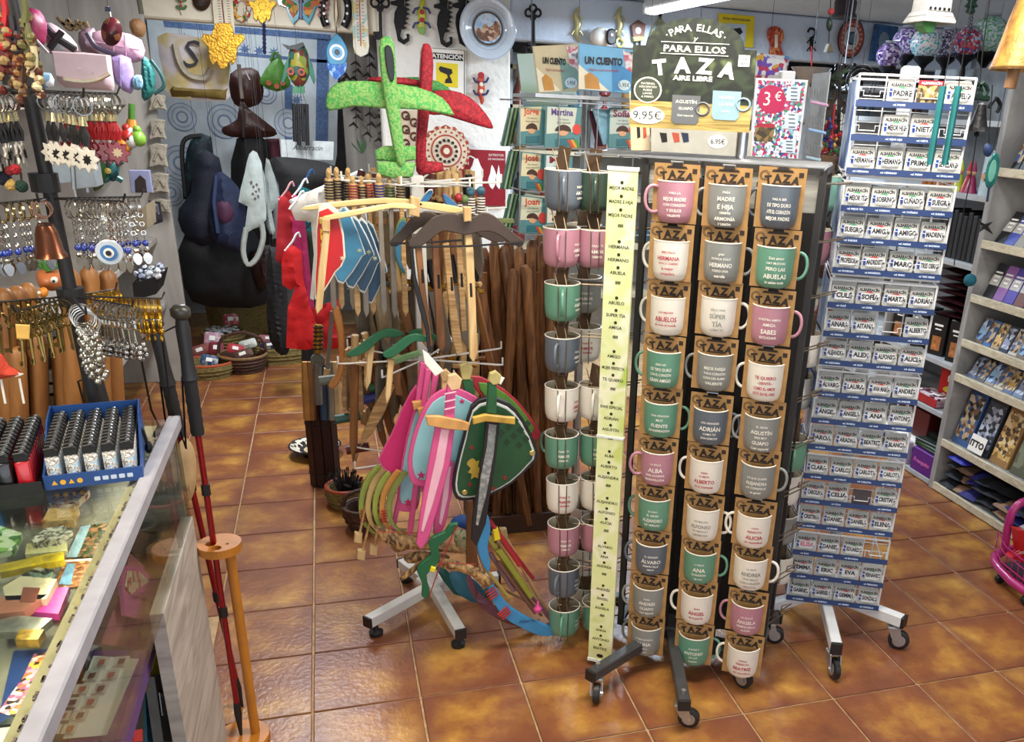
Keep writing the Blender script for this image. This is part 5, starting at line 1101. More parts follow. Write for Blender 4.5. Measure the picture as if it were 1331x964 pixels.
for (p, Y), lb in zip(KN, LB):
    c = Cut('wooden_knife', lb, 'toy knife', p[0], Y, group='wooden knives on the lower hooks'); c.prism('blade', p, TAN if Y != 2.8 else BRN, .014)
    x, y = p[0]; c.prism('grip', [(x-2, y-14), (x+7, y-14), (x+6, y+2), (x-1, y+2)], LWD, .022)
for i, (x0, y0, x1, y1, cl) in enumerate(((436, 545, 468, 540, '#2d5a50'), (450, 585, 480, 580, '#5a1f1f'), (470, 520, 500, 512, '#3a3f8a'), (480, 505, 500, 498, '#2f6a48'), (440, 492, 415, 495, '#6d7468'))):
    c = Cut('sword_guard', ['teal guard of a wooden sword by the tub', 'dark red guard of a hanging sword', 'violet blue wooden sword guard', 'green wooden sword guard beside the sabre', 'grey guard of the sword standing in the tub'][i], 'toy sword', (x0, y0), 2.98); c.tube('guard', [(x0, y0), (x1, y1)], mat(cl, .5), .016, n=8)
c = Cut('curved_scabbard', 'orange brown curved wooden scabbard above the dark tub', 'toy scabbard', (438, 450), 2.95); c.prism('scabbard', [(431, 398), (441, 400), (447, 430), (448, 470), (443, 492), (434, 504), (427, 500), (437, 486), (440, 465), (438, 430)], ORW, .025, b=.004, k=2)
sword('grey toy sword standing in the tub with a round guard', 3.5, [(429, 404), (435, 404), (428, 480), (423, 480)], [(421, 478), (429, 480), (427, 496), (420, 494)], None, (mat('#77746c', .5), LWD, TAN, TAN, TAN))
c = Cut('toy_dagger', 'toy dagger with black striped brass grip sticking out of the tub', 'toy dagger', (414, 440), 3.8); c.tube('grip', [(414, 422), (413, 458)], GOLD, .018, n=8); c.disc('guard', (413, 468), 9, mat('#5f6258', .5), .02); c.tube('blade', [(412, 470), (414, 525)], mat('#6f6a60', .5), .018)
m = M()
for k in range(6):
    (a, b), = c.loc([(414, 425+5.5*k)]); m.torus((a, 0, b), .019, .004, 10, 4, axis='z')
part('winding', m, BLACK, c.o, stuff=True)
for i, (x, cl) in enumerate(((399, '#b5823e'), (405, '#8a5a2c'), (421, '#2f4a6a'), (431, '#8d8a80'), (438, '#c2a87a'))):
    c = Cut('toy_sword', f'toy sword in the dark tub, {["curled amber one at the left","brown one","blue one","grey one","pale one at the right"][i]}', 'toy sword', (x, 530), 3.9, group='swords standing in the tub'); c.tube('blade', [(x-3, 470), (x-1, 500), (x+1, 545)], mat(cl, .5, var=.15), [.012, .02, .018], k=2, n=6)
P = onz(424, 630, 0); t = thing('wooden_tub', 'tall dark red wooden tub on the floor holding toy swords', 'tub', (P.x, P.y+.03, 0))
for k in range(10):
    a = 2*pi*k/10; part('stave', M().box((.062, 0, .23), (.012, .0385, .46), b=.002), mat('#2a1012', .45, var=.2), t, rot=(0, 0, a))
part('bottom', M().lathe([(.001, .02), (.06, .02), (.06, .03), (.001, .03)], 12), mat('#1b0a0b', .6), t)
for z in (.06, .30): part('hoop', M().torus((0, 0, z), .0695, .004, 20, 5, axis='z'), BLACK, t)
P = onz(405, 597, 0); t = thing('ceramic_plate', 'black and white patterned ceramic plate lying by the tub', 'plate', (P.x+.02, P.y+.06, .03)); part('plate_body', M().lathe([(.001, 0), (.07, 0), (.125, .028), (.128, .024), (.07, -.012), (.001, -.012)], 28), BLACK, t, smooth=True)
part('pattern', M().lathe([(.075, .0035), (.118, .0255)], 28), speckle(['#d9d3c2', '#1d1b1a', '#d9d3c2', '#cfc6ae'], 60, .3), t); part('centre', M().lathe([(.001, .002), (.055, .002)], 24), mat('#c9b88f', .3), t)
part('foot_ring', M().lathe([(.06, -.03), (.065, -.01)], 20), BLACK, t)
t, P = basket('planter_basket', 'small basket with an orange rim full of black feathery tufts', 452, 655, .07, .085, .09, STRAW, rim=mat('#a8482a', .6))
m = M()
for k in range(46):
    a = k*2.4; r = .075*sqrt((k % 23)/23); m.tube([(r*.5*cos(a), r*.5*sin(a), .06), (r*cos(a), r*sin(a), .12+.02*(k % 3)), (r*1.25*cos(a+.3), r*1.25*sin(a+.3), .11)], [.004, .003, .001], 4)
solo('feather_tufts', m, mat('#171517', .7), 'black feathery tufts in the orange rimmed basket', 'feathers', (P.x, P.y, 0), stuff=True)
basket('wicker_basket', 'small wicker basket behind the coloured toy bows', 474, 685, .06, .08, .10, WICK, handle=.07)
# toy bows, curved, hanging at the lower left
BC = ['#93a24a', '#c7ab6e', '#9aa84c', '#c98d44', '#7d8a45']
for i in range(5):
    dx = 9*i; c = Cut('toy_bow', f'{["yellow green","cream","lime","orange","olive"][i]} curved toy bow in the row under the magenta shield', 'toy bow', (475+dx, 650), 2.62-.03*i, group='curved toy bows')
    P_ = [(494+dx*.9, 604+2*i), (480+dx, 618+2*i), (471+dx, 640+i), (469+dx, 662), (474+dx, 680), (486+dx, 692)]
    c.prism('bow', smooth_poly([(x-3, y) for x, y in P_], 2, False)+smooth_poly([(x+4, y+2) for x, y in P_[::-1]], 2, False), mat(BC[i], .5, var=.12), .016)
    for k in range(5): 
        if i in (0, 3): c.tube('red_binding', [(468+dx, 662+3.5*k), (476+dx, 661+3.5*k)], mat('#b5281c', .6), .0024, -.012)
for i, (x0, y0, x1, y1) in enumerate(((472, 686, 466, 700), (482, 690, 470, 722), (490, 692, 486, 716))):
    c = Cut('toy_arrow', f'toy arrow with a wooden block tip under the curved bows, {["left","middle","right"][i]}', 'toy arrow', (x0, y0), 2.6, group='arrows under the curved bows'); c.tube('shaft', [(x0+8, y0-50), (x1, y1)], TAN, .004); c.prism('block', [(x1-5, y1-9), (x1+5, y1-7), (x1+4, y1+5), (x1-6, y1+3)], LWD, .02)
# driftwood crossbows
for i, (p, Y, lab) in enumerate((([(485, 683), (500, 686), (525, 694), (560, 702), (600, 710), (604, 720), (570, 716), (530, 714), (515, 718), (498, 702)], 2.5, 'bundle of scorched driftwood toy bows under the pink swords'), ([(490, 690), (530, 686), (560, 690), (585, 698), (560, 700), (520, 700)], 2.56, 'pale driftwood branch above the scorched bundle'), ([(525, 722), (545, 716), (580, 720), (582, 727), (548, 730), (530, 732)], 2.54, 'dark driftwood piece right above the green crossbow'), ([(557, 723), (575, 725), (600, 730), (622, 738), (634, 748), (641, 757), (636, 762), (625, 760), (612, 748), (590, 741), (570, 736), (558, 731)], 2.4, 'driftwood toy crossbow stock pointing right'), ([(520, 750), (540, 733), (548, 728), (550, 733), (535, 747), (524, 754)], 2.5, 'small green and black lizard shaped branch'))):
    c = Cut('driftwood_bow', lab, 'toy bow', p[0], Y); c.pillow('branch', p, DRIFT if i != 1 else LWD, .03, wr=.003, k=2, p=.4)
    if i in (0, 3): c.tube('string', [(p[0][0]+4, p[0][1]+4), (p[0][0]+60, p[0][1]+6)], mat('#a8322a', .6), .0016, -.02)
c = Cut('toy_crossbow', 'dark green toy crossbow limb hanging upright before the white post', 'toy crossbow', (560, 730), 2.36)
c.prism('limb', [(595, 679), (584, 681), (578, 690), (562, 697), (557, 708), (560, 720), (546, 732), (542, 742), (549, 758), (548, 773), (557, 777), (558, 764), (554, 746), (565, 735), (571, 724), (570, 709), (580, 700), (592, 688)], GN, .016, k=2)
c.tube('string', [(593, 680), (572, 730), (556, 776)], mat('#9a2226', .6), .0018, -.012); c.prism('brass_clip', [(560, 733), (566, 735), (564, 741), (558, 739)], YEL, .01, -.012)
# pink shields and swords
shield('plain magenta toy shield at the left of the pink group', (515, 570), 2.56, [(540, 500), (524, 528), (508, 565), (492, 597), (503, 612), (515, 625), (524, 592), (532, 555), (545, 515)], HPK, PINK, shrink=.94)
shield('pink edged light blue toy shield with a star, lower one', (528, 640), 2.53, [(545, 515), (556, 520), (553, 580), (546, 640), (542, 661), (524, 664), (516, 654), (522, 600), (534, 545)], LBL, PINK, [('printed_star', star((530, 651), 6, 2.6), HPK)], shrink=.84)
shield('large light blue toy shield with a pink edge and stars', (575, 565), 2.44, [(560, 515), (584, 503), (605, 508), (627, 524), (616, 548), (606, 575), (600, 605), (590, 629), (545, 631), (533, 622), (530, 598), (536, 568), (546, 540)], LBL, PINK, [('printed_star', star((547, 616), 6, 2.6), HPK), ('printed_star', star((562, 590), 4, 1.8), HPK), ('printed_star', star((600, 520), 4, 1.8), HPK)], shrink=.87)
PC = (PINK, PINK, mat('#d9a05c', .5, var=.2), LPK, mat('#d9b68a', .5, var=.2))
for i, (x0, y0, x1, y1, w_) in enumerate(((549, 470, 509, 702, 4), (556, 478, 532, 700, 5), (566, 480, 548, 640, 4))):
    sword(f'pink toy sword seen edge-on, {["left most","second","third"][i]} of the pink group', 2.53-.02*i, [(x0-w_/2-3, y0+50), (x0+w_/2-3, y0+50), (x1+w_, y1-12), (x1, y1), (x1-w_*.4, y1-14)], [(x0-3, y0), (x0+5, y0+1), (x0-3, y0+52), (x0-9, y0+50)], [(x0-14, y0+50), (x0+2, y0+47), (x0+5, y0+56), (x0-12, y0+60)], PC, t=.014)
sword('pink toy sword behind the large pink one', 2.42, [(576, 600), (590, 600), (587, 640), (579, 680), (570, 699), (563, 692), (566, 650)], None, None, PC, inner=[(580, 605), (586, 605), (582, 645), (573, 682), (570, 678), (575, 640)])
sword('large pink toy sword with light pink blade face, in front', 2.38, [(566, 550), (591, 553), (585, 600), (571, 652), (556, 702), (547, 713), (541, 706), (546, 665), (556, 605)], [(581, 500), (592, 502), (590, 547), (577, 545)], [(552, 538), (570, 538), (600, 544), (610, 548), (607, 557), (580, 555), (555, 550)], PC, inner=[(573, 556), (584, 557), (576, 605), (562, 655), (550, 690), (547, 688), (556, 640), (566, 595)], pommel=[(582, 487), (592, 484), (600, 492), (597, 504), (586, 506), (580, 497)], wraps=[(577, 510, 592, 507), (577, 520, 591, 517), (577, 530, 591, 527)], wm=LPK)
sword('pale wooden toy sword behind the pink pommel', 2.46, [(576, 560), (584, 560), (580, 600), (574, 600)], [(574, 490), (584, 490), (582, 520), (574, 520)], None, (PINK, LWD, PINK, PINK, LWD), pommel=[(571, 482), (580, 479), (587, 486), (584, 494), (574, 495)])
c = Cut('price_card', 'white paper price card tied above the pink swords', 'price tag', (558, 478), 2.42); c.prism('card', [(549, 454), (556, 459), (577, 482), (566, 489), (552, 472)], WHT, .002)
# green shield with sword
GS = mat('#1c4a2b', .4, var=.1); GCH = mat('#12381f', .4)
c = shield('green shield toy with black rim, gold lion and chequered corner', (640, 590), 2.40, [(612, 527), (633, 515), (660, 522), (680, 544), (699, 586), (690, 603), (665, 627), (635, 643), (606, 649), (592, 646), (588, 630), (593, 600), (602, 565)], mat('#c6ccc6', .4), BLACK, shrink=.93, t=.02)
p = [(612, 527), (633, 515), (660, 522), (680, 544), (699, 586), (690, 603), (665, 627), (635, 643), (606, 649), (592, 646), (588, 630), (593, 600), (602, 565)]
cx, cy = sum(q[0] for q in p)/13, sum(q[1] for q in p)/13
c.prism('green_field', [(cx+(x-cx)*.885, cy+(y-cy)*.885) for x, y in p], GS, .002, -.0135, k=2)
for i in range(5):
    for j in range(4): 
        x, y = 648+i*8-j*1.0, 540+j*10+i*2
        if x < 690-j*3 and (i+j) % 2 == 0: c.prism('chequer', [(x, y), (x+4.5, y-5), (x+9, y), (x+4.5, y+5)], GCH, .001, -.0152, b=0)
c.prism('gold_lion', smooth_poly([(608, 596), (614, 593), (618, 597), (622, 596), (620, 603), (624, 608), (620, 613), (622, 620), (616, 617), (611, 620), (612, 613), (607, 611), (611, 606), (606, 601)], 2), mat('#c7a845', .4, .3), .002, -.0155, b=0)
for q in ((603, 637), (690, 586)): c.disc('gold_stud', q, 3.6, mat('#c9b06a', .3, .6), .005, -.016)
for q in ((612, 579), (610, 627), (655, 618), (640, 632)): c.prism('red_square', star(q, 3.4, 2.4, 4), mat('#7a2a1c', .5), .002, -.0155, b=0)
GC = (BLACK, mat('#1f5a32', .5, var=.2), mat('#c39a3c', .45, var=.25), speckle(['#8d8f8e', '#6f7272', '#a5a6a2'], 60, .4, 'noise'), mat('#b7a86a', .5, var=.2))
sword('green gripped toy sword with grey blade, before the green shield', 2.34, [(631, 546), (649, 549), (646, 580), (639, 630), (631, 680), (619, 709), (612, 700), (614, 670), (622, 620), (628, 580)], [(634, 497), (645, 498), (645, 537), (632, 535)], [(613, 540), (630, 536), (655, 539), (668, 540), (668, 549), (650, 547), (630, 545), (614, 549)], GC, inner=[(635, 550), (645, 551), (641, 590), (632, 640), (621, 682), (618, 680), (624, 620), (632, 580)], pommel=[(636, 484), (644, 481), (651, 487), (649, 497), (640, 499), (634, 493)])
sword('second green gripped toy sword behind the pink pommel', 2.46, [(608, 520), (618, 520), (614, 560), (606, 560)], [(600, 490), (614, 492), (618, 522), (606, 520)], None, GC, pommel=[(597, 474), (606, 469), (614, 477), (611, 492), (600, 492)])
shield('red and green edged toy shield sticking out behind the green one', (660, 530), 2.5, [(612, 488), (640, 496), (672, 520), (703, 562), (690, 570), (660, 540), (625, 515)], mat('#5a8a34', .5), mat('#b02a38', .5), shrink=.8)
c = Cut('price_card', 'small white tag on the green sword pommel', 'price tag', (652, 492), 2.33); c.prism('card', [(646, 486), (656, 491), (651, 500), (643, 495)], WHT, .002)
# blue bow, plum bow and arrows
BB = mat('#3b86b8', .45, var=.06)
c = Cut('toy_bow', 'bright blue toy bow with red bindings resting low by the mug rack', 'toy bow', (660, 780), 2.42)
c.prism('lower_limb', [(640, 758), (652, 775), (665, 789), (690, 804), (718, 815), (721, 824), (700, 824), (675, 813), (655, 801), (642, 783), (633, 765)], BB, .018, k=2)
c.prism('upper_limb', [(632, 668), (626, 690), (620, 708), (624, 725), (634, 743), (637, 730), (633, 710), (637, 690), (636, 676)], BB, .018, k=2)
for k in range(4):
    c.tube('red_binding', [(630+2*k, 768+3*k), (642+1.6*k, 760+3*k)], mat('#b5301f', .6), .0026, -.013); c.tube('red_binding', [(646+2.4*k, 796+2*k), (658+1.6*k, 785+2.4*k)], mat('#b5301f', .6), .0026, -.013)
c.text('lettering', [('Albarracín', 5, 687, 806, dict(shear=.3))], mat('#1d3a5a', .6), -.012)
for i, (p, cl, Y, lab) in enumerate((([(610, 745), (622, 768), (642, 786), (668, 797), (664, 808), (638, 799), (618, 780), (606, 755)], '#6e4351', 2.5, 'plum coloured toy bow behind the blue one'), ([(640, 800), (665, 812), (700, 820), (716, 818), (700, 812), (670, 800)], '#6d4a34', 2.52, 'brown toy bow lowest behind the blue one'), ([(585, 742), (610, 748), (632, 772), (625, 785), (600, 775), (588, 760)], '#2a6a80', 2.6, 'teal toy bow in the shade of the stand'), ([(585, 678), (600, 668), (618, 675), (622, 690), (605, 688)], '#2a5ca8', 2.7, 'blue cloth bundle behind the green crossbow'), ([(590, 690), (612, 692), (616, 720), (596, 716)], '#5f7a5a', 2.66, 'camouflage patterned bundle behind the green crossbow'), ([(566, 738), (580, 740), (604, 770), (590, 772)], '#1f5a55', 2.68, 'dark teal limb in the shade under the branch'))):
    c = Cut('toy_bow' if i != 3 and i != 4 else 'cloth_bundle', lab, 'toy bow' if i != 3 and i != 4 else 'bundle', p[0], Y); c.pillow('limb', p, speckle(['#2f4a35', '#a9a884', '#55684a'], 60, .7, 'noise') if i == 4 else mat(cl, .5, var=.1), .03, k=2)
AR = [(636, 676, 676, 735, '#a3202c', 5), (641, 683, 693, 752, '#8f1a26', 4), (645, 700, 706, 794, '#c69a6a', 4), (655, 694, 713, 798, '#d1a878', 4), (648, 715, 690, 775, '#8a8a30', 7), (637, 718, 668, 768, '#8c6a70', 5), (642, 705, 700, 785, '#5f5044', 3), (660, 740, 712, 800, '#b98d63', 3), (632, 740, 660, 775, '#a98d45', 4), (672, 760, 704, 800, '#7a4a3a', 3), (628, 752, 700, 790, '#8a6a4a', 3), (650, 712, 684, 764, '#c9a878', 5), (648, 730, 696, 796, '#6a4638', 5), (636, 700, 664, 742, '#b5a84a', 5), (668, 742, 716, 806, '#8c5a70', 4)]
for i, (x0, y0, x1, y1, cl, w_) in enumerate(AR):
    c = Cut('toy_arrow', f'{["red flat","dark red","tan","pale","mustard thick","mauve","dark thin","light","ochre","brown thin","long slanting","cream","umber","olive yellow","mauve slanting"][i]} toy arrow or stick leaning beside the mug rack', 'toy arrow', (x0, y0), 2.44+.025*(i % 4), group='toy arrows leaning under the green shield')
    c.tube('shaft', [(x0, y0), (x1, y1)], mat(cl, .5, var=.1), w_*.62*c.k, n=6)
    if i in (2, 3, 6, 9): c.prism('block_tip', [(x0-6, y0-8), (x0+3, y0-8), (x0+5, y0+4), (x0-3, y0+5)], LWD, .02)
    if i == 4: c.prism('block_tip', [(x0-8, y0-28), (x0-1, y0-30), (x0+2, y0-16), (x0-6, y0-13)], YEL, .02)
c = Cut('rubber_sucker', 'pink rubber sucker of an arrow near the lowest mugs', 'toy arrow', (699, 790), 2.4); part('cup', M().lathe([(.003, .03), (.005, .01), (.014, .0), (.012, -.012), (.001, -.012)], 12), mat('#d0488a', .5), c.o, smooth=True)
P = at(613, 690, 2.5); c = Cut('wooden_board', 'upright brown board behind the grey blade', 'board', (613, 690), 2.52); c.prism('board', [(606, 650), (614, 650), (622, 742), (606, 742)], BRN, .018)
# walking canes standing in a rack behind
CB = wood('#4a2c16', '#8a5a30', (25, 25, 4), .55, key='cane_wood', dist=2)
t = thing('cane_rack', 'dark low wooden box on the floor holding walking canes', 'box', (.70, 3.42, 0))
for nm, b_ in (('front_board', ((0, -.14, .04), (.42, .014, .08))), ('rear_board', ((0, .14, .04), (.42, .014, .08))), ('side_board', ((-.21, 0, .04), (.014, .28, .08))), ('side_board', ((.21, 0, .04), (.014, .28, .08))), ('bottom', ((0, 0, .01), (.42, .28, .015)))): part(nm, M().box(*b_), mat('#3a2414', .7), t)
rnd = random.Random(5)
CN_ = [(618, 350, 662, 560, 3.28), (641, 313, 655, 560, 3.42), (662, 311, 668, 600, 3.5), (676, 321, 676, 640, 3.35), (690, 311, 690, 640, 3.42), (707, 315, 704, 640, 3.45), (652, 330, 645, 600, 3.5), (630, 322, 640, 600, 3.52), (716, 330, 712, 640, 3.36), (683, 345, 700, 640, 3.3), (668, 350, 650, 620, 3.32), (655, 320, 690, 600, 3.4), (700, 305, 715, 640, 3.5), (627, 340, 615, 600, 3.5)]
nm_ = ['leaning forward, thick and pale', 'tall one behind the front crossbow', 'tall one with a round top', 'left of the tallest pair', 'right of the tallest pair', 'one nearest the green strip', 'one half hidden', 'one behind the crossbow string', 'short one by the mugs', 'slanting thin one', 'thin dark one', 'crooked one', 'tall rear one', 'left most rear one']
for i, (x0, y0, x1, y1, Y) in enumerate(CN_):
    A_ = at(x0, y0, Y); B_ = at(x1, y1, Y); d = (B_-A_); Bz = A_+d*((A_.z-.03)/(A_.z-B_.z)); Bz.x = max(.52, min(.88, Bz.x))
    t = thing('walking_cane', f'brown wooden walking cane, {nm_[i]}', 'cane', Bz, 0, 'walking canes in the rack')
    v = A_-Bz; pts = [(v*f + Vector((rnd.uniform(-.006, .006), rnd.uniform(-.005, .005), 0)))[:] for f in (0, .25, .5, .75, .98, 1)]
    part('stick', M().tube(pts, [.016, .018, .019, .020, .021, .012], 8), CB, t, smooth=True)
for i in range(26):
    x = .515+.0148*i; t = thing('walking_cane', f'dark cane in the shaded back row, {"left" if i < 9 else "middle" if i < 18 else "right"} part of the rack', 'cane', (x, 3.44+.06*(i % 3), .02), 0, 'shaded canes at the back of the rack'); h = 1.02+.10*((i*7) % 5)/5
    part('stick', M().tube([(0, 0, 0), (rnd.uniform(-.01, .01), 0, h*.5), (rnd.uniform(-.015, .015), 0, h)], .015, 7), CB, t, smooth=True)

# crowded back hooks of the stand: wooden blades of many sizes
rb = random.Random(21); bm_ = {}
def blade(kd):
    if kd not in bm_:
        h = (.30, .24, .36, .20)[kd]; w_ = (.016, .022, .014, .026)[kd]
        bm_[kd] = (mesh_of('blade', M().prism([(-w_, 0), (w_, 0), (w_*.9, -h*.8), (0, -h), (-w_*.9, -h*.8)], .010, 0, .001), (TAN, mat('#6f675c', .5, var=.15), BRN, mat('#8a7a5e', .6, var=.2))[kd]), mesh_of('grip', M().tube([(0, 0, 0), (0, 0, .09)], .012, 8), (LWD, BLACK, LWD, mat('#5a2a20', .6))[kd], True), mesh_of('guard', M().box((0, 0, 0), (.075, .016, .014), b=.003), (BRN, GOLD, TAN, mat('#3a4a3a', .5))[kd]))
    return bm_[kd]
for i in range(96):
    kd = rb.randrange(4); row = i % 3; x = rb.uniform(458, 618); y = (262, 372, 470)[row]+rb.uniform(-8, 8); P = at(x, y, rb.uniform(2.86, 3.15)); t = thing('toy_sword', f'{["pale wooden","grey bladed","dark brown","drab olive"][kd]} toy sword, {["upper","middle","lower"][row]} back hooks, {"left" if x < 510 else "centre" if x < 560 else "right"}', 'toy sword', P, 0, 'toy swords on the back hooks', rot=(rb.uniform(-.1, .1), rb.uniform(-.25, .25), rb.uniform(-1, 1)))
    for nm, me in zip(('blade', 'grip', 'guard'), blade(kd)): part(nm, me, None, t)
# ================= LEFT: GLASS COUNTER, LIGHTERS, POLES, KEYRINGS, SHELVES =================
CT = .95; CXR = -.365; CY1 = 2.17; CY0 = .35; CXL = -1.25
ct = thing('glass_counter', 'glass topped display counter with white rail and grey wood end panel', 'counter', (-.8, 1.3, 0))
def cb(nm, x0, x1, y0, y1, z0, z1, mt, b=0, lab=None): return part(nm, M().box(((x0+x1)/2+.8, (y0+y1)/2-1.3, (z0+z1)/2), (x1-x0, y1-y0, z1-z0), b=b), mt, ct, lab)
PWD = wood('#9a9188', '#c2bab0', (3, 3, 22), .6, key='pale_grey_wood'); GLS = None
def glass(tint='#dfe9e6', rough=.02):
    m = bpy.data.materials.new('glass'); m.use_nodes = True; nt = m.node_tree; b = nt.nodes['Principled BSDF']; b.inputs['Base Color'].default_value = srgb(tint); b.inputs['Roughness'].default_value = rough
    tr = nt.nodes.new('ShaderNodeBsdfTransparent'); tr.inputs[0].default_value = srgb('#eef4f1'); gl = nt.nodes.new('ShaderNodeBsdfGlossy'); gl.inputs['Roughness'].default_value = rough
    lw = nt.nodes.new('ShaderNodeLayerWeight'); pw = nt.nodes.new('ShaderNodeMath'); pw.operation = 'POWER'; pw.inputs[1].default_value = 4; ma = nt.nodes.new('ShaderNodeMath'); ma.operation = 'MULTIPLY_ADD'; ma.inputs[1].default_value = .6; ma.inputs[2].default_value = .05; nt.links.new(lw.outputs['Facing'], pw.inputs[0]); nt.links.new(pw.outputs[0], ma.inputs[0]); mx = nt.nodes.new('ShaderNodeMixShader'); nt.links.new(ma.outputs[0], mx.inputs[0]); nt.links.new(tr.outputs[0], mx.inputs[1]); nt.links.new(gl.outputs[0], mx.inputs[2]); nt.links.new(mx.outputs[0], nt.nodes['Material Output'].inputs[0]); return m
GLS = glass()
CRM = mat('#ecd2a4', .6, var=.12, ns=9)
cb('end_panel', CXR-.30, CXR-.02, CY1-.02, CY1, 0, .93, PWD); cb('side_post', CXR-.03, CXR-.004, 1.69, CY1-.02, 0, .70, PWD); cb('back_panel', CXL, CXL+.02, CY0, CY1, 0, .93, PWD); cb('front_base', CXR-.03, CXR-.01, CY0, 1.69, 0, .20, PWD)
cb('bottom_board', CXL, CXR-.03, CY0, CY1-.02, .20, .22, PWD); cb('middle_shelf', CXL+.1, CXR-.02, CY0, CY1-.03, .690, .698, GLS); cb('display_deck', CXL, CXR-.055, CY0, CY1-.02, .865, .877, mat('#8d8878', .6, var=.25, ns=14))
cb('cream_margin', CXR-.050, CXR-.03, CY0, CY1-.02, .925, .938, CRM); cb('cream_margin', CXL, CXR-.03, CY1-.10, CY1-.02, .925, .938, CRM)
cb('white_rail', CXR-.028, CXR, CY0, CY1, .925, .955, mat('#a09fa8', .6, var=.1), .003); cb('glass_top', CXL, CXR-.028, CY0, CY1-.01, .944, .950, GLS); cb('glass_front', CXR-.012, CXR-.006, CY0, CY1-.03, .698, .925, GLS)
m = M()
for k in range(110):
    y = CY0+1.8*random.random(); m.box((CXR-.030+random.uniform(-.001, .002)+.8, y-1.3, .9535), (random.uniform(.0015, .0035), random.uniform(.002, .014), .0025))
part('chipped_paint', m, mat('#6a5f50', .8), ct, stuff=True)
# postcards and souvenirs on the deck, seen through the glass
def onct(x, y, z=.8775): return onz(x, y, z)
def flatcard(lab, quad, mt, z=.880, t=.002, nm='postcard', cat='postcard', grp='cards under the glass top', extra=None):
    W = [onct(x, y, z) for x, y in quad]; O = sum(W, Vector())/len(W); o = thing(nm, lab, cat, O, 0, grp)
    m = M(); n = len(W); v = [(q.x-O.x, q.y-O.y, dz) for dz in (0, t) for q in W]
    f = [tuple(range(n))[::-1], tuple(range(n, 2*n))]+[(i, (i+1) % n, (i+1) % n+n, i+n) for i in range(n)]
    part('sheet', m.add(v, f), mt, o)
    for e_nm, q2, m2 in (extra or ()):
        W2 = [onct(x, y, z+t+.0005) for x, y in q2]; k2 = len(W2); v = [(q.x-O.x, q.y-O.y, dz) for dz in (t, t+.001) for q in W2]; part(e_nm, M().add(v, [tuple(range(k2, 2*k2))]+[(i, (i+1) % k2, (i+1) % k2+k2, i+k2) for i in range(k2)]), m2, o)
    return o
SKY = mat('#7fb0d6', .3, var=.3, ns=20); TWN = speckle(['#b5743f', '#8c4f2a', '#d9a468', '#6b3a22'], 140, .3)
flatcard('postcard of pink and orange blossom on a dark blue ground', [(-4, 944), (50, 938), (84, 843), (18, 847)], mat('#26407a', .3, var=.2), extra=[('printed_flowers', [(-2, 925), (20, 932), (46, 924), (80, 858), (68, 846), (44, 850), (30, 880)], speckle(['#d9743f', '#e59ab0', '#b25a8a', '#3a2a2a', '#e8b04a', '#f0e0d0'], 130, .3)), ('printed_foliage', [(-4, 943), (50, 937), (54, 926), (16, 930)], mat('#1f2a18', .3))])
flatcard('white sheet with handwriting at the corner of the counter', [(-4, 985), (34, 985), (48, 942), (-4, 948)], mat('#cfc9b4', .6), extra=[('ink_lines', [(20, 953), (38, 951), (39, 953), (21, 955)], BLACK), ('ink_lines', [(8, 961), (30, 959), (31, 961), (9, 963)], BLACK)])
flatcard('postcard of the brown town under a blue sky beside the cream margin', [(70, 765), (120, 762), (133, 726), (85, 728)], TWN, extra=[('printed_sky', [(76, 759), (92, 760), (98, 733), (88, 732)], SKY), ('sheet_edge', [(84, 728), (133, 725), (134, 727), (85, 730)], WHT)])
flatcard('photo postcard of rocks and dark trees by the cream margin', [(84, 726), (134, 724), (152, 680), (104, 684)], speckle(['#3d4a26', '#7a5a3a', '#a8744a', '#1f2a18'], 130, .3), extra=[('printed_river', [(86, 724), (100, 724), (118, 682), (105, 684)], mat('#a7c8dc', .3, var=.2))])
flatcard('yellow and gold ribbon lying across the display', [(0, 742), (2, 752), (85, 735), (84, 724), (62, 728)], mat('#d8b81f', .35, var=.35, ns=30), z=.9, t=.012, nm='ribbon', cat='ribbon')
flatcard('pale notebook below the ornament with curled lettering', [(34, 727), (88, 722), (88, 707), (36, 713)], mat('#c9c08a', .5, var=.1), z=.895, t=.01, nm='notebook', cat='notebook')
flatcard('cream oval ornament with black curls', [(42, 709), (60, 694), (84, 690), (96, 698), (78, 708), (46, 713)], speckle(['#d9d2bf', '#2a2622', '#d9d2bf', '#d9d2bf'], 80, .4, 'noise'), z=.905, t=.012, nm='souvenir_magnet', cat='magnet')
flatcard('ochre magnet with raised lettering', [(56, 688), (98, 685), (104, 668), (66, 670)], speckle(['#b5863f', '#d0a867', '#9a6a2c'], 60, .5, 'noise'), z=.9, t=.016, nm='souvenir_magnet', cat='magnet')
flatcard('patterned red and beige magnet near the lighter boxes', [(66, 662), (92, 668), (118, 645), (108, 637), (72, 652)], speckle(['#8a2f24', '#d0b089', '#b9804a', '#e0d0b0'], 90, .5), z=.9, t=.014, nm='souvenir_magnet', cat='magnet')
flatcard('round dark magnet of a town below the ribbon', [(30, 755), (50, 745), (72, 748), (68, 760), (42, 764)], speckle(['#6a7a6a', '#2a2a24', '#b0a88a'], 70, .5), z=.9, t=.012, nm='souvenir_magnet', cat='magnet')
flatcard('magenta magnet edge under the pink house magnets', [(40, 803), (78, 806), (92, 770), (76, 772)], mat('#b8338a', .4, var=.1), z=.89, t=.012, nm='souvenir_magnet', cat='magnet')
flatcard('cream house magnet with a brown window', [(10, 790), (62, 788), (76, 762), (30, 758), (6, 772)], mat('#d4c4a4', .5, var=.1), z=.9, t=.014, nm='souvenir_magnet', cat='magnet', extra=[('printed_window', [(26, 782), (46, 782), (52, 764), (30, 763)], mat('#8a4a38', .5))])
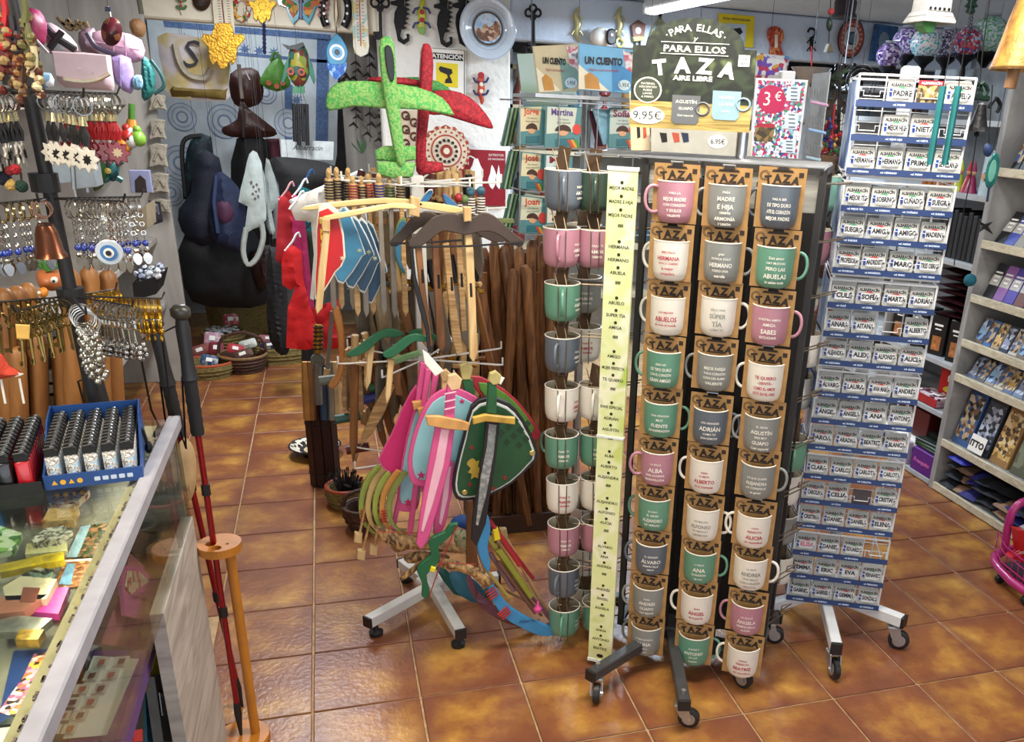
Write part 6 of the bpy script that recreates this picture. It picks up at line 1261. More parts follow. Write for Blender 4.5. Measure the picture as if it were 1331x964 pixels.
flatcard('pinkish brown house row magnet at the left edge', [(0, 808), (34, 804), (64, 782), (8, 784), (0, 790)], mat('#b5715a', .5, var=.15), z=.9, t=.014, nm='souvenir_magnet', cat='magnet')
flatcard('silver comb shaped ornament in the middle of the display', [(0, 830), (50, 830), (70, 812), (24, 808), (0, 814)], mat('#a8a69a', .35, .6, var=.3, ns=60), z=.895, t=.012, nm='souvenir_magnet', cat='ornament')
flatcard('gold fringed ornament above the blossom postcard', [(22, 842), (52, 841), (60, 828), (28, 828)], mat('#a8842c', .4, .4, var=.4, ns=90), z=.9, t=.014, nm='souvenir_magnet', cat='ornament')
flatcard('green glass pieces at the far left of the display', [(0, 725), (20, 722), (30, 700), (0, 690)], speckle(['#7fae4a', '#c9d9b0', '#4a7a3a', '#dfe6d0'], 60, .2), z=.9, t=.012, nm='souvenir_magnet', cat='ornament')
flatcard('dark postcard half covered by the house magnet', [(18, 776), (36, 774), (40, 766), (22, 768)], mat('#3a2a22', .4), z=.885)
# behind the front glass: boards, fans
c = Cut('jewellery_card', 'purple card with a white tray of six rows of small earrings', 'display card', (110, 905), 1.4, P=onX(110, 905, CXR-.05), ang=82)
pq = [(82, 962), (160, 960), (190, 848), (122, 852)]
def wX(p, X): return onX(p[0], p[1], X)
def xcard(nm, lab, cat, pts, X, mt, t=.004, items=()):
    W = [wX(p, X) for p in pts]; O = sum(W, Vector())/len(W); o = thing(nm, lab, cat, O, radians(90))
    part('sheet', M().prism([(q.y-O.y, q.z-O.z) for q in W], t), mt, o)
    for n2, p2, m2, dx in items:
        q2 = [(wX(p, X+dx).y-O.y, wX(p, X+dx).z-O.z) for p in p2]; part(n2, M().prism(q2, .002, -dx), m2, o)
    return o
bpy.data.objects.remove(c.o)
its = [('white_tray', [(82, 960), (138, 955), (180, 856), (122, 852)], WHT, .004)]
for r in range(6):
    for k in range(2):
        x = 152-12.5*r+k*26-(k*1.5*r)*.6; y = 859+17.5*r-k*1.0; its.append(('cell', [(x-27, y-5), (x-9, y-6), (x-14, y+7), (x-32, y+8)], mat('#cfc9bf', .5), .007)); its.append(('earrings', [(x-22, y-2), (x-15, y-3), (x-18, y+4), (x-25, y+5)], mat('#4a3a3a', .3, .4) if (r+k) % 2 else mat('#a8584a', .4), .010))
xcard('jewellery_card', 'purple card with a white tray of six rows of small earrings', 'display card', [(84, 975), (168, 972), (202, 844), (122, 845)], CXR-.05, mat('#5f3f7a', .5, var=.08), .004, its)
xcard('folding_fan', 'pink folding fan with a cream flowered top, behind the glass', 'fan', [(165, 735), (182, 738), (200, 755), (205, 790), (190, 806), (160, 800), (156, 760)], CXR-.06, mat('#c9609a', .5, var=.1), .006, [('flowered_top', [(166, 742), (180, 742), (194, 755), (170, 772), (163, 762)], speckle(['#d9b8a0', '#c06a5a', '#dcc8b0'], 60, .5), .005)]+[('fold', [(170+4*k, 775-2*k), (171+4*k, 775-2*k), (196+1*k, 775+3*k), (195+1*k, 776+3*k)], mat('#9a3f72', .5), .006) for k in range(4)])
xcard('pink_card', 'dusty pink backing card with two metal brooches', 'display card', [(132, 836), (188, 846), (212, 760), (170, 720), (160, 760)], CXR-.075, mat('#b9707c', .6, var=.12), .003, [('brooch', star((176, 797), 9, 4, 6), mat('#6a5a52', .3, .7), .006), ('brooch', star((187, 820), 9, 5, 5), mat('#6a5a52', .3, .7), .006)])
xcard('mirror_tile', 'brown mottled tile standing on the shelf behind the glass', 'tile', [(175, 690), (228, 700), (222, 745), (196, 760), (170, 716)], CXR-.09, mat('#8c6a58', .4, var=.3, ns=12), .004)
xcard('toy_figure', 'yellow and green toy figures behind the glass near the far corner', 'toy', [(196, 690), (240, 662), (238, 690), (225, 705), (200, 702)], CXR-.10, speckle(['#c9b02a', '#6a8a3a', '#a83a2a', '#4a4030'], 40, .4, 'noise'), .02)
xcard('red_toy', 'red toy piece on the upper shelf behind the glass', 'toy', [(205, 652), (218, 640), (236, 655), (228, 668), (214, 664)], CXR-.12, mat('#9a2a2c', .4), .03)
P = onX(215, 870, CXR-.10)
xcard('teal_fan', 'large teal paper fan on the lower shelf', 'fan', [(200, 835), (222, 850), (233, 900), (230, 964), (190, 964), (186, 880)], CXR-.12, mat('#35697f', .6, var=.12), .006)
xcard('yellow_box', 'yellow cardboard piece with black print', 'box', [(186, 900), (203, 842), (212, 842), (214, 868), (198, 880)], CXR-.09, YEL, .01, [('print', [(203, 850), (209, 850), (207, 860)], BLACK, .008)])
xcard('grey_knife_box', 'long grey box with an oval window on the lower shelf', 'box', [(194, 880), (204, 876), (222, 964), (206, 964)], CXR-.08, mat('#6a6866', .4, .3, var=.15), .02, [('oval_window', [(207, 900), (214, 905), (217, 925), (211, 930)], mat('#b9bcc2', .2, .5), .014)])
xcard('red_box', 'small red box with a white triangle at the bottom edge', 'box', [(166, 950), (178, 948), (178, 964), (166, 964)], CXR-.06, REDm, .02)
c = Cut('hand_drum', 'round pale drum skin leaning past the end of the counter', 'drum', (242, 615), 2.26, ang=35); c.pillow('skin', oval((241, 612), 15, 43), mat('#b99a70', .6, var=.15), .04, step=.02, p=.35)
area('counter_fill_light', (-.46, 1.25, .934), (.02, 1.5), 1.3, (1, .9, .68), (0, radians(-25), 0))  # added light under the glass top to brighten the dim deck
# lighters
NTH = 'first second third fourth fifth sixth seventh eighth ninth tenth eleventh twelfth thirteenth'.split()
LBX = Vector((-.475, 1.84, CT+.0)); LR = radians(8)
def lighter(col, loc, rz, print_=None):
    pass
lt = {}
for nm, cl, pr in (('blue', '#1f86c4', 0), ('black', '#17171a', 0), ('red', '#b81a24', 0), ('white', '#dfe2e6', 0), ('lizard', '#e3ddd3', 1)):
    lt[nm] = (mesh_of('lighter_body', M().prism(rrect(.024, .058, .004, 2, (0, .029)), .0125, 0, .0025), speckle([cl, cl, '#5f9ac0', cl, '#4a3a3a', cl, cl], 110, .3, 'noise') if pr else mat(cl, .25, coat=.4, var=.02), True))
hd = M(); hd.prism([(-.0115, .058), (.0115, .058), (.0115, .070), (.006, .076), (-.0115, .074)], .0115, 0, .001); hd = mesh_of('lighter_head', hd, mat('#1b1b1d', .4, .2))
wh = M(); wh.torus((.003, 0, .0735), .0035, .0018, 8, 4); wh = mesh_of('spark_wheel', wh, SILV)
LX = Matrix.Translation(LBX) @ Matrix.Rotation(LR, 4, 'Z')
bx = thing('lighter_tray', 'blue cardboard counter tray with warning symbols, holding patterned lighters', 'tray', LBX, LR)
TB = mat('#1f4a8c', .4, var=.08)
part('front_wall', M().box((0, -.062, .014), (.165, .003, .028)), TB, bx); part('base', M().box((0, .06, .004), (.165, .245, .004)), TB, bx); part('back_wall', M().box((0, .182, .045), (.165, .003, .09)), TB, bx)
for s in (-1, 1): part('side_wall', M().prism([(-.062, 0), (.182, 0), (.182, .092), (.10, .085), (-.03, .034), (-.062, .028)], .003, T=Matrix.Translation((s*.082, 0, 0)) @ Matrix.Rotation(pi/2, 4, 'Z')), TB, bx)
m = M()
for k, x in enumerate((-.066, -.052, -.038, -.024)):
    m.prism([(x-.005, .009), (x+.005, .009), (x, .018)] if k % 2 == 0 else circ(.005, 12, (x, .013)), .0008, -.064)
part('warning_symbols', m, mat('#e6b13a', .5, var=0), bx); m = M()
for k in range(5): m.prism(rrect(.010, .008, .001, 1, (.005+.014*k, .013)), .0008, -.064)
part('small_symbols', m, mat('#c9d6e8', .5, var=0), bx)
def put_lighter(kind, x, y, lab, grp):
    P = LX @ Vector((x, y, .006)); t = thing('lighter', lab, 'lighter', P, LR, grp); part('lighter_body', lt[kind], None, t); part('lighter_head', hd, None, t); part('spark_wheel', wh, None, t)
for r in range(12):
    for k in range(5): put_lighter('lizard', -.063+.0315*k, -.052+.0195*r, f'patterned lighter in the blue tray, {["left most","second","middle","fourth","right most"][k]} file, {NTH[r]} row from the front', 'patterned lighters in the blue tray')
bt = thing('lighter_tray', 'black counter tray of plain coloured lighters left of the blue tray', 'tray', LX @ Vector((-.185, 0, 0)), LR)
for nm, b_ in (('front_wall', ((0, -.075, .012), (.20, .003, .024))), ('base', ((0, .05, .003), (.20, .25, .004))), ('side_wall', ((-.1, .05, .02), (.003, .25, .04)))): part(nm, M().box(*b_), BLACK, bt)
for r in range(12):
    for k, kd in enumerate(('white', 'blue', 'black', 'red')):
        put_lighter(kd, -.200+.030*k, -.062+.0195*r, f'plain {kd} lighter in the black tray, {NTH[r]} row from the front', 'plain lighters in the black tray')
# black lighter necks of a further tray and USB plug
c = Cut('cable', 'black cable with a plug lying on the counter corner', 'cable', (185, 560), 2.0, P=onz(192, 580, CT+.012)); c.tube('lead', [(176, 562), (184, 557), (188, 566), (191, 576)], BLACK, .0035, k=3); c.pillow('plug', oval((193, 581), 5, 8), BLACK, .018, step=.006)
# keyring carousel on the counter
KX, KY = -.56, 2.0
KY = 2.0; kb = onz(128, 528, CT); KX = -.50
ks = thing('keyring_stand', 'black revolving stand on the counter with three tiers of wire arms full of keyrings', 'display rack', (-.522, 2.10, CT))
def kz(x, y): return at(x, y, 2.10)
part('pole', M().tube([(0, 0, 0), (-.012, 0, .90)], .0135, 10), BLACK, ks, smooth=True); part('foot_plate', M().lathe([(.001, 0), (.06, 0), (.058, .01), (.02, .02), (.001, .02)], 20), BLACK, ks, smooth=True)
TI = [kz(93, 385), kz(58, 237), kz(22, 98)]
for q in TI: part('collar', M().tube([(q.x+.522, 0, q.z-CT-.018), (q.x+.522, 0, q.z-CT+.018)], .026, 12), BLACK, ks)
RING = {}
def ringmesh(R, col):
    k = (R, col)
    if k not in RING: RING[k] = mesh_of('split_ring', M().torus((0, 0, -R), R, .0013, 14, 4, axis='x').torus((.0026, 0, -R), R, .0013, 14, 4, axis='x'), mat(col, .2, 1, var=.05), True)
    return RING[k]
SL, GD, BRS = '#c9c6c0', '#d0a437', '#8c7440'
def charm(kind, k=0):
    key = ('ch', kind, k % 3)
    if key in RING: return RING[key]
    R_i = random.Random(k); out = []
    def P_(nm, m, mt, sm=False): out.append((nm, mesh_of(nm, m, mt, sm)))
    if kind in ('red', 'black'):
        cl = '#a8141f' if kind == 'red' else '#161416'
        P_('clasp', M().tube([(0, 0, -.034), (0, 0, -.050)], [.003, .006], 8), mat('#c4b892', .25, .9)); m = M()
        for j in range(5): m.tube([(0, 0, -.05), (.004*(j-2), .003*sin(j*2), -.068), (.003*(j-2), 0, -.085)], [.002, .0035, .002], 5)
        P_('cord_tassel', m, mat(cl, .5)); P_('star_pendant', M().prism(star((0, -.108), .024, .016, 8), .004, 0, .001, T=Matrix.Rotation(.5, 4, 'Z')), mat('#7d0f1a' if kind == 'red' else '#d8d2c6', .25, .2, coat=.5))
        P_('pendant_star', M().prism(star((0, -.108), .010, .006, 8), .006, T=Matrix.Rotation(.5, 4, 'Z')), mat('#c9b28a' if kind == 'red' else '#161414', .3))
    elif kind == 'chain':
        m = M()
        for j in range(6): m.torus((0, 0, -.036-.009*j), .0045, .0012, 8, 4, axis='x' if j % 2 else 'y')
        P_('chain', m, mat(SL, .2, 1)); P_('blue_bead', M().ball((0, 0, -.094), .007, 8), mat('#1f3a9a', .1, coat=1), True)
        m = M(); m.ball((0, 0, -.108), .006, 8); m.prism(smooth_poly([(0, -.112), (.009, -.122), (.004, -.136), (-.004, -.136), (-.009, -.122)], 2), .003); P_('silver_charm', m, mat(SL, .2, 1))
    elif kind == 'key':
        m = M(); m.torus((0, 0, -.045), .010, .0022, 12, 5, axis='x'); m.tube([(0, 0, -.055), (.004, 0, -.105)], .0028, 6); m.box((.009, 0, -.098), (.010, .002, .008)); P_('brass_key', m, mat(BRS, .3, .9, var=.1), True)
    elif kind == 'gold':
        m = M(); m.tube([(0, 0, -.030), (0, 0, -.045)], .0045, 6); m.box((0, 0, -.057), (.006, .010, .018), b=.001); m.ball((0, 0, -.072), .006, 6, (1, .6, 1.3)); m.torus((0, 0, -.088), .006, .0018, 8, 4, axis='x'); P_('gold_charm', m, mat(GD, .2, .95, var=.1), True)
    elif kind == 'silver':
        m = M(); m.tube([(0, 0, -.030), (0, 0, -.046)], .0035, 6); m.box((0, 0, -.064), (.003, .012, .030), b=.001); P_('silver_bar', m, mat(SL, .15, 1)); m = M()
        for j in range(9): m.ball((.006*sin(j*2.2), .008*cos(j*2.2), -.082-.0035*j), .006, 6)
        P_('crystal_cluster', m, mat('#b9b6b4', .1, .9, var=.3, ns=90), True)
    elif kind == 'cluster':
        m = M()
        for j in range(26): m.ball((.010*sin(j*2.2), .010*cos(j*2.7), -.045-.0036*j), .0065, 6)
        P_('charm_cluster', m, mat('#bdbab0', .12, .9, var=.3, ns=90), True)
    elif kind == 'bell':
        P_('copper_bell', M().lathe([(.001, -.040), (.013, -.042), (.018, -.055), (.022, -.088), (.028, -.098), (.025, -.098), (.001, -.06)], 14), mat('#7a4a35', .25, .9), True)
    elif kind == 'eye':
        P_('eye_drop', M().prism(circ(.024, 20, (0, -.075)), .006, 0, .002), mat('#cfd6da', .1, .3)); P_('eye_blue', M().prism(circ(.015, 18, (0, -.075)), .003, -.004), mat('#2f6fae', .1, coat=1)); P_('eye_white', M().prism(circ(.009, 16, (0, -.075)), .003, -.006), WHT); P_('eye_pupil', M().prism(circ(.005, 12, (0, -.075)), .003, -.008), BLACK)
    RING[key] = out; return out
def keyring(lab, grp, P, kind, R=.014, col=SL, rz=0, k=0):
    t = thing('keyring', lab, 'keyring', P, rz, grp, rot=(random.uniform(-.08, .08), random.uniform(-.06, .06), rz)); part('split_ring', ringmesh(R, col), None, t)
    for nm, me in charm(kind, k): part(nm, me, None, t)
def arm(tier, x1, y1, Y, n, kind, lab, grp, R=.0185, col=SL, start=.25, rz=None, f1=1.0):
    A_ = TI[tier].copy(); A_.y = 2.10; B_ = at(x1, y1, Y); o = Vector((-.522, 2.10, CT))
    part('wire_arm', M().tube([tuple(A_-o), tuple(B_-o), tuple(B_-o+Vector((0, 0, .015))+(B_-A_).normalized()*.008)], .0022, 5), BLACK, ks)
    d = B_-A_; a = atan2(d.y, d.x)
    for k in range(n):
        f = start+(f1-.04-start)*k/max(1, n-1); keyring(lab+f', {NTH[k]} from the pole', grp, A_+d*f, kind, R, col, a+random.uniform(-.15, .15)+(rz or 0), k)
# top tier
arm(1, 155, 112, 2.06, 10, 'red', 'keyring with red cord and dark red star', 'red cord keyrings on the upper tier', start=.36) if False else None
TI[2] = kz(40, 118); TI[1] = kz(62, 258)
part('wire_ring', M().torus((TI[2].x+.522, 0, TI[2].z-CT), .05, .003, 20, 5, axis='z'), BLACK, ks)
arm(2, 152, 122, 2.06, 11, 'red', 'keyring with red cord and dark red star pendant', 'red cord keyrings', start=.36)
arm(2, 108, 126, 1.93, 8, 'black', 'keyring with black cord and pale star pendant', 'black cord keyrings, right', start=.28, R=.016)
arm(2, -40, 124, 1.98, 10, 'black', 'keyring with black cord and pale star at the left edge', 'black cord keyrings, left', start=.3, R=.016)
# middle tier
arm(1, 183, 256, 2.12, 13, 'chain', 'silver chain keyring with blue bead', 'silver chain keyrings', start=.3)
arm(1, 160, 262, 2.0, 10, 'chain', 'silver chain keyring with long drop', 'silver chain keyrings, front', start=.3)
arm(1, -45, 268, 2.0, 9, 'chain', 'silver chain keyring at the left edge', 'silver chain keyrings, left', start=.2, col='#b9a878')
arm(1, 50, 262, 1.86, 3, 'bell', 'copper bell keyring before the pole', 'copper bell keyrings', start=.55, R=.015, col='#6a4a3a')
keyring('silver keyring with a blue glass eye pendant, in front of the middle tier', None, at(133, 275, 1.9), 'eye', R=.012)
# lowest tier
arm(0, 210, 388, 2.12, 12, 'gold', 'gold keyring with small gold charm', 'gold keyrings', start=.5, col=GD)
arm(0, 150, 376, 2.2, 9, 'gold', 'gold keyring on the rear arm', 'gold keyrings, rear', start=.4, col=GD)
arm(0, 172, 398, 1.95, 10, 'silver', 'silver keyring with bar and crystal cluster', 'silver bar keyrings', start=.42)
arm(0, 112, 408, 1.82, 6, 'cluster', 'large silver keyring with a long cluster of charms', 'silver cluster keyrings', start=.45, R=.020)
arm(0, 20, 405, 1.86, 9, 'key', 'old brass key on a brass ring', 'brass key keyrings', start=.2, R=.017, col=BRS)
arm(0, -40, 395, 1.98, 9, 'key', 'old brass key at the left edge', 'brass key keyrings, left', start=.2, R=.017, col=BRS)
c = Cut('price_card', 'small yellow price card on the lowest tier of keys', 'price tag', (29, 432), 1.85); c.prism('card', [(20, 421), (39, 422), (38, 441), (22, 440)], mat('#e0b35a', .6), .002)
# things hanging above the stand at the very left
rn = random.Random(3)
for i, (x, y) in enumerate(((4, 22), (14, 45), (8, 60), (30, 20), (18, 75), (34, 55), (2, 80), (42, 85), (25, 92))):
    c = Cut('beaded_charm', f'beaded cord charm at the top left, {["with a red pompom","dark one","rust one","olive loop","amber one","olive tassel","dark red one","pale one","brown one"][i]}', 'charm', (x, y), 2.0, group='beaded cord charms at the top left'); cl = ['#b01c24', '#2a2730', '#7a3a2a', '#5e5f35', '#9a6a3a', '#6b6a40', '#5a1a1c', '#cdbf9a', '#5a4030'][i]
    c.tube('cord', [(x, y-25), (x+3, y-8), (x+1, y+16)], mat(cl, .7, var=.2), .006, k=3); m = M()
    for k in range(5): m.ball((rn.uniform(-.012, .012), rn.uniform(-.01, .01), -.012*k), .009, 8)
    part('beads', m, speckle([cl, '#8f7a50', cl, '#5a2a20'], 90, .4), c.o, stuff=True)
for i, (x, y, cl, r) in enumerate(((20, 220, '#a8202c', 7), (12, 222, '#8a2c2c', 6), (14, 240, '#c9a45c', 8), (28, 242, '#1d3a2c', 8), (4, 232, '#15182c', 9), (140, 222, '#c8b060', 4))):
    c = Cut('pompom_keyring', f'{["bright red","dark red","straw yellow","dark green","navy","small gold"][i]} pompom charm between the upper tiers', 'charm', (x, y), 2.0); part('pompom', M().ball((0, 0, 0), r*c.k, 12), mat(cl, .9, bump=1, bs=200, var=.3), c.o, smooth=True); c.tube('cord', [(x, y-r), (x-1, y-r-10)], BLACK, .002)
# dark stand and canes behind the counter
t = thing('black_column', 'black ribbed display pole top at the upper left', 'display rack', at(30, 75, 2.15)); part('column', M().box((0, 0, -.02), (.05, .04, .14), b=.006), BLACK, t)
for k in range(4): part('rib', M().box((-.018+.012*k, -.022, -.01), (.004, .006, .12)), mat('#3a3a3c', .4), t)
CWD = wood('#7d4f28', '#a4703c', (12, 12, 2.5), .45, key='varnished_wood', dist=1)
RC = [(6, 375, 10, 640), (22, 372, 26, 640), (36, 368, 46, 640), (92, 350, 98, 640), (116, 346, 124, 640), (140, 350, 158, 640), (20, 450, 30, 640), (48, 430, 56, 640), (78, 440, 90, 640), (128, 420, 138, 640), (0, 400, 0, 640)]
for i, (x0, y0, x1, y1) in enumerate(RC):
    Y = 2.55+.05*(i % 3); A_ = at(x0, y0, Y); B_ = at(x1, y1, Y); d = B_-A_; G_0 = A_+d*(A_.z/(A_.z-B_.z)); r = .0235
    t = thing('walking_stick', f'varnished round topped walking stick behind the counter, {["far left","second from left","third from left","left of the rounded trio","middle of the rounded trio","right of the rounded trio","low left","low centre left","low centre","low right","outermost left"][i]}', 'cane', (G_0.x, G_0.y, 0), 0, 'walking sticks behind the counter'); v = A_-G_0
    part('stick', M().tube([(0, 0, 0), tuple(v*.97), tuple(v*.99), tuple(v)], [r*.8, r, r*.85, r*.4], 12), CWD, t, smooth=True)
c = Cut('animal_figure', 'terracotta animal figure with painted face behind the keyrings', 'figurine', (68, 360), 2.5); c.pillow('body', [(48, 352), (70, 350), (84, 356), (84, 374), (66, 378), (50, 372)], mat('#b56a3c', .4, var=.1), .08, k=2); c.disc('eye', (76, 360), 4, WHT, .01, -.04); c.disc('pupil', (76, 361), 1.8, BLACK, .01, -.044)
c = Cut('wooden_parrot', 'small orange toy bird among the sticks', 'figurine', (56, 380), 2.45); c.pillow('body', oval((56, 380), 7, 7), mat('#d8862a', .4), .04, step=.01); c.disc('eye', (54, 378), 2, WHT, .008, -.022)
c = Cut('leaf_sprig', 'bright green leaf sprig above the terracotta figure', 'ornament', (62, 345), 2.5)
for k in range(6): c.prism('leaf', smooth_poly([(62, 352), (48+6*k-3, 346-(k % 2)*4), (44+7*k, 340-(k % 3)*3), (48+6*k+4, 345)], 2), mat('#3f7a2a', .5), .006, -.004*k)
c = Cut('felt_hat', 'red felt toy hat with a white tip at the left edge', 'toy', (12, 470), 1.75); c.pillow('hat', [(-10, 455), (4, 462), (12, 475), (28, 484), (20, 488), (4, 492), (-10, 494)], mat('#b5381f', .85, bump=.4), .05, k=2); c.pillow('tip', [(20, 482), (31, 486), (20, 490)], WHT, .02, step=.006)
for x in (4, 28): c.tube('stick', [(x-3, 492), (x+3, 524)], WHT, .002)
t = thing('black_rack', 'dark shelf unit in the gloom behind the sticks', 'shelf unit', (-.95, 2.95, 0)); part('carcass', M().box((0, 0, .50), (.50, .3, 1.0)), mat('#1a1716', .8, var=.3, ns=8), t)
m = M()
for k in range(40): m.box((-.2+.42*((k*37) % 40)/40, -.16, .3+.65*((k*17) % 40)/40), (.05, .02, .04))
part('dark_goods', m, speckle(['#201c1a', '#6a5a40', '#2a3040', '#7a3024', '#8a8a80'], 14, .6), t, stuff=True)
# trekking poles and their wooden holder
hp = onz(318, 968, 0); tp = onz(280, 712, 0)
HB = Vector((-.332, 2.162, 0)); RW = mat('#c07a26', .4, var=.15, ns=12, coat=.3)
t = thing('pole_holder', 'orange varnished wooden pole holder with a pierced round top', 'holder', HB)
def disc_holes(z, r, th): return M().lathe([(.001, z), (r, z), (r+.003, z+th/2), (r, z+th), (.001, z+th)], 28)
part('base_disc', disc_holes(0, .07, .018), RW, t, smooth=True)
def hole_disc(z, th):
    "square-gridded slab with two real openings"
    bm = bmesh.new(); N = 46; Rr = .052
    holes = ((-.02, -.004, .0135), (-.004, -.03, .0125), (.02, -.012, .004))
    def ok(x, y): return x*x+y*y < Rr*Rr and all((x-a)**2+(y-b)**2 > r*r for a, b, r in holes)
    pts = [Vector((Rr*cos(2*pi*k/36), Rr*sin(2*pi*k/36))) for k in range(36)]; ed = [(k, (k+1) % 36) for k in range(36)]
    for a, b, r in holes:
        n0 = len(pts); q = 16; pts += [Vector((a+r*cos(2*pi*k/q), b+r*sin(2*pi*k/q))) for k in range(q)]; ed += [(n0+k, n0+(k+1) % q) for k in range(q)]
    res = geometry.delaunay_2d_cdt(pts, ed, [], 1, 1e-7); V2, F2 = res[0], res[2]; m = M(); n = len(V2)
    F2 = [f for f in F2 if all((sum(V2[i].x for i in f)/3-a)**2+(sum(V2[i].y for i in f)/3-b)**2 > (r*.93)**2 for a, b, r in holes)]
    v = [(p.x, p.y, z) for p in V2]+[(p.x, p.y, z+th) for p in V2]; f = [tuple(q)[::-1] for q in F2]+[tuple(i+n for i in q) for q in F2]+[(a, b, b+n, a+n) for a, b in ed]
    return m.add(v, f)
part('top_disc', hole_disc(.595, .022), RW, t, loc=(.012, .0, 0)); part('upright', M().tube([(.034, .008, .01), (.032, .008, .60)], .0125, 12), RW, t, smooth=True)
def trek(lab, x0, y0, tip, Y0=None):
    A_ = at(x0, y0, Y0) ; t = thing('trekking_pole', lab, 'trekking pole', tip, 0, 'red trekking poles'); v = A_-tip; RD_ = mat('#9a1220', .25, .6, var=.08, coat=.5)
    part('shaft', M().tube([tuple(v*.06), tuple(v*.78)], .0075, 10), RD_, t, smooth=True); part('tip', M().tube([(0, 0, 0), tuple(v*.06), tuple(v*.09)], [.004, .010, .008], 10), BLACK, t, smooth=True)
    for f in (.33, .62): part('lock_sleeve', M().tube([tuple(v*(f-.012)), tuple(v*(f+.012))], .0105, 10), BLACK, t)
    part('foam_sleeve', M().tube([tuple(v*f) for f in np.linspace(.74, .86, 13)], [.0145+.0012*(k % 2) for k in range(13)], 12), mat('#1c1c1e', .8), t, smooth=True)
    part('grip', M().tube([tuple(v*f) for f in (.855, .865, .90, .95, .965, .975)], [.019, .0165, .014, .0155, .014, .012], 12), mat('#26262a', .5), t, smooth=True)
    part('knob', M().tube([tuple(v*f) for f in (.972, .980, .992, 1.0)], [.012, .0215, .0215, .012], 14), mat('#3a3a36', .35), t, smooth=True)
    sd = v.normalized(); part('strap', M().tube([tuple(v*.97+Vector((.012, 0, 0))), tuple(v*.93+Vector((-.045, .0, .02))), tuple(v*.80+Vector((-.05, 0, 0))), tuple(v*.72+Vector((-.03, 0, -.01))), tuple(v*.86+Vector((-.016, 0, 0)))], .005, 5, sq=.5), BLACK, t, smooth=True)
trek('red trekking pole with black knobbed grip standing through the wooden holder', 233, 396, Vector((-.335, 2.165, .02)), 2.17)
trek('red trekking pole at the left, its knob beside the gold keyrings', 198, 410, Vector((-.345, 2.32, .0)), 2.26)
trek('third trekking pole grip partly hidden behind the silver keyrings', 118, 470, Vector((-.50, 2.50, .0)), 2.46)
# shelf unit along the left wall
GW2 = wood('#86807a', '#aaa49c', (3, 20, 3), .65, key='grey_shelf_wood')
su = thing('shelf_unit', 'grey wood shelf unit along the left wall with a tall end panel', 'shelf unit', (-1.2, 5.2, 0))
def sb(nm, x0, x1, y0, y1, z0, z1, mt=GW2): return part(nm, M().box(((x0+x1)/2+1.2, (y0+y1)/2-5.2, (z0+z1)/2), (x1-x0, y1-y0, z1-z0), b=.002), mt, su)
sb('end_panel', -1.75, -.855, 5.76, 5.80, 0, 2.1, wood('#8d8982', '#a9a59c', (6, 6, 1.5), .65, key='grey_panel')); sb('back_panel', -1.78, -1.75, 3.0, 5.8, 0, 2.1)
for z in (.50, .87, 1.44, 1.60): sb('shelf_board', -1.75, -.95 if z < 1.5 else -1.0, 3.3 if z != 1.44 else 4.9, 5.76, z-.03, z)
for y in (4.3,): sb('divider', -1.75, -.99, y-.015, y+.015, 0, 1.57)
def shelfbag(nm, lab, pts, Y, mt, t=.1, extra=None, cat='handbag', wr=.004):
    c = Cut(nm, lab, cat, pts[0], Y); c.pillow('body', pts, mt, t, k=2 if len(pts) < 7 else 1, wr=wr, p=.35)
    return c
c = shelfbag('handbag', 'pale pink flap handbag with a chain trim on the top shelf', [(70, 68), (108, 68), (144, 72), (149, 112), (148, 118), (110, 116), (75, 112)], 4.35, mat('#cdb3b8', .5, var=.04), .12); c.prism('flap', [(72, 67), (143, 72), (146, 98), (120, 105), (92, 103), (77, 99)], mat('#d8c0c4', .5, var=.04), .012, -.055, .004); c.tube('chain_trim', [(88, 103), (110, 106), (130, 104), (147, 96)], mat('#d9ccb0', .3, .6), .008, -.066, k=3); c.tube('strap', [(68, 70), (62, 50), (44, 28)], mat('#8a5c66', .5), .008, 0)
c = shelfbag('handbag', 'pink quilted handbag behind the red ornament', [(120, 42), (150, 40), (184, 52), (186, 78), (160, 80), (126, 62)], 4.5, mat('#d4a9bc', .5, var=.05), .12); c.tube('strap', [(118, 44), (130, 62), (155, 72)], mat('#3a2f45', .5), .01, -.07, k=3)
for a_, b_ in (((150, 42), (152, 78)), ((165, 46), (168, 80)), ((126, 55), (184, 66))): c.tube('quilt_seam', [a_, b_], mat('#b58aa0', .5), .003, -.058)
c = shelfbag('handbag', 'lilac quilted handbag hanging from the shelf edge', [(146, 74), (170, 76), (174, 108), (170, 122), (150, 108)], 4.42, mat('#a590c4', .5, var=.05), .1); c.tube('quilt_seam', [(158, 75), (160, 114)], mat('#8a78ac', .5), .003, -.05)
c = shelfbag('handbag', 'mauve pink bag behind the pale pink one', [(102, 42), (122, 36), (130, 60), (128, 70), (106, 68)], 4.6, mat('#8c7480', .5), .1)
c = shelfbag('handbag', 'crimson bag with a buckle at the left end of the shelf', [(30, 14), (45, 12), (58, 30), (60, 55), (48, 62), (34, 60)], 4.2, mat('#8c1f48', .45, var=.15), .1); c.prism('buckle', [(33, 23), (41, 24), (41, 28), (33, 27)], SILV, .01, -.055); c.tube('strap', [(36, 28), (50, 50), (68, 70)], mat('#a89aa0', .5), .006, -.06)
c = shelfbag('handbag', 'bright pink bag behind the crimson one', [(42, 14), (52, 14), (60, 30), (60, 48), (52, 40)], 4.3, mat('#b04a78', .45), .1)
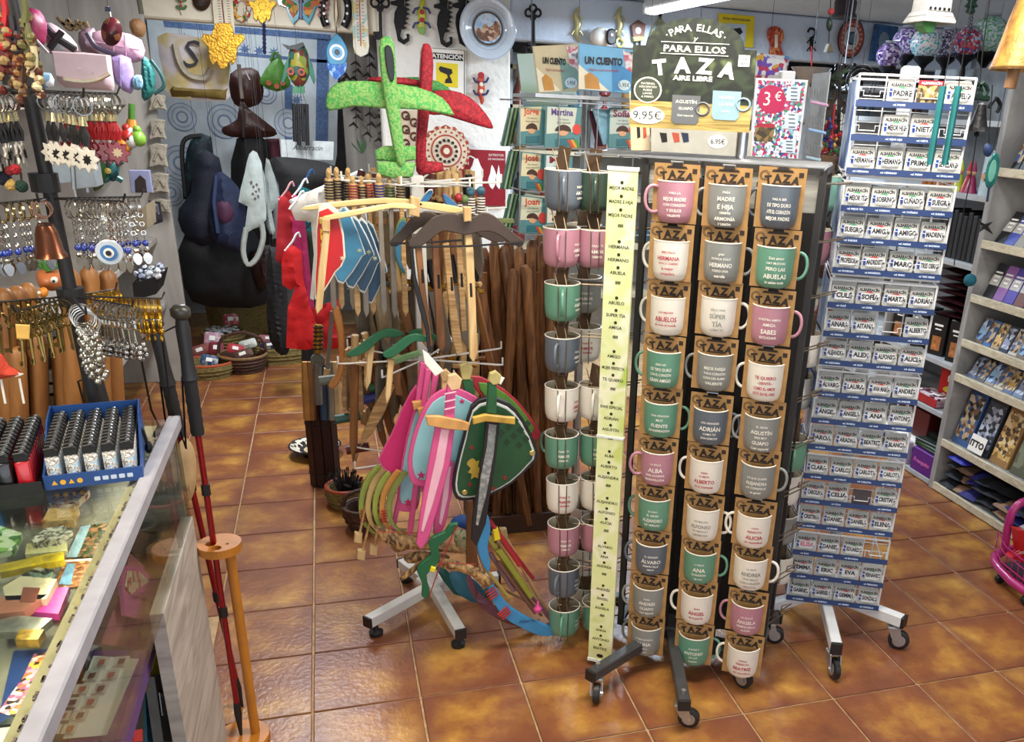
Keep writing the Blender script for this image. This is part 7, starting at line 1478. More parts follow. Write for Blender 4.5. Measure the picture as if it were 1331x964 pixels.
c = shelfbag('handbag', 'turquoise and white bag with a black buckled strap', [(60, 30), (74, 34), (92, 48), (102, 66), (72, 66), (60, 58)], 4.4, speckle(['#a8c9cc', '#c9dcdc', '#d9a8b0', '#8fc0c8'], 8, .5, 'noise'), .1); c.tube('strap', [(60, 32), (78, 50), (103, 66)], BLACK, .014, -.06); c.tube('buckle_strap', [(86, 42), (70, 64)], BLACK, .012, -.065)
c = shelfbag('cloth_bag', 'teal cloth bag hanging over the shelf end', [(184, 78), (192, 76), (202, 96), (200, 120), (192, 130), (184, 126)], 4.5, mat('#1f6f6a', .6, bump=.4), .08, wr=.01); c.tube('strap', [(196, 78), (208, 95), (213, 112), (200, 122)], mat('#1b4f4c', .6), .007, 0, k=3)
c = shelfbag('cloth_bag', 'light blue patterned pouch under the shelf edge', [(46, 96), (66, 95), (70, 112), (48, 113)], 4.1, speckle(['#a9c6d8', '#e0e8ec', '#7fa8c6'], 30, .6), .06); c = shelfbag('cloth_bag', 'small blue and white pouch beside the teal bag', [(172, 100), (184, 98), (185, 115), (174, 116)], 4.4, speckle(['#8fb9cc', '#e0e8ec', '#6f9ab0'], 30, .6), .05)
c = Cut('red_ornament', 'dark red beaded oval ornament hanging before the handbags', 'wall ornament', (145, 40), 4.1); c.pillow('oval', oval((145, 41), 14, 19), speckle(['#5a1a24', '#6b2430', '#8a5a3c', '#3a1218'], 40, .3, bump=.5), .05, step=.02); c.tube('cord', [(141, 8), (144, 22)], WHT, .003); c.prism('square_bead', [(137, 9), (144, 9), (144, 15), (137, 15)], mat('#1f2a4a', .3), .02)
c = Cut('dry_flowers', 'brown dried wooden ornament on the grey wall', 'ornament', (92, 30), 4.9)
for k in range(7): c.tube('twig', [(75+6*k, 22+(k*7 % 12)), (84+5*k, 32+(k*5 % 9)), (90+4*k, 26+(k*11 % 14))], mat('#6a5538', .7), .010, k=2)
c = Cut('metal_figure', 'rusty figure ornament hanging from the lintel corner', 'wall ornament', (178, 30), 5.5); c.tube('cord', [(180, -5), (184, 18)], mat('#4a4a3a', .6), .012); c.pillow('figure', [(168, 28), (180, 24), (190, 34), (186, 48), (172, 44)], mat('#8a6440', .6, bump=.5), .05, k=2)
c = Cut('arched_frame', 'lilac frame with a dark pointed arch, standing on the shelf', 'frame', (183, 238), 4.9); c.prism('frame', [(168, 221), (195, 221), (199, 250), (171, 250)], mat('#8a8fb0', .5, var=.12), .03); c.prism('arch_opening', [(177, 250), (176, 234), (183, 227), (190, 233), (192, 250)], mat('#2a1f1c', .8), .006, -.016)
c = Cut('turtle_ornament', 'turquoise beaded turtle ornament hanging by the grey panel', 'ornament', (148, 222), 4.5); c.pillow('shell', oval((147, 222), 8, 14), speckle(['#1f5a5c', '#2f7a78', '#143c40'], 60, .4, bump=.6), .04, step=.015)
for sx, sy in ((-1, -1), (1, -1), (-1, 1), (1, 1)): c.tube('flipper', [(147+5*sx, 222+9*sy), (147+12*sx, 222+13*sy)], mat('#1f5a5c', .4), .012)
c = Cut('chilli_ornament', 'long dark green glass chilli hanging on a hook', 'ornament', (128, 225), 4.5); c.tube('pod', [(128, 206), (131, 222), (128, 238), (123, 248)], mat('#24491f', .25, coat=.5), [.028, .03, .022, .004], k=3, n=8)
c = Cut('wire_hook', 'wire hook hanging from the lower tier', 'hook', (110, 240), 4.3); c.tube('hook', [(107, 232), (110, 228), (114, 231), (113, 240), (114, 250)], SILV, .006, k=3)
c = Cut('glass_bottle', 'tall green necked bottle on the corner shelf', 'bottle', (171, 165), 5.1); c.tube('neck', [(171, 135), (171, 155)], mat('#4a7a2a', .2), .015, n=10); c.tube('body', [(171, 155), (172, 172), (172, 174)], mat('#b9782a', .2), [.02, .035, .02], n=10)
for i, (x, y, cl) in enumerate(((160, 188, '#d98a2a'), (170, 182, '#c9c4bc'), (166, 178, '#a8281f'), (180, 180, '#7aa83a'))):
    c = Cut('small_figurine', f'{["orange","silvery","red","lime green"][i]} small figurine on the corner shelf', 'figurine', (x, y), 5.0); part('body', M().ball((0, 0, 0), .035, 10, (1, 1, 1.1)), mat(cl, .3), c.o, smooth=True); part('head', M().ball((0, 0, .04), .02, 8), mat(cl, .3), c.o, smooth=True)
c = Cut('box_stack', 'beige box of goods on the second shelf', 'box', (190, 285), 4.9); c.prism('box', [(178, 275), (196, 262), (198, 292), (180, 304)], mat('#8f8268', .7), .25)
c = Cut('picture_card', 'dark framed picture card leaning on the shelf', 'picture', (205, 275), 5.2); c.prism('card', [(193, 260), (208, 262), (212, 288), (200, 292)], mat('#2a2a30', .4, var=.3), .02); c.prism('picture', [(196, 264), (206, 265), (209, 285), (201, 287)], speckle(['#5a5a62', '#8a8a90', '#2f2f36'], 40, .4), .004, -.012)
c = Cut('bead_box', 'box heaped with blue and white beads on the lower shelf', 'box', (200, 355), 5.0); c.prism('box', [(178, 362), (214, 352), (208, 376), (180, 384)], BLACK, .25); m = M()
for k in range(60):
    (a, b), = c.loc([(182+(k*7 % 30), 350+(k*5 % 13)-((k*7) % 30)*.15)]); m.ball((a, -.12+.24*((k*11) % 17)/17, b), .014, 6)
part('beads', m, speckle(['#c9ced6', '#dfe2e6', '#2a2f3a', '#8f9ab0'], 40, .3), c.o, stuff=True)
for i, (x, y) in enumerate(((60, 230), (90, 236))):
    c = Cut('glass_case', f'{["left","right"][i]} small glass case glimpsed between the keyrings', 'case', (x+20, y), 3.6); c.prism('case', [(x+10, y-25), (x+34, y-28), (x+40, y+5), (x+12, y+8)], mat('#aab4b8', .2, .2), .12); c.tube('edge', [(x+10, y-25), (x+12, y+8)], SILV, .008, -.06)
# ================= STORY BOOK SPINNER, BACK SHELVES, RIGHT BOOKCASE, LAMPS =================
bp_ = at(762, 160, 3.45); BO = Vector((bp_.x, 3.45, 0))
bs = thing('book_spinner', 'grey wire spinner of story books with a printed header, behind the mug rack', 'display rack', BO)
part('pole', M().tube([(0, 0, 0), (0, 0, 1.74)], .018, 12), SILV, bs, smooth=True); part('base', M().lathe([(.001, 0), (.11, 0), (.11, .03), (.001, .04)], 24), GRY, bs)
def Lb(x, y, Y): q = at(x, y, Y)-BO; return (q.x, q.y, q.z)
q = [Lb(696, 121, 3.25), Lb(758, 115, 3.4), Lb(832, 124, 3.25)]; zt = q[0][2]
part('tray', M().add([(q[0][0], -.2, zt), (-.02, -.24, zt), (q[2][0], -.2, zt), (q[2][0], .2, zt), (q[0][0], .2, zt)]+[(q[0][0], -.2, zt-.012), (-.02, -.24, zt-.012), (q[2][0], -.2, zt-.012), (q[2][0], .2, zt-.012), (q[0][0], .2, zt-.012)], [(0, 1, 2, 3, 4), (9, 8, 7, 6, 5), (0, 5, 6, 1), (1, 6, 7, 2), (2, 7, 8, 3), (3, 8, 9, 4), (4, 9, 5, 0)]), SILV, bs)
def header(lab, pts, ang, Y, base, tri, price, scx):
    c = Cut('header_sign', lab, 'sign', pts[0], Y, ang); c.prism('board', pts, base, .01)
    x0, y0 = pts[0]; x1, y1 = pts[1]; x2, y2 = pts[2]; x3, y3 = pts[3]
    def uv(u, v): return (x0*(1-u)*(1-v)+x1*u*(1-v)+x2*u*v+x3*(1-u)*v, y0*(1-u)*(1-v)+y1*u*(1-v)+y2*u*v+y3*(1-u)*v)
    c.prism('pale_corner', [uv(.0, .45), uv(.55, .98), uv(.0, .98)], mat('#e6dfc8', .5, var=.04), .001, -.006, b=0); c.prism('printed_wedge', [uv(.55, .25), uv(1, .6), uv(1, .85), uv(.6, .98)], tri, .001, -.006, b=0)
    c.prism('side_picture', [uv(.72, .04), uv(.97, .06), uv(.97, .55), uv(.80, .45)], speckle(['#d9cfd4', '#c0485a', '#e9e2e6', '#2a4a5a'], 30, .5, 'noise'), .001, -.007, b=0)
    a, b = uv(.80, .82); c.prism('price_patch', oval((a, b), 8, 7), mat('#cfe6ee', .5), .001, -.0085, b=0)
    c.prism('printed_animal', [uv(.12, .95), uv(.10, .68), uv(.2, .6), uv(.34, .72), uv(.38, .95)], mat('#c9924a', .6), .001, -.0085, b=0)
    a1, b1 = uv(.42, .40); a2, b2 = uv(.80, .86); a3, b3 = uv(.42, .55)
    c.text('lettering', [('UN CUENTO', 8.5 if scx > 1 else 7.5, a1, b1, dict(bold=.05, width=-c.k*(x1-x0)*.62*1.0)), (price, 5, a2, b2, dict(width=c.k*14))], BLACK, -.0095)
    c.text('script_lettering', [('mágico y personalizado', 3.4, a3, b3, dict(shear=.3, width=c.k*(x1-x0)*.5))], mat('#b5384a', .5), -.0095)
header('cream and sage UN CUENTO header board with a 5,95€ price', [(692, 60), (751, 57), (751, 118), (700, 121)], 20, 3.28, mat('#cdbf9c', .5, var=.05), mat('#7fa39a', .5), '5,95€', 1)
header('sky blue UN CUENTO header board with a 5,95€ price', [(752, 56), (832, 66), (825, 122), (752, 117)], -14, 3.22, mat('#6fb2dd', .45, var=.08), mat('#3f8cc4', .5), '5,95€', 1.3)
c = Cut('poster', 'pale blue and green poster behind the story books', 'poster', (690, 110), 3.75); c.prism('sheet', [(672, 70), (740, 68), (752, 136), (680, 138)], speckle(['#a7c8e6', '#c8e2e0', '#bfe0c8', '#8fb8de'], 4, .6, 'noise'), .004)
c.text('lettering', [('AZUCENA', 6, 738, 128, {})], mat('#5f8fb0', .6), -.004)
def storybook(name_, cl, lab, pts, Y, ang, kind=0, tc='#d4482e'):
    c = Cut('story_book', lab, 'book', ((pts[0][0]+pts[2][0])/2, pts[2][1]), Y, ang, tilt=-4); x0, y0 = pts[0]; x1, y1 = pts[1]; x2, y2 = pts[2]; x3, y3 = pts[3]
    def uv(u, v): return (x0*(1-u)*(1-v)+x1*u*(1-v)+x2*u*v+x3*(1-u)*v, y0*(1-u)*(1-v)+y1*u*(1-v)+y2*u*v+y3*(1-u)*v)
    c.prism('cover', pts, mat('#5a8f94', .4, var=.1), .012); c.prism('pale_cover', [uv(.04, .03), uv(.86, .03), uv(.80, .62), uv(.04, .66)], mat(cl, .5, var=.05), .001, -.007, b=0)
    c.prism('printed_hair', smooth_poly([uv(.28, .60), uv(.32, .50), uv(.5, .44), uv(.68, .50), uv(.72, .62), uv(.5, .58)], 2), mat('#4a2f22', .6), .001, -.0085, b=0); c.prism('printed_face', oval(uv(.5, .62), (x1-x0)*.14, 5), mat('#e3ad85', .6), .001, -.008, b=0)
    c.prism('name_patch', [uv(.3, .78), uv(.82, .76), uv(.82, .93), uv(.3, .95)], mat('#2f6f7a', .5), .001, -.0085, b=0)
    if kind == 0:
        c.prism('red_balloon', oval(uv(.88, .55), 5.5, 7), mat('#d9463a', .5), .001, -.009, b=0)
        for k, cc in enumerate(('#c9462e', '#d9a03a', '#4a8f4a')): c.prism('printed_rainbow', [uv(.62+.1*k, .8), uv(.70+.1*k, .8), uv(.86+.08*k, 1), uv(.76+.08*k, 1)], mat(cc, .5), .001, -.0092, b=0)
    a, b = uv(.46, .22); a2, b2 = uv(.5, .34); c.text('title', [(name_, 8, a, b, dict(bold=.03, width=-c.k*(x1-x0)*.62))], mat(tc, .5), -.0085); c.text('subtitle', [('Un héroe', 2.6, a2, b2, {}), ('muy especial', 2.6, a2, b2+4, {})], mat('#5a5a50', .6), -.0085)
storybook('Jorge', '#e3d6ac', 'cream story book titled Jorge in red, top row left', [(676, 138), (709, 137), (706, 189), (672, 188)], 3.28, 8, 1)
storybook('Martina', '#cfd6c6', 'story book titled Martina with a red balloon, top row middle', [(710, 137), (757, 139), (753, 192), (707, 193)], 3.24, 2, 0, '#5a3f8a')
storybook('Sofía', '#c4d2ca', 'story book titled Sofía partly hidden by the arched board, top row', [(792, 140), (828, 141), (826, 192), (790, 192)], 3.3, -6, 0, '#8a2f5a')
storybook('José', '#e6dcb4', 'cream story book in the middle row, left', [(678, 197), (708, 200), (706, 249), (674, 245)], 3.30, 8, 0)
storybook('Ma', '#cfe0dc', 'pale blue story book behind the top left mug', [(709, 200), (745, 203), (743, 250), (706, 249)], 3.26, 2, 0, '#8a1f2a')
storybook('Joan', '#dcdcc0', 'cream story book in the bottom row, left', [(677, 254), (710, 257), (708, 305), (673, 302)], 3.32, 8, 0)
storybook('M', '#e3dcc8', 'pale story book in the bottom row behind the mugs', [(711, 258), (736, 260), (735, 305), (709, 306)], 3.28, 2, 1, '#9a2a3a')
c = Cut('story_book', 'light blue slim book beside the pole, top row', 'book', (782, 190), 3.32, 30); c.prism('cover', [(770, 141), (791, 142), (790, 186), (784, 188)], mat('#9fd0e6', .5, var=.2), .01)
c = Cut('story_book', 'dark plum book leaning by the pole, top row', 'book', (772, 190), 3.34, 40); c.prism('cover', [(766, 144), (773, 144), (784, 190), (776, 190)], mat('#5a1f38', .5), .01)
for i, (y0, y1) in enumerate(((140, 190), (196, 246), (252, 300))):
    for k in range(5):
        c = Cut('story_book', f'dark green book seen by its edge, {["top","middle","bottom"][i]} row at the left of the spinner, {["outermost","second","third","fourth","innermost"][k]}', 'book', (660, y1), 3.3+.03*k, 25); x = 662+2.6*k; c.prism('cover', [(x, y0), (x+2.4, y0), (x-8, y1), (x-11, y1-1)], mat(['#2f5a4a', '#a9c4a0', '#1f4038', '#8fae6a', '#24483c'][k], .5), .012)
m = M()
for z_ in (Lb(700, 131, 3.2)[2], Lb(700, 192, 3.2)[2], Lb(700, 250, 3.2)[2], Lb(700, 306, 3.2)[2]):
    m.tube([(-.32, .05, z_), (-.28, -.23, z_), (.22, -.23, z_), (.27, .05, z_)], .003, 5)
for x in (-.3, -.16, -.02, .12, .25): m.tube([(x, -.22, Lb(700, 131, 3.2)[2]), (x, -.22, Lb(700, 306, 3.2)[2])], .0025, 5)
part('wire_frame', m, SILV, bs)
# knife poster and second board behind the arched sign
c = Cut('poster', 'cream poster with black and orange pocket knives, left of the arched board', 'poster', (840, 160), 2.75); c.prism('sheet', [(818, 118), (842, 122), (846, 196), (820, 196)], mat('#d9c6a4', .6, var=.06), .004)
for x, cl in ((828, '#1f1c1a'), (836, '#c2543a')): c.prism('printed_knife', [(x-2, 140), (x+2, 140), (x+4, 178), (x, 180)], mat(cl, .5), .001, -.003, b=0)
c = Cut('poster', 'grey poster with knives and a 6,95€ price below the arched board', 'poster', (900, 180), 2.72); c.prism('sheet', [(846, 165), (978, 170), (976, 204), (846, 202)], mat('#b5b2a6', .6, var=.08), .004)
for x, cl in ((862, '#1f1c1a'), (878, '#b8503a'), (890, '#26324a')): c.prism('printed_knife', [(x-5, 172), (x+4, 173), (x+5, 184), (x-2, 185)], mat(cl, .5), .001, -.003, b=0)
c.prism('price_patch', oval((932, 184), 13, 9), mat('#dcdcd6', .5), .001, -.003, b=0); c.text('price', [('6,95€', 6.5, 932, 187, dict(width=c.k*22))], BLACK, -.0045)
# magnet rack with the 3 euro sign
P3 = at(1015, 208, 2.95); t3 = thing('magnet_rack', 'white rack behind the mugs with a mosaic printed panel and side rows of keyrings', 'display rack', (P3.x, P3.y, 0), radians(-12)); z3 = P3.z
part('pole', M().tube([(.02, .12, 0), (.02, .12, z3+.265)], .02, 10), WH, t3); part('cap', M().box((.02, .12, z3+.275), (.05, .05, .03), b=.004), WH, t3); part('base', M().lathe([(.001, 0), (.22, 0), (.22, .03), (.001, .035)], 20, Matrix.Translation((.02, .12, 0))), WH, t3)
c = Cut('price_sign', 'mosaic patterned panel with a magenta 3 € circle', 'sign', (1010, 206), 2.86, -12)
c.prism('frame', [(982, 101), (1050, 104), (1037, 207), (973, 204)], WH, .012); c.prism('mosaic', [(985, 104), (1046, 107), (1034, 206), (977, 203)], speckle(['#2a4a8a', '#d9dde2', '#4a8a6a', '#c04a78', '#e6e9ec', '#8fb8cc', '#b03058'], 130, .4), .002, -.007, b=0)
c.prism('magenta_disc', oval((1002, 129), 18, 18.5, 28), mat('#b51f52', .5, var=.03), .002, -.009, b=0); c.text('price', [('3', 17, 995, 137, {}), ('€', 11, 1010, 131, {})], WHT, -.0105)
for (x, y, h) in ((1031, 122, 20), (1028, 157, 22), (1025, 190, 18)): c.prism('list_panel', [(x-8, y-h/2), (x+9, y-h/2+1), (x+7, y+h/2), (x-10, y+h/2-1)], mat('#cfdbe6', .5), .001, -.009, b=0)
m = M()
for (x, y, h) in ((1031, 122, 20), (1028, 157, 22), (1025, 190, 18)):
    for k in range(4):
        (a, b), = c.loc([(x, y-h*.36+h*.24*k)]); m.box((a, -.0105, b), (.022, .001, .003))
part('list_lines', m, mat('#4a5a6a', .6), c.o)
c.prism('photo_strip', [(982, 165), (1006, 166), (1003, 184), (979, 183)], speckle(['#5a4a30', '#8c7446', '#3d3524'], 60, .5), .001, -.0095, b=0); c.prism('red_strip', [(983, 160), (1006, 161), (1006, 166), (982, 165)], mat('#a8283a', .5), .001, -.0097, b=0)
part('side_panel', M().box((.145, .12, z3+.14), (.004, .20, .30)), mat('#aab0b4', .5), t3)
for r in range(3):
    y = 128+36*r; cc = Cut('key_row', f'row of silver key hangers on the side of the mosaic panel, {["top","middle","bottom"][r]}', 'keyring', (1062-3*r, y), 2.86, 40); cc.prism('label_strip', [(1050-3*r, y+2), (1073-3*r, y+7), (1073-3*r, y+11), (1050-3*r, y+6)], mat(['#c99ab8', '#8fb0d6', '#a9c4d0'][r], .5), .004, -.01); m = M()
    for k in range(7):
        (a, b), = cc.loc([(1052-3*r+3.4*k, y-14+.8*k)]); m.tube([(a-.004, 0, b-.03), (a-.004, 0, b), (a+.004, 0, b), (a+.004, 0, b-.03)], .0022, 5); m.box((a, 0, b-.008), (.008, .004, .02))
    part('hangers', m, SILV, cc.o, stuff=True)
# shelves with goods in the recess right of the pillar
BSH = thing('shelf_unit', 'pale shelf unit filling the recess behind the racks', 'shelf unit', (2.9, 6.35, 0))
part('back_panel', M().box((0, .17, 1.0), (3.4, .02, 2.0)), mat('#a9adb0', .7, var=.1), BSH)
for z in (.4, .75, 1.08, 1.38, 1.66, 1.9): part('shelf_board', M().box((0, 0, z), (3.4, .34, .025)), mat('#b8aa8c', .6), BSH)
for x in (-1.69, -.6, .5, 1.69): part('upright', M().box((x, 0, 1.0), (.02, .34, 2.0)), mat('#b0b3b5', .6), BSH)
rg = random.Random(11); GC_ = ['#2a2624', '#6a3a2c', '#c9bda6', '#3a5a6a', '#8a6a3a', '#4a2a2a', '#d0d4d8', '#7a2a2a', '#2f4a34']
VP = [[(.03, 0), (.05, .04), (.045, .09), (.02, .12), (.025, .15)], [(.04, 0), (.045, .05), (.03, .11), (.012, .14), (.012, .17)], [(.03, 0), (.012, .02), (.012, .07), (.04, .09), (.035, .14)], [(.045, 0), (.05, .03), (.05, .10), (.045, .12)]]
vm = {}
for si, z in enumerate((.75, 1.08, 1.38, 1.66)):
    for k in range(17):
        x = 1.28+.195*k+rg.uniform(-.03, .03)
        if x > 4.5: continue
        v = rg.randrange(4); cl = rg.choice(GC_); key = (v, cl)
        if key not in vm: vm[key] = mesh_of('vase_body', M().lathe([(.001, 0)]+VP[v]+[(.001, VP[v][-1][1]-.005)], 12), mat(cl, .35, var=.2, ns=30), True)
        t = thing('souvenir_vase', f'small {["rounded","narrow necked","goblet shaped","straight"][v]} souvenir, {["lowest","second","third","top"][si]} shelf of the back recess, place {k+1} from the left', 'souvenir', (x, 6.28+rg.uniform(-.05, .05), z+.0125), 0, 'souvenirs on the shelves of the back recess'); part('vase_body', vm[key], None, t)
for i, (x, y, r, cl) in enumerate(((682, 72, 7, '#2a2220'), (676, 90, 6, '#6a5a48'), (690, 92, 5, '#1f1a1a'))):
    c = Cut('figurine', f'dark figurine on the pale shelf beside the pillar, {["top","lower left","lower right"][i]}', 'figurine', (x, y), 6.1); c.pillow('body', [(x-r, y+r*1.6), (x-r*.6, y-r), (x, y-r*1.8), (x+r*.7, y-r*.6), (x+r, y+r*1.6)], mat(cl, .4), .08, k=2)
# bright mosaic lamp, garlands and hangings between the racks
c = Cut('mosaic_lamp', 'brightly lit patchwork mosaic lamp above the mosaic panel', 'lamp', (998, 88), 4.0); part('shade', M().prism([(-.075, -.05), (.075, -.05), (.085, .05), (-.085, .055)], .12, 0, .02), speckle(['#e9edf2', '#5aa0d9', '#e6b84a', '#c9486a', '#f2f2f2', '#7a5ac0'], 45, .3), c.o); c.tube('stem', [(998, 98), (998, 104)], IRON, .02)
c = Cut('glass_dish', 'round clear dish with dark items hanging beside the bright lamp', 'dish', (1055, 88), 4.2); part('bowl', M().lathe([(.001, -.07), (.06, -.05), (.10, 0), (.098, 0), (.058, -.045), (.001, -.065)], 20), mat('#a9a5a0', .2), c.o, smooth=True); c.tube('cord', [(1055, 60), (1055, 85)], REDm, .004)
DK = mat('#1f1a18', .7, var=.3); GRN = mat('#22381f', .8, var=.4, bump=.5)
c = Cut('dark_garland', 'dark leafy garland hanging down between the two racks', 'garland', (1090, 110), 3.6); rg2 = random.Random(4); m = M()
for k in range(150):
    f = k/150; x = 1092-16*f+rg2.uniform(-9, 9)*(1-.3*f); y = 92+225*f+rg2.uniform(-5, 5); (a, b), = c.loc([(x, y)]); dx, dz = rg2.uniform(-.03, .03), rg2.uniform(-.03, .03); yy = rg2.uniform(-.04, .04); m.add([(a, yy, b), (a+dx+.01, yy-.01, b+dz), (a+dx*1.8, yy, b+dz*1.8), (a+dx-.012, yy+.01, b+dz-.008)], [(0, 1, 2, 3)])
part('leaves', m, speckle(['#20261a', '#2f4424', '#1a1614', '#3a2a20'], 20, .7), c.o, stuff=True); c.tube('stem', [(1092, 85), (1088, 200), (1076, 325)], DK, .01, k=2)
c = Cut('metal_tree', 'black metal tree ornament left of the plate rack', 'ornament', (1105, 100), 3.9); m = M()
for k in range(40):
    (a, b), = c.loc([(1105+rg2.uniform(-16, 14), 98+rg2.uniform(-12, 14))]); m.ball((a, rg2.uniform(-.02, .02), b), .014, 5, (1, .3, 1))
part('leaves', m, IRON, c.o, stuff=True); c.tube('trunk', [(1104, 150), (1106, 112), (1108, 90)], IRON, .012)
c = Cut('red_garland', 'red, gold and blue beaded ornament hanging under the dark garland top', 'garland', (1080, 190), 3.2); m = M()
for k in range(60):
    (a, b), = c.loc([(1080+rg2.gauss(0, 6), 190+rg2.gauss(0, 15))]); m.ball((a, rg2.uniform(-.03, .03), b), .010, 6)
part('beads', m, speckle(['#8a1f24', '#b3923a', '#1f2a6a', '#a82a2a', '#2f5a3a'], 40, .3), c.o, stuff=True); c.tube('cord', [(1085, 135), (1081, 180)], REDm, .004)
c = Cut('white_plaque', 'white curved plaque left of the plate rack', 'plaque', (1098, 160), 3.7); c.prism('plaque', [(1088, 128), (1100, 138), (1106, 165), (1104, 190), (1092, 178), (1087, 150)], WHT, .02, k=2)
c = Cut('hoop_ornament', 'large wire hoop behind the left side of the plate rack', 'ornament', (1120, 100), 2.9)
for r in (22, 17): part('hoop', M().torus((0, 0, -.02), r*c.k, .003, 24, 5), IRON, c.o)
c = Cut('brown_purse', 'brown leather pouch hanging between mugs and plates', 'bag', (1070, 350), 3.0); c.pillow('body', [(1066, 335), (1078, 328), (1084, 345), (1078, 362), (1064, 360)], mat('#3a1c14', .5), .08, k=2); c.tube('strap', [(1082, 310), (1074, 332)], mat('#c9ccd0', .4), .005); c.tube('strap', [(1072, 362), (1064, 400), (1052, 430)], mat('#6a2a20', .5), .006)
c = Cut('sun_hat', 'grey straw hat low between the two racks', 'hat', (1062, 410), 3.1); c.pillow('crown', [(1046, 430), (1048, 400), (1060, 388), (1076, 396), (1080, 425), (1064, 440)], mat('#8a8478', .7, bump=.5), .12, k=2); c.tube('band', [(1047, 402), (1062, 396), (1078, 404)], mat('#5a2420', .6), .006, -.06)
c = Cut('heart_ornament', 'small pale green heart hanging by the rack pole', 'ornament', (1052, 378), 2.9); c.prism('heart', smooth_poly([(1052, 384), (1047, 377), (1049, 373), (1052, 375), (1056, 373), (1057, 377)], 2), mat('#a9c4b4', .4), .01)
for i, (x0, y0, x1, y1) in enumerate(((1036, 545, 1060, 640), (1040, 470, 1066, 530))):
    c = Cut('blue_card', f'blue printed card on the far side of the plate rack, {["lower","upper"][i]}', 'card', (x0, y0), 2.75); c.prism('card', [(x0, y0+8), (x1-4, y0), (x1-12, y1-20), (x0-4, y1-4)], mat('#4a7ab8', .5, var=.15), .006)
# ---- right: grey shelf unit (far) and bookcase (near) ----
SX2 = 2.78; GW3 = wood('#7d7b78', '#a5a29c', (3, 12, 3), .65, key='grey_wood'); LIP = wood('#b0a68c', '#cfc5aa', (3, 14, 40), .6, key='pale_shelf')
bk = thing('bookcase', 'tall grey wood bookcase on the right with pale shelf fronts', 'bookcase', (2.95, 2.4, 0))
def kb_(nm, x0, x1, y0, y1, z0, z1, mt=GW3, par=None): return part(nm, M().box(((x0+x1)/2-2.95, (y0+y1)/2-2.4, (z0+z1)/2), (x1-x0, y1-y0, z1-z0), b=.002), mt, par or bk)
kb_('side_panel', 2.78, 3.12, 3.33, 3.365, 0, 2.15); kb_('back_panel', 3.12, 3.14, .8, 3.365, 0, 2.15, GW3); kb_('side_panel', 2.78, 3.12, .8, .83, 0, 2.15)
BZ = [.035, .262, .592, .757, .965, 1.205, 1.51]
for z in BZ: kb_('shelf_board', 2.79, 3.12, .83, 3.33, z-.022, z); kb_('shelf_lip', 2.775, 2.79, .83, 3.33, z-.03, z+.006, LIP)
kb_('plinth', 2.80, 2.82, .83, 3.33, 0, .014)
un = thing('far_shelf_unit', 'pale grey shelf unit with mixed boxes between plate rack and bookcase', 'shelf unit', (2.95, 3.85, 0))
def ub(nm, x0, x1, y0, y1, z0, z1, mt=GW3): return part(nm, M().box(((x0+x1)/2-2.95, (y0+y1)/2-3.85, (z0+z1)/2), (x1-x0, y1-y0, z1-z0), b=.002), mt, un)
ub('back_panel', 3.22, 3.24, 3.37, 4.5, 0, 1.95, mat('#9ba0a4', .7)); ub('end_panel', 2.78, 3.24, 4.5, 4.53, 0, 1.7)
for z in (.03, .38, .62, 1.09, 1.39, 1.70): ub('shelf_board', 2.785, 3.22, 3.37, 4.5, z-.025, z, mat('#a3a5a6', .6, var=.06))
ub('shelf_support', 2.785, 3.0, 3.95, 3.97, 0, 1.39)
def bx_(nm, lab, cat, x, y, z, sx, sy, sz, mt, extra=None, rz=0, grp=None):
    t = thing(nm, lab, cat, (x, y, z), rz, grp); part('body', M().box((0, 0, sz/2), (sx, sy, sz), b=.003), mt, t)
    for n2, c2, s2, m2 in (extra or ()): part(n2, M().box(c2, s2), m2, t)
    return t
for i in range(8):
    P = Vector((2.90, 3.50+.02*(i % 2), .83+.034*i)); t = thing('foil_packet', f'maroon foil packet in the shiny pile, {["lowest","second","third","fourth","fifth","sixth","seventh","topmost"][i]}', 'packet', P, 0, 'maroon foil packets in a pile'); t.rotation_euler = (radians(rg2.uniform(-4, 4)), radians(rg2.uniform(-3, 3)), radians(90))
    part('packet', M().pillow(rrect(.26, .18, .02), .034, step=.04, wr=.003), mat('#3a1a1e', .22, .5, var=.2), t, smooth=True, rot=(radians(90), 0, 0))
kb2 = mat('#141312', .45, var=.05)
for i, y in enumerate((3.44, 3.58, 3.74, 3.9)): bx_('biscuit_box', f'black gift box with a golden biscuit picture, {["nearest the bookcase","second","third","furthest"][i]}', 'box', 2.88, y, .62, .12, .09, .20, kb2, [('biscuit_picture', (-.061, 0, .06), (.002, .05, .07), mat('#b5743f', .5, var=.3, ns=60)), ('lettering', (-.061, 0, .15), (.002, .05, .01), WHT), ('lettering_line', (-.061, 0, .13), (.002, .035, .006), WHT)], radians(15), 'black biscuit boxes')
tR = bx_('sweets_box', 'upright red sweets box with a cartoonish yellow and white print', 'box', 2.93, 3.50, .395, .05, .16, .17, mat('#b8141c', .35, var=.05), None, radians(8)); m = M()
txt(m, 'fini', .045, 0, .10, -.0265, bold=.04); part('lettering', m, WHT, tR, rot=(0, 0, radians(-90))); part('yellow_print', M().prism(smooth_poly([(-.045, .06), (0, .08), (.05, .065), (.03, .045), (-.03, .045)], 2), .002, -.0265), mat('#d9c22a', .5), tR, rot=(0, 0, radians(-90)))
for s in (-1, 1): part('cherry_print', M().prism(circ(.013, 12, (.035*s, .025)), .002, -.0265), mat('#e6d0c8', .5), tR, rot=(0, 0, radians(-90)))
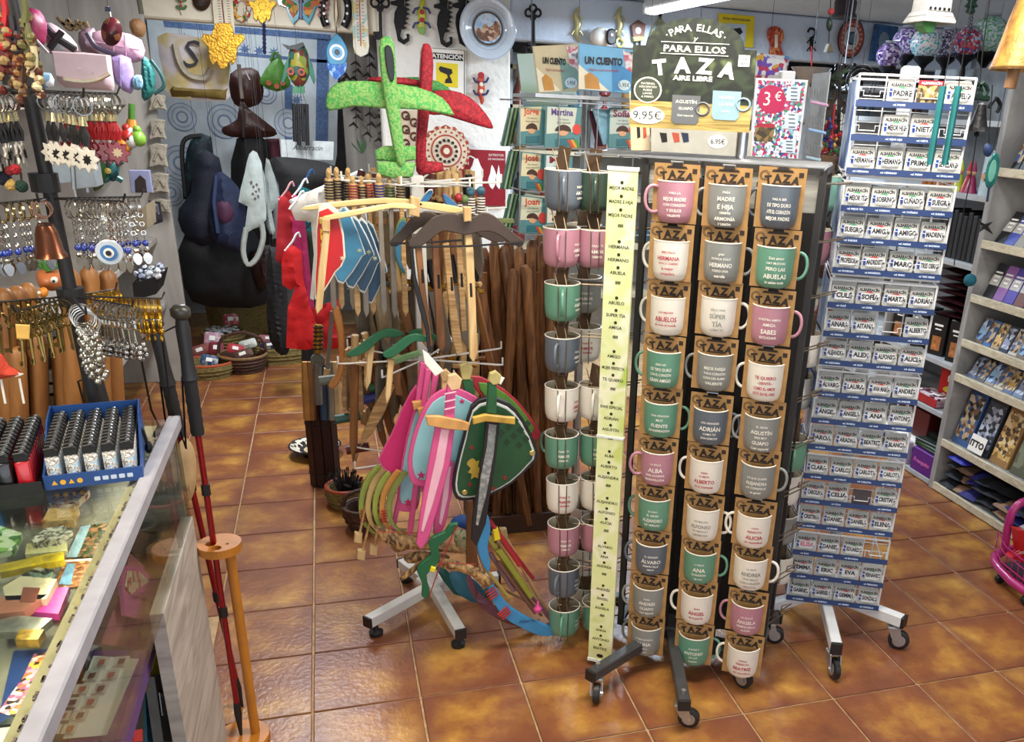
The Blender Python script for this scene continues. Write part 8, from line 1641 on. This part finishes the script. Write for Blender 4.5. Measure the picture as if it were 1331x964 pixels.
bx_('sweets_tray', 'open pink and white sweets tray sloping before the red box', 'tray', 2.86, 3.55, .385, .13, .22, .03, mat('#b5909c', .4, var=.2), [('red_front', (-.066, 0, .02), (.004, .22, .04), mat('#a8202a', .4)), ('sweets', (0, 0, .036), (.10, .20, .012), speckle(['#d9c9cc', '#7a4a58', '#efe6e6', '#4a2a34'], 40, .4))])
for k in range(4):
    P = Vector((2.87, 3.74+.06*k, .40)); t = thing('white_cup', f'clear white tub in the row beside the sweets tray, {["first","second","third","fourth"][k]}', 'tub', P, 0, 'clear tubs beside the sweets tray'); part('tub', M().lathe([(.001, 0), (.022, 0), (.03, .05), (.028, .05), (.02, .005), (.001, .005)], 12), mat('#c9c6cc', .3), t, smooth=True)
bx_('red_box', 'dark red box on the low shelf left of the bookcase', 'box', 2.93, 3.68, .17, .14, .26, .14, mat('#5a1418', .5, var=.08)); bx_('black_case', 'black case on the low shelf behind the plate rack', 'box', 2.95, 3.50, .10, .16, .14, .12, BKC)
bx_('white_tray', 'white tray with a blue edge under the red box', 'tray', 2.93, 3.75, .10, .22, .5, .06, WHT, [('blue_edge', (-.111, 0, .012), (.003, .5, .024), mat('#1f3f8a', .5))])
pb = bx_('purple_box', 'purple sweets box with pink lettering on the floor shelf', 'box', 2.86, 3.46, .03, .14, .17, .12, mat('#5a1a7a', .4, var=.1)); m = M(); txt(m, 'Fresquito', .03, 0, .05, -.072, bold=.03, width=-.13, shear=.3); part('lettering', m, mat('#d96ab0', .5), pb, rot=(0, 0, radians(-90)))
bx_('purple_box', 'purple and white box furthest left on the floor shelf', 'box', 2.86, 3.66, .03, .14, .15, .12, mat('#b9b0c4', .4, var=.2), [('dark_print', (-.071, 0, .05), (.002, .09, .06), mat('#4a2a5a', .4, var=.3))]); 
for k in range(3): bx_('green_pack', f'thin dark green pack lying on the purple box, {["lowest","middle","topmost"][k]}', 'packet', 2.87, 3.47, .151+.016*k, .13, .18, .014, mat(['#1f2a24', '#3a5a3c', '#26302a'][k], .4, var=.2), None, radians(3*k), 'dark green packs')
for k in range(9): bx_('dark_book', f'black upright book on the shelf under the white vase, {["nearest","second","third","fourth","fifth","sixth","seventh","eighth","furthest"][k]}', 'book', 2.90, 3.42+.035*k, 1.09, .16, .028, .20+.01*(k % 3), mat(['#17181a', '#222426', '#101112'][k % 3], .5), None, 0, 'black books under the white vase')
for k in range(2):
    P = Vector((2.86, 3.48, 1.12+.04*k)); t = thing('rolled_towel', f'white rolled towel, {["lower","upper"][k]} of two', 'towel', P, 0, 'rolled towels'); part('roll', M().tube([(0, -.10, 0), (0, .10, 0)], .024, 12), mat('#b5b8b8', .8, bump=.4), t, smooth=True)
bw = thing('white_vase', 'white cylinder vase with a painted round picture', 'vase', (2.86, 3.44, 1.39)); part('cylinder', M().lathe([(.001, 0), (.052, 0), (.05, .19), (.047, .19), (.046, .01), (.001, .01)], 24), mat('#b9cbd0', .35), bw, smooth=True); part('picture', M().prism(circ(.03, 18, (0, .08), .7), .006, -.052), speckle(['#8a4a3a', '#c9a07a', '#3a4a3a'], 60, .4), bw, rot=(0, 0, radians(-65)))
for k, (y, cl) in enumerate(((3.58, '#a8202a'), (3.64, '#b5c92a'), (3.55, '#8a1f4a'))):
    t = thing('clown_figure', f'{["red","lime green","magenta"][k]} jester figurine beside the white vase', 'figurine', (2.84, y, 1.39)); part('body', M().lathe([(.001, 0), (.03, 0), (.012, .07), (.001, .08)], 10), mat(cl, .4), t, smooth=True); part('head', M().ball((0, 0, .09), .014, 8), mat('#d9a07a', .5), t, smooth=True); part('hat', M().lathe([(.014, .095), (.001, .14)], 8), mat(cl, .4), t)
for k in range(6):
    t = thing('amber_bottle', f'small amber bottle in the row left of the jesters, {["first","second","third","fourth","fifth","sixth"][k]}', 'bottle', (2.86, 3.70+.045*k, 1.39), 0, 'small amber bottles'); part('bottle', M().lathe([(.001, 0), (.015, 0), (.015, .05), (.006, .065), (.006, .08), (.001, .08)], 10), mat('#a8622a', .2, coat=.3), t, smooth=True)
# books and puzzles leaning back on the bookcase shelves
cols = [['#17171a', '#222222', '#5a2a5a', '#101014'], ['#16181a', '#2a3a9a', '#8a8478', '#1f1f22', '#3a3f4a'], ['#15151a', '#8a5a9a', '#4a3a9a', '#6a3a34', '#2a2a2e'], ['#7a6a58', '#3a6aa8', '#b09a78', '#20304a', '#c9c4b8'], ['#5a6a8a', '#2a2a30', '#8a7a68', '#b5a888', '#2f4a7a'], ['#3a5a8a', '#2a3038', '#9a7444', '#5a5a4a']]
def leanbook(lab, y, z, w_, h, t_, cl, print_, grp, sh=0, lean=24, cat='book', extra=None):
    th = radians(lean); t = thing('book' if cat == 'book' else 'puzzle_box', lab, cat, (2.815, y, z+.001), 0, grp); t.rotation_euler = (-th, radians(sh), radians(-90))
    part('block', M().box((0, t_/2, h/2), (w_, t_, h), b=.0015), mat(cl, .45, var=.08), t)
    part('printed_cover', M().box((0, -.0006, h*.52), (w_*.9, .0012, h*(.8 if print_ else .3))), print_ or mat('#b9b6ae', .5, var=.2), t)
    m = M()
    if not print_:
        for k in range(3): m.box((0, -.0018, h*(.74-.12*k)), (w_*(.7-.15*k), .0012, h*.05))
        part('title_bars', m, WHT, t)
    return t
MOS = [speckle(['#7a5a40', '#b59a78', '#3a5a8a', '#2a2420', '#c9b898'], s, .4) for s in (50, 70)]+[speckle(['#8a6a3a', '#c9a05a', '#4a3a2a', '#d9c090'], 60, .4), speckle(['#3a6aa8', '#8fb0d0', '#2a4a7a', '#c9d4dc'], 40, .4), speckle(['#3a3a44', '#8a90a4', '#b5bcc8', '#22242c'], 55, .4), speckle(['#5a5e48', '#7a7c64', '#3a3e30'], 30, .4)]
ordn = ['nearest the side panel', 'second', 'third', 'fourth', 'fifth', 'sixth', 'seventh', 'eighth', 'ninth', 'tenth', 'eleventh', 'twelfth']
for si, (z, n, w_, h, dy, pr) in enumerate(((1.51, 12, .045, .26, .052, 0), (1.205, 12, .06, .16, .062, 0), (.965, 12, .062, .16, .066, 0), (.757, 12, .05, .12, .056, 1), (.592, 12, .06, .12, .062, 1))):
    C_ = cols[si]
    for k in range(n):
        ps = MOS[(k*2+si) % 5] if pr or (k % 3 == 0 and si in (0,)) else None
        leanbook(f'{"picture covered" if pr else "dark covered"} book leaning on the {["top","second","third","fourth","fifth"][si]} visible shelf of the bookcase, {ordn[k]}', 3.29-dy*k-.02, z, w_, h, .016, C_[k % len(C_)], ps, f'books on the {["top","second","third","fourth","fifth"][si]} bookcase shelf', sh=0, lean=34 if si in (1, 4) else 22)
for k in range(6): leanbook(f'large jigsaw box with a crowded picture, {ordn[k]}, on the deep shelf', 3.25-.135*k, .262, .115, .27, .03, cols[5][k % 4], (MOS[0], MOS[4], MOS[2], MOS[5], MOS[5], MOS[1])[k], 'jigsaw boxes on the deep shelf', lean=14, cat='puzzle box')
c_ = thing('white_label', 'white card with black figures on the second jigsaw box', 'label', (2.795, 3.115, .27)); c_.rotation_euler = (radians(-14), 0, radians(-90)); part('card', M().box((0, -.004, .045), (.10, .001, .08)), WHT, c_); m = M(); txt(m, 'ITTO', .04, 0, .03, -.0055, bold=.05); part('black_figures', m, BLACK, c_)
for k in range(26):
    y = 3.24-.062*(k % 10)+rg2.uniform(-.01, .01); lv = k//10; cl = ['#15161c', '#26246a', '#1c1d24', '#8a6a50', '#101116'][k*3 % 5]
    t = thing('folded_garment', f'folded dark garment, {["lower","middle","upper"][lv]} layer of the bottom shelf heap, {NTH[k % 10]} along', 'garment', (2.90+rg2.uniform(-.02, .02), y, .037+.045*lv+.022), 0, 'folded garments on the bottom shelf'); t.rotation_euler = (radians(90), radians(rg2.uniform(-8, 8)), radians(rg2.uniform(-25, 25)))
    part('cloth', M().pillow(rrect(.20, .12, .02), .042, step=.035, wr=.003), mat(cl, .7, bump=.2), t, smooth=True)
t = thing('blue_garment', 'bright indigo folded pack at the left end of the bottom shelf', 'garment', (2.87, 3.20, .20)); part('pack', M().pillow(rrect(.20, .13, .02), .05, step=.03, wr=.003), mat('#2f2fa0', .5), t, smooth=True, rot=(radians(90), 0, 0)); part('label', M().box((0, 0, .026), (.07, .05, .002)), mat('#8a90b0', .5), t)
# pink cart
MG = mat('#a8206a', .35, var=.06, coat=.3); pc = thing('pink_cart', 'magenta toy cart with a wire basket at the right edge', 'cart', (2.49, 2.36, 0)); o = Vector((2.49, 2.36, 0))
f_ = [tuple(q-o) for q in (onz(1293, 722, .07), onz(1302, 742, .06), onz(1336, 770, .06), onz(1400, 790, .07), onz(1400, 720, .07), onz(1330, 712, .07))]
part('base_frame', M().tube(smooth_poly(f_, 2), .018, 10, closed=True), MG, pc, smooth=True); part('tray', M().box((.10, -.02, .055), (.22, .30, .008)), mat('#3a2a34', .6, var=.2), pc)
hp_ = [tuple(at(x, y, 2.47)-o) for x, y in ((1306, 715), (1309, 690), (1316, 665), (1328, 653), (1345, 650))]; part('handle', M().tube(smooth_poly(hp_, 3, False), .016, 10), MG, pc, smooth=True)
m = M()
for k in range(7): q = Vector(f_[0]).lerp(Vector(f_[2]), k/6); m.tube([tuple(q), tuple(q+Vector((-.01, 0, .11)))], .0022, 5)
for dz in (.04, .08, .11): m.tube([tuple(Vector(p)+Vector((-.01, 0, dz))) for p in f_[:4]], .0025, 5)
part('wire_basket', m, MG, pc, stuff=True)
for q in (f_[1], f_[2]): part('wheel', M().lathe([(.001, -.01), (.018, -.01), (.02, 0), (.018, .01), (.001, .01)], 12, Matrix.Translation((q[0]+.01, q[1]+.01, .02)) @ Matrix.Rotation(pi/2, 4, 'X')), BLACK, pc, smooth=True)
c = Cut('snack_packet', 'red and white snack packet in the magenta cart', 'packet', (1325, 725), 2.42); c.prism('packet', [(1318, 686), (1350, 690), (1350, 740), (1310, 722), (1322, 716)], mat('#c41a1c', .4, var=.05), .04); c.prism('grey_corner', [(1326, 684), (1345, 676), (1350, 700), (1328, 705)], mat('#b0aeb4', .5), .03, -.01); c.text('lettering', [('Conos', 6, 1322, 716, dict(width=c.k*22, shear=.3))], WHT, -.024)
# lamps above, standing on a high board
LP_ = thing('lamp_board', 'white board above the plate rack carrying mosaic lamps', 'shelf', (3.05, 4.3, 1.83)); part('board', M().box((0, 0, 0), (1.0, .35, .025)), mat('#b9c2cc', .6), LP_)
for sx in (-.45, .45): part('hanger', M().box((sx, .1, .235), (.004, .004, .45)), mat('#b9c2cc', .6), LP_)
def mosaic_lamp(lab, x, y, r, cols_, Y, yb, sc=45):
    r *= 1.2; P = at(x, y, Y); c = Cut('mosaic_lamp', lab, 'lamp', (x, y), Y, group='glass mosaic table lamps'); R = r*c.k; zb = 1.8425 if yb is None else at(x, yb, Y).z; h = P.z-zb
    part('mosaic_globe', M().ball((0, 0, 0), R, 20, (1, 1, .92)), speckle(cols_, sc*1.9, .12), c.o, smooth=True); part('collar', M().lathe([(R*.45, R*.92), (R*.42, R*1.0), (R*.40, R*.9)], 14), mat('#b0b4bc', .3), c.o, smooth=True)
    part('stand', M().lathe([(.001, -h), (R*.8, -h), (R*.7, -h*.93), (R*.3, -h*.8), (R*.16, -h*.72), (R*.2, -h*.66), (R*.14, -R*1.5 if h > R*2 else -h*.6), (R*.3, -R*1.25), (R*.62, -R*.98), (R*.66, -R*.78), (R*.5, -R*.8)], 16), IRON, c.o, smooth=True)
mosaic_lamp('small purple mosaic lamp, left most of the row', 1156, 72, 14, ['#6a4f86', '#c9c0d6', '#8a70a8', '#3f3060'], 4.2, None)
mosaic_lamp('purple and white mosaic lamp second in the row', 1179, 55, 16, ['#7a5fa0', '#dcd4e6', '#b8a8d0', '#4f3f7a'], 4.32, None, 60)
mosaic_lamp('white mosaic lamp with turquoise flowers', 1204, 56, 17, ['#dfe3e6', '#cfd9dc', '#3fb0b8', '#e6ddd0', '#a9a0b8'], 4.2, None, 55)
mosaic_lamp('violet grey mosaic lamp with white diamonds', 1232, 58, 16, ['#5a4a6a', '#8a7f98', '#3f344a', '#d0ccd6'], 4.32, None, 70)
mosaic_lamp('red, white and blue mosaic lamp', 1258, 55, 16, ['#b5303f', '#c9d6e6', '#2f5fae', '#d9606a'], 4.2, None)
mosaic_lamp('large pale green mosaic lamp with lime leaves, right of the chain', 1286, 46, 21, ['#cfe3dc', '#b8d6cc', '#4fae4a', '#e6efe9', '#8fc4a8'], 4.2, None, 60)
# hanging lanterns, bells
c = Cut('metal_lantern', 'white pierced metal lantern hanging from the ceiling with a red eye motif', 'lantern', (1212, 5), 3.2); K_ = c.k
part('body', M().prism([(-.055, -.03), (.055, -.03), (.048, .10), (-.048, .10)], .10, 0, .004), mat('#c9c4b8', .5, var=.08), c.o); part('flared_skirt', M().lathe([(.10, -.065), (.078, -.03), (.074, -.03), (.095, -.067)], 4, Matrix.Rotation(pi/4, 4, 'Z')), mat('#bdb8ac', .5), c.o)
part('bottom_band', M().box((0, -.0, -.048), (.125, .125, .010)), mat('#a9a498', .5), c.o); part('red_motif', M().prism([(-.016, .02), (0, .028), (.016, .02), (0, .010)], .003, -.0515), REDm, c.o)
m = M()
for k in range(5): m.prism(circ(.0055, 8, (-.04+.02*k, -.02)), .002, -.0515)
for k in range(3): m.prism(circ(.006, 4, (-.035+.035*k, .05)), .002, -.0515)
part('pierced_holes', m, BLACK, c.o); c.prism('green_glass', [(1193, 26), (1212, 27), (1208, 42), (1199, 42)], mat('#5a9a5a', .15), .05, k=2); c.tube('chain', [(1212, -12), (1212, -30)], IRON, .004)
c = Cut('hanging_chain', 'green iron ornament on a chain before the lamps', 'ornament', (1263, 5), 3.4); part('ornament', M().lathe([(.001, -.04), (.02, -.03), (.014, -.015), (.028, -.01), (.016, .005), (.024, .02), (.001, .04)], 12), mat('#2a4a3c', .4, .4), c.o, smooth=True); m = M()
for k in range(9):
    (a, b), = c.loc([(1264-.7*k, 15+4.6*k)]); m.torus((a, 0, b), .007, .0018, 8, 4, axis='x' if k % 2 else 'y')
part('chain', m, IRON, c.o, stuff=True)
c = Cut('black_lantern', 'small black lantern hanging near the ceiling above the round mirror', 'lantern', (1099, 8), 4.6); part('lantern', M().lathe([(.001, -.06), (.07, -.05), (.055, -.03), (.06, .02), (.04, .05), (.001, .06)], 12), mat('#2a1f24', .35, var=.3, ns=50), c.o, smooth=True)
c = Cut('bell_string', 'string of red beads and a green frog ending in a small bell', 'bell', (1078, 35), 3.6); c.tube('cord', [(1080, -5), (1077, 60)], IRON, .002); c.disc('red_bead', (1080, 15), 3.5, REDm, .02); c.pillow('green_frog', oval((1078, 32), 4, 9), mat('#20352a', .4), .03, step=.01)
c.prism('small_bell', [(1076, 57), (1079, 57), (1082, 68), (1072, 68)], mat('#8a7f68', .3, .7), .03, k=0); c.tube('clapper', [(1077, 68), (1076, 76)], SILV, .002)
c = Cut('copper_bell', 'large golden brown hanging cow bell with a wooden clapper, top right corner', 'bell', (1337, 92), 1.95); K_ = c.k
part('bell_body', M().lathe([(.001, 118*K_), (22*K_, 112*K_), (27*K_, 96*K_), (36*K_, 60*K_), (44*K_, 20*K_), (47*K_, 8*K_), (49*K_, 0), (46*K_, 0), (40*K_, 24*K_), (24*K_, 90*K_), (.001, 100*K_)], 28), mat('#a8793a', .4, .35, var=.4, ns=30, bump=.3, bs=50), c.o, smooth=True)
part('rim_band', M().torus((0, 0, 2*K_), 48.5*K_, .003, 28, 5, axis='z'), mat('#8a6a3a', .3, .6), c.o, smooth=True); part('wooden_clapper', M().tube([(-21*K_, 0, 30*K_), (-24*K_, 0, -22*K_)], .0145, 10), mat('#9a6f48', .6, var=.15), c.o, smooth=True)
c = Cut('iron_bell', 'black iron bell on a cord right of the teal tubes', 'bell', (1272, 160), 2.3); part('bell_body', M().lathe([(.001, .055), (.012, .05), (.018, .02), (.026, -.01), (.036, -.022), (.033, -.022), (.001, .04)], 18), IRON, c.o, smooth=True); c.tube('cord', [(1288, -10), (1278, 60), (1271, 134)], BLACK, .0016, n=4); c.tube('clapper_cord', [(1271, 165), (1262, 230), (1245, 310), (1240, 345)], BLACK, .0016, n=4); part('clapper', M().ball((0, 0, -.03), .008, 8), IRON, c.o)
c = Cut('iron_bracket', 'dark green scrolled iron bracket behind the black bell', 'bracket', (1262, 125), 2.9)
for k in range(5): c.tube('scroll', [(1238+8*k, 116), (1246+8*k, 108), (1252+8*k, 118), (1246+8*k, 126)], mat('#1f3a2a', .5, .3), .008, k=2)
c.tube('bar', [(1236, 122), (1285, 128)], mat('#1f3a2a', .5, .3), .01); c.tube('curl', [(1285, 140), (1294, 128), (1300, 136), (1296, 146)], IRON, .008, k=3)
c = Cut('disc_chime', 'blue and green glass disc chime hanging against the shelf upright', 'wind chime', (1288, 215), 2.6); c.disc('green_disc', (1290, 222), 10, mat('#2f7f78', .15, .3, var=.3), .006, 0, 2.2); c.disc('inner_disc', (1289, 222), 6, mat('#6fae9a', .15), .008, 0, 2.4); c.pillow('blue_knot', oval((1284, 195), 6, 9), mat('#1f3560', .5), .03, step=.01); c.tube('cord', [(1290, 110), (1285, 188)], BLACK, .002); c.tube('tail', [(1286, 240), (1283, 262)], mat('#1f2f4a', .5), .004)
c = Cut('black_bow_tie', 'small black ribbon bow on the bookcase side panel', 'ribbon', (1280, 292), 2.75); c.prism('bow', [(1270, 286), (1280, 291), (1290, 288), (1284, 294), (1290, 304), (1279, 297), (1272, 302), (1276, 293)], BLACK, .01)
c = Cut('teal_pompom', 'teal felt pompom on the edge of the bookcase upright', 'pompom', (1261, 364), 3.25); part('ball', M().ball((0, 0, 0), .028, 12), mat('#0f5f70', .8, bump=.6, bs=150), c.o, smooth=True)

HANG = {'glass_dish', 'red_ornament', 'iron_bracket', 'metal_tree', 'white_plaque', 'disc_chime', 'owl_wind_chime', 'leaf_ornament', 'dark_garland', 'black_coat', 'tapestry', 'paper_notice', 'poster', 'glass_eye_ornament', 'red_garland', 'brown_purse', 'blue_card', 'heart_ornament', 'hoop_ornament', 'dry_flowers', 'header_sign'}
crd = {}
for o in list(COL.objects):
    if o.parent is None and (o.name.split('.')[0] in HANG or (o.name == 'mosaic_lamp' and o.location.z > 1.5 and o.location.y < 4.1)):
        h = round(2.318-o.location.z, 2)
        if h not in crd: crd[h] = mesh_of('hanging_cord', M().tube([(0, .004, 0), (0, .004, h)], .0011, 4), BLACK)
        part('hanging_cord', crd[h], None, o)
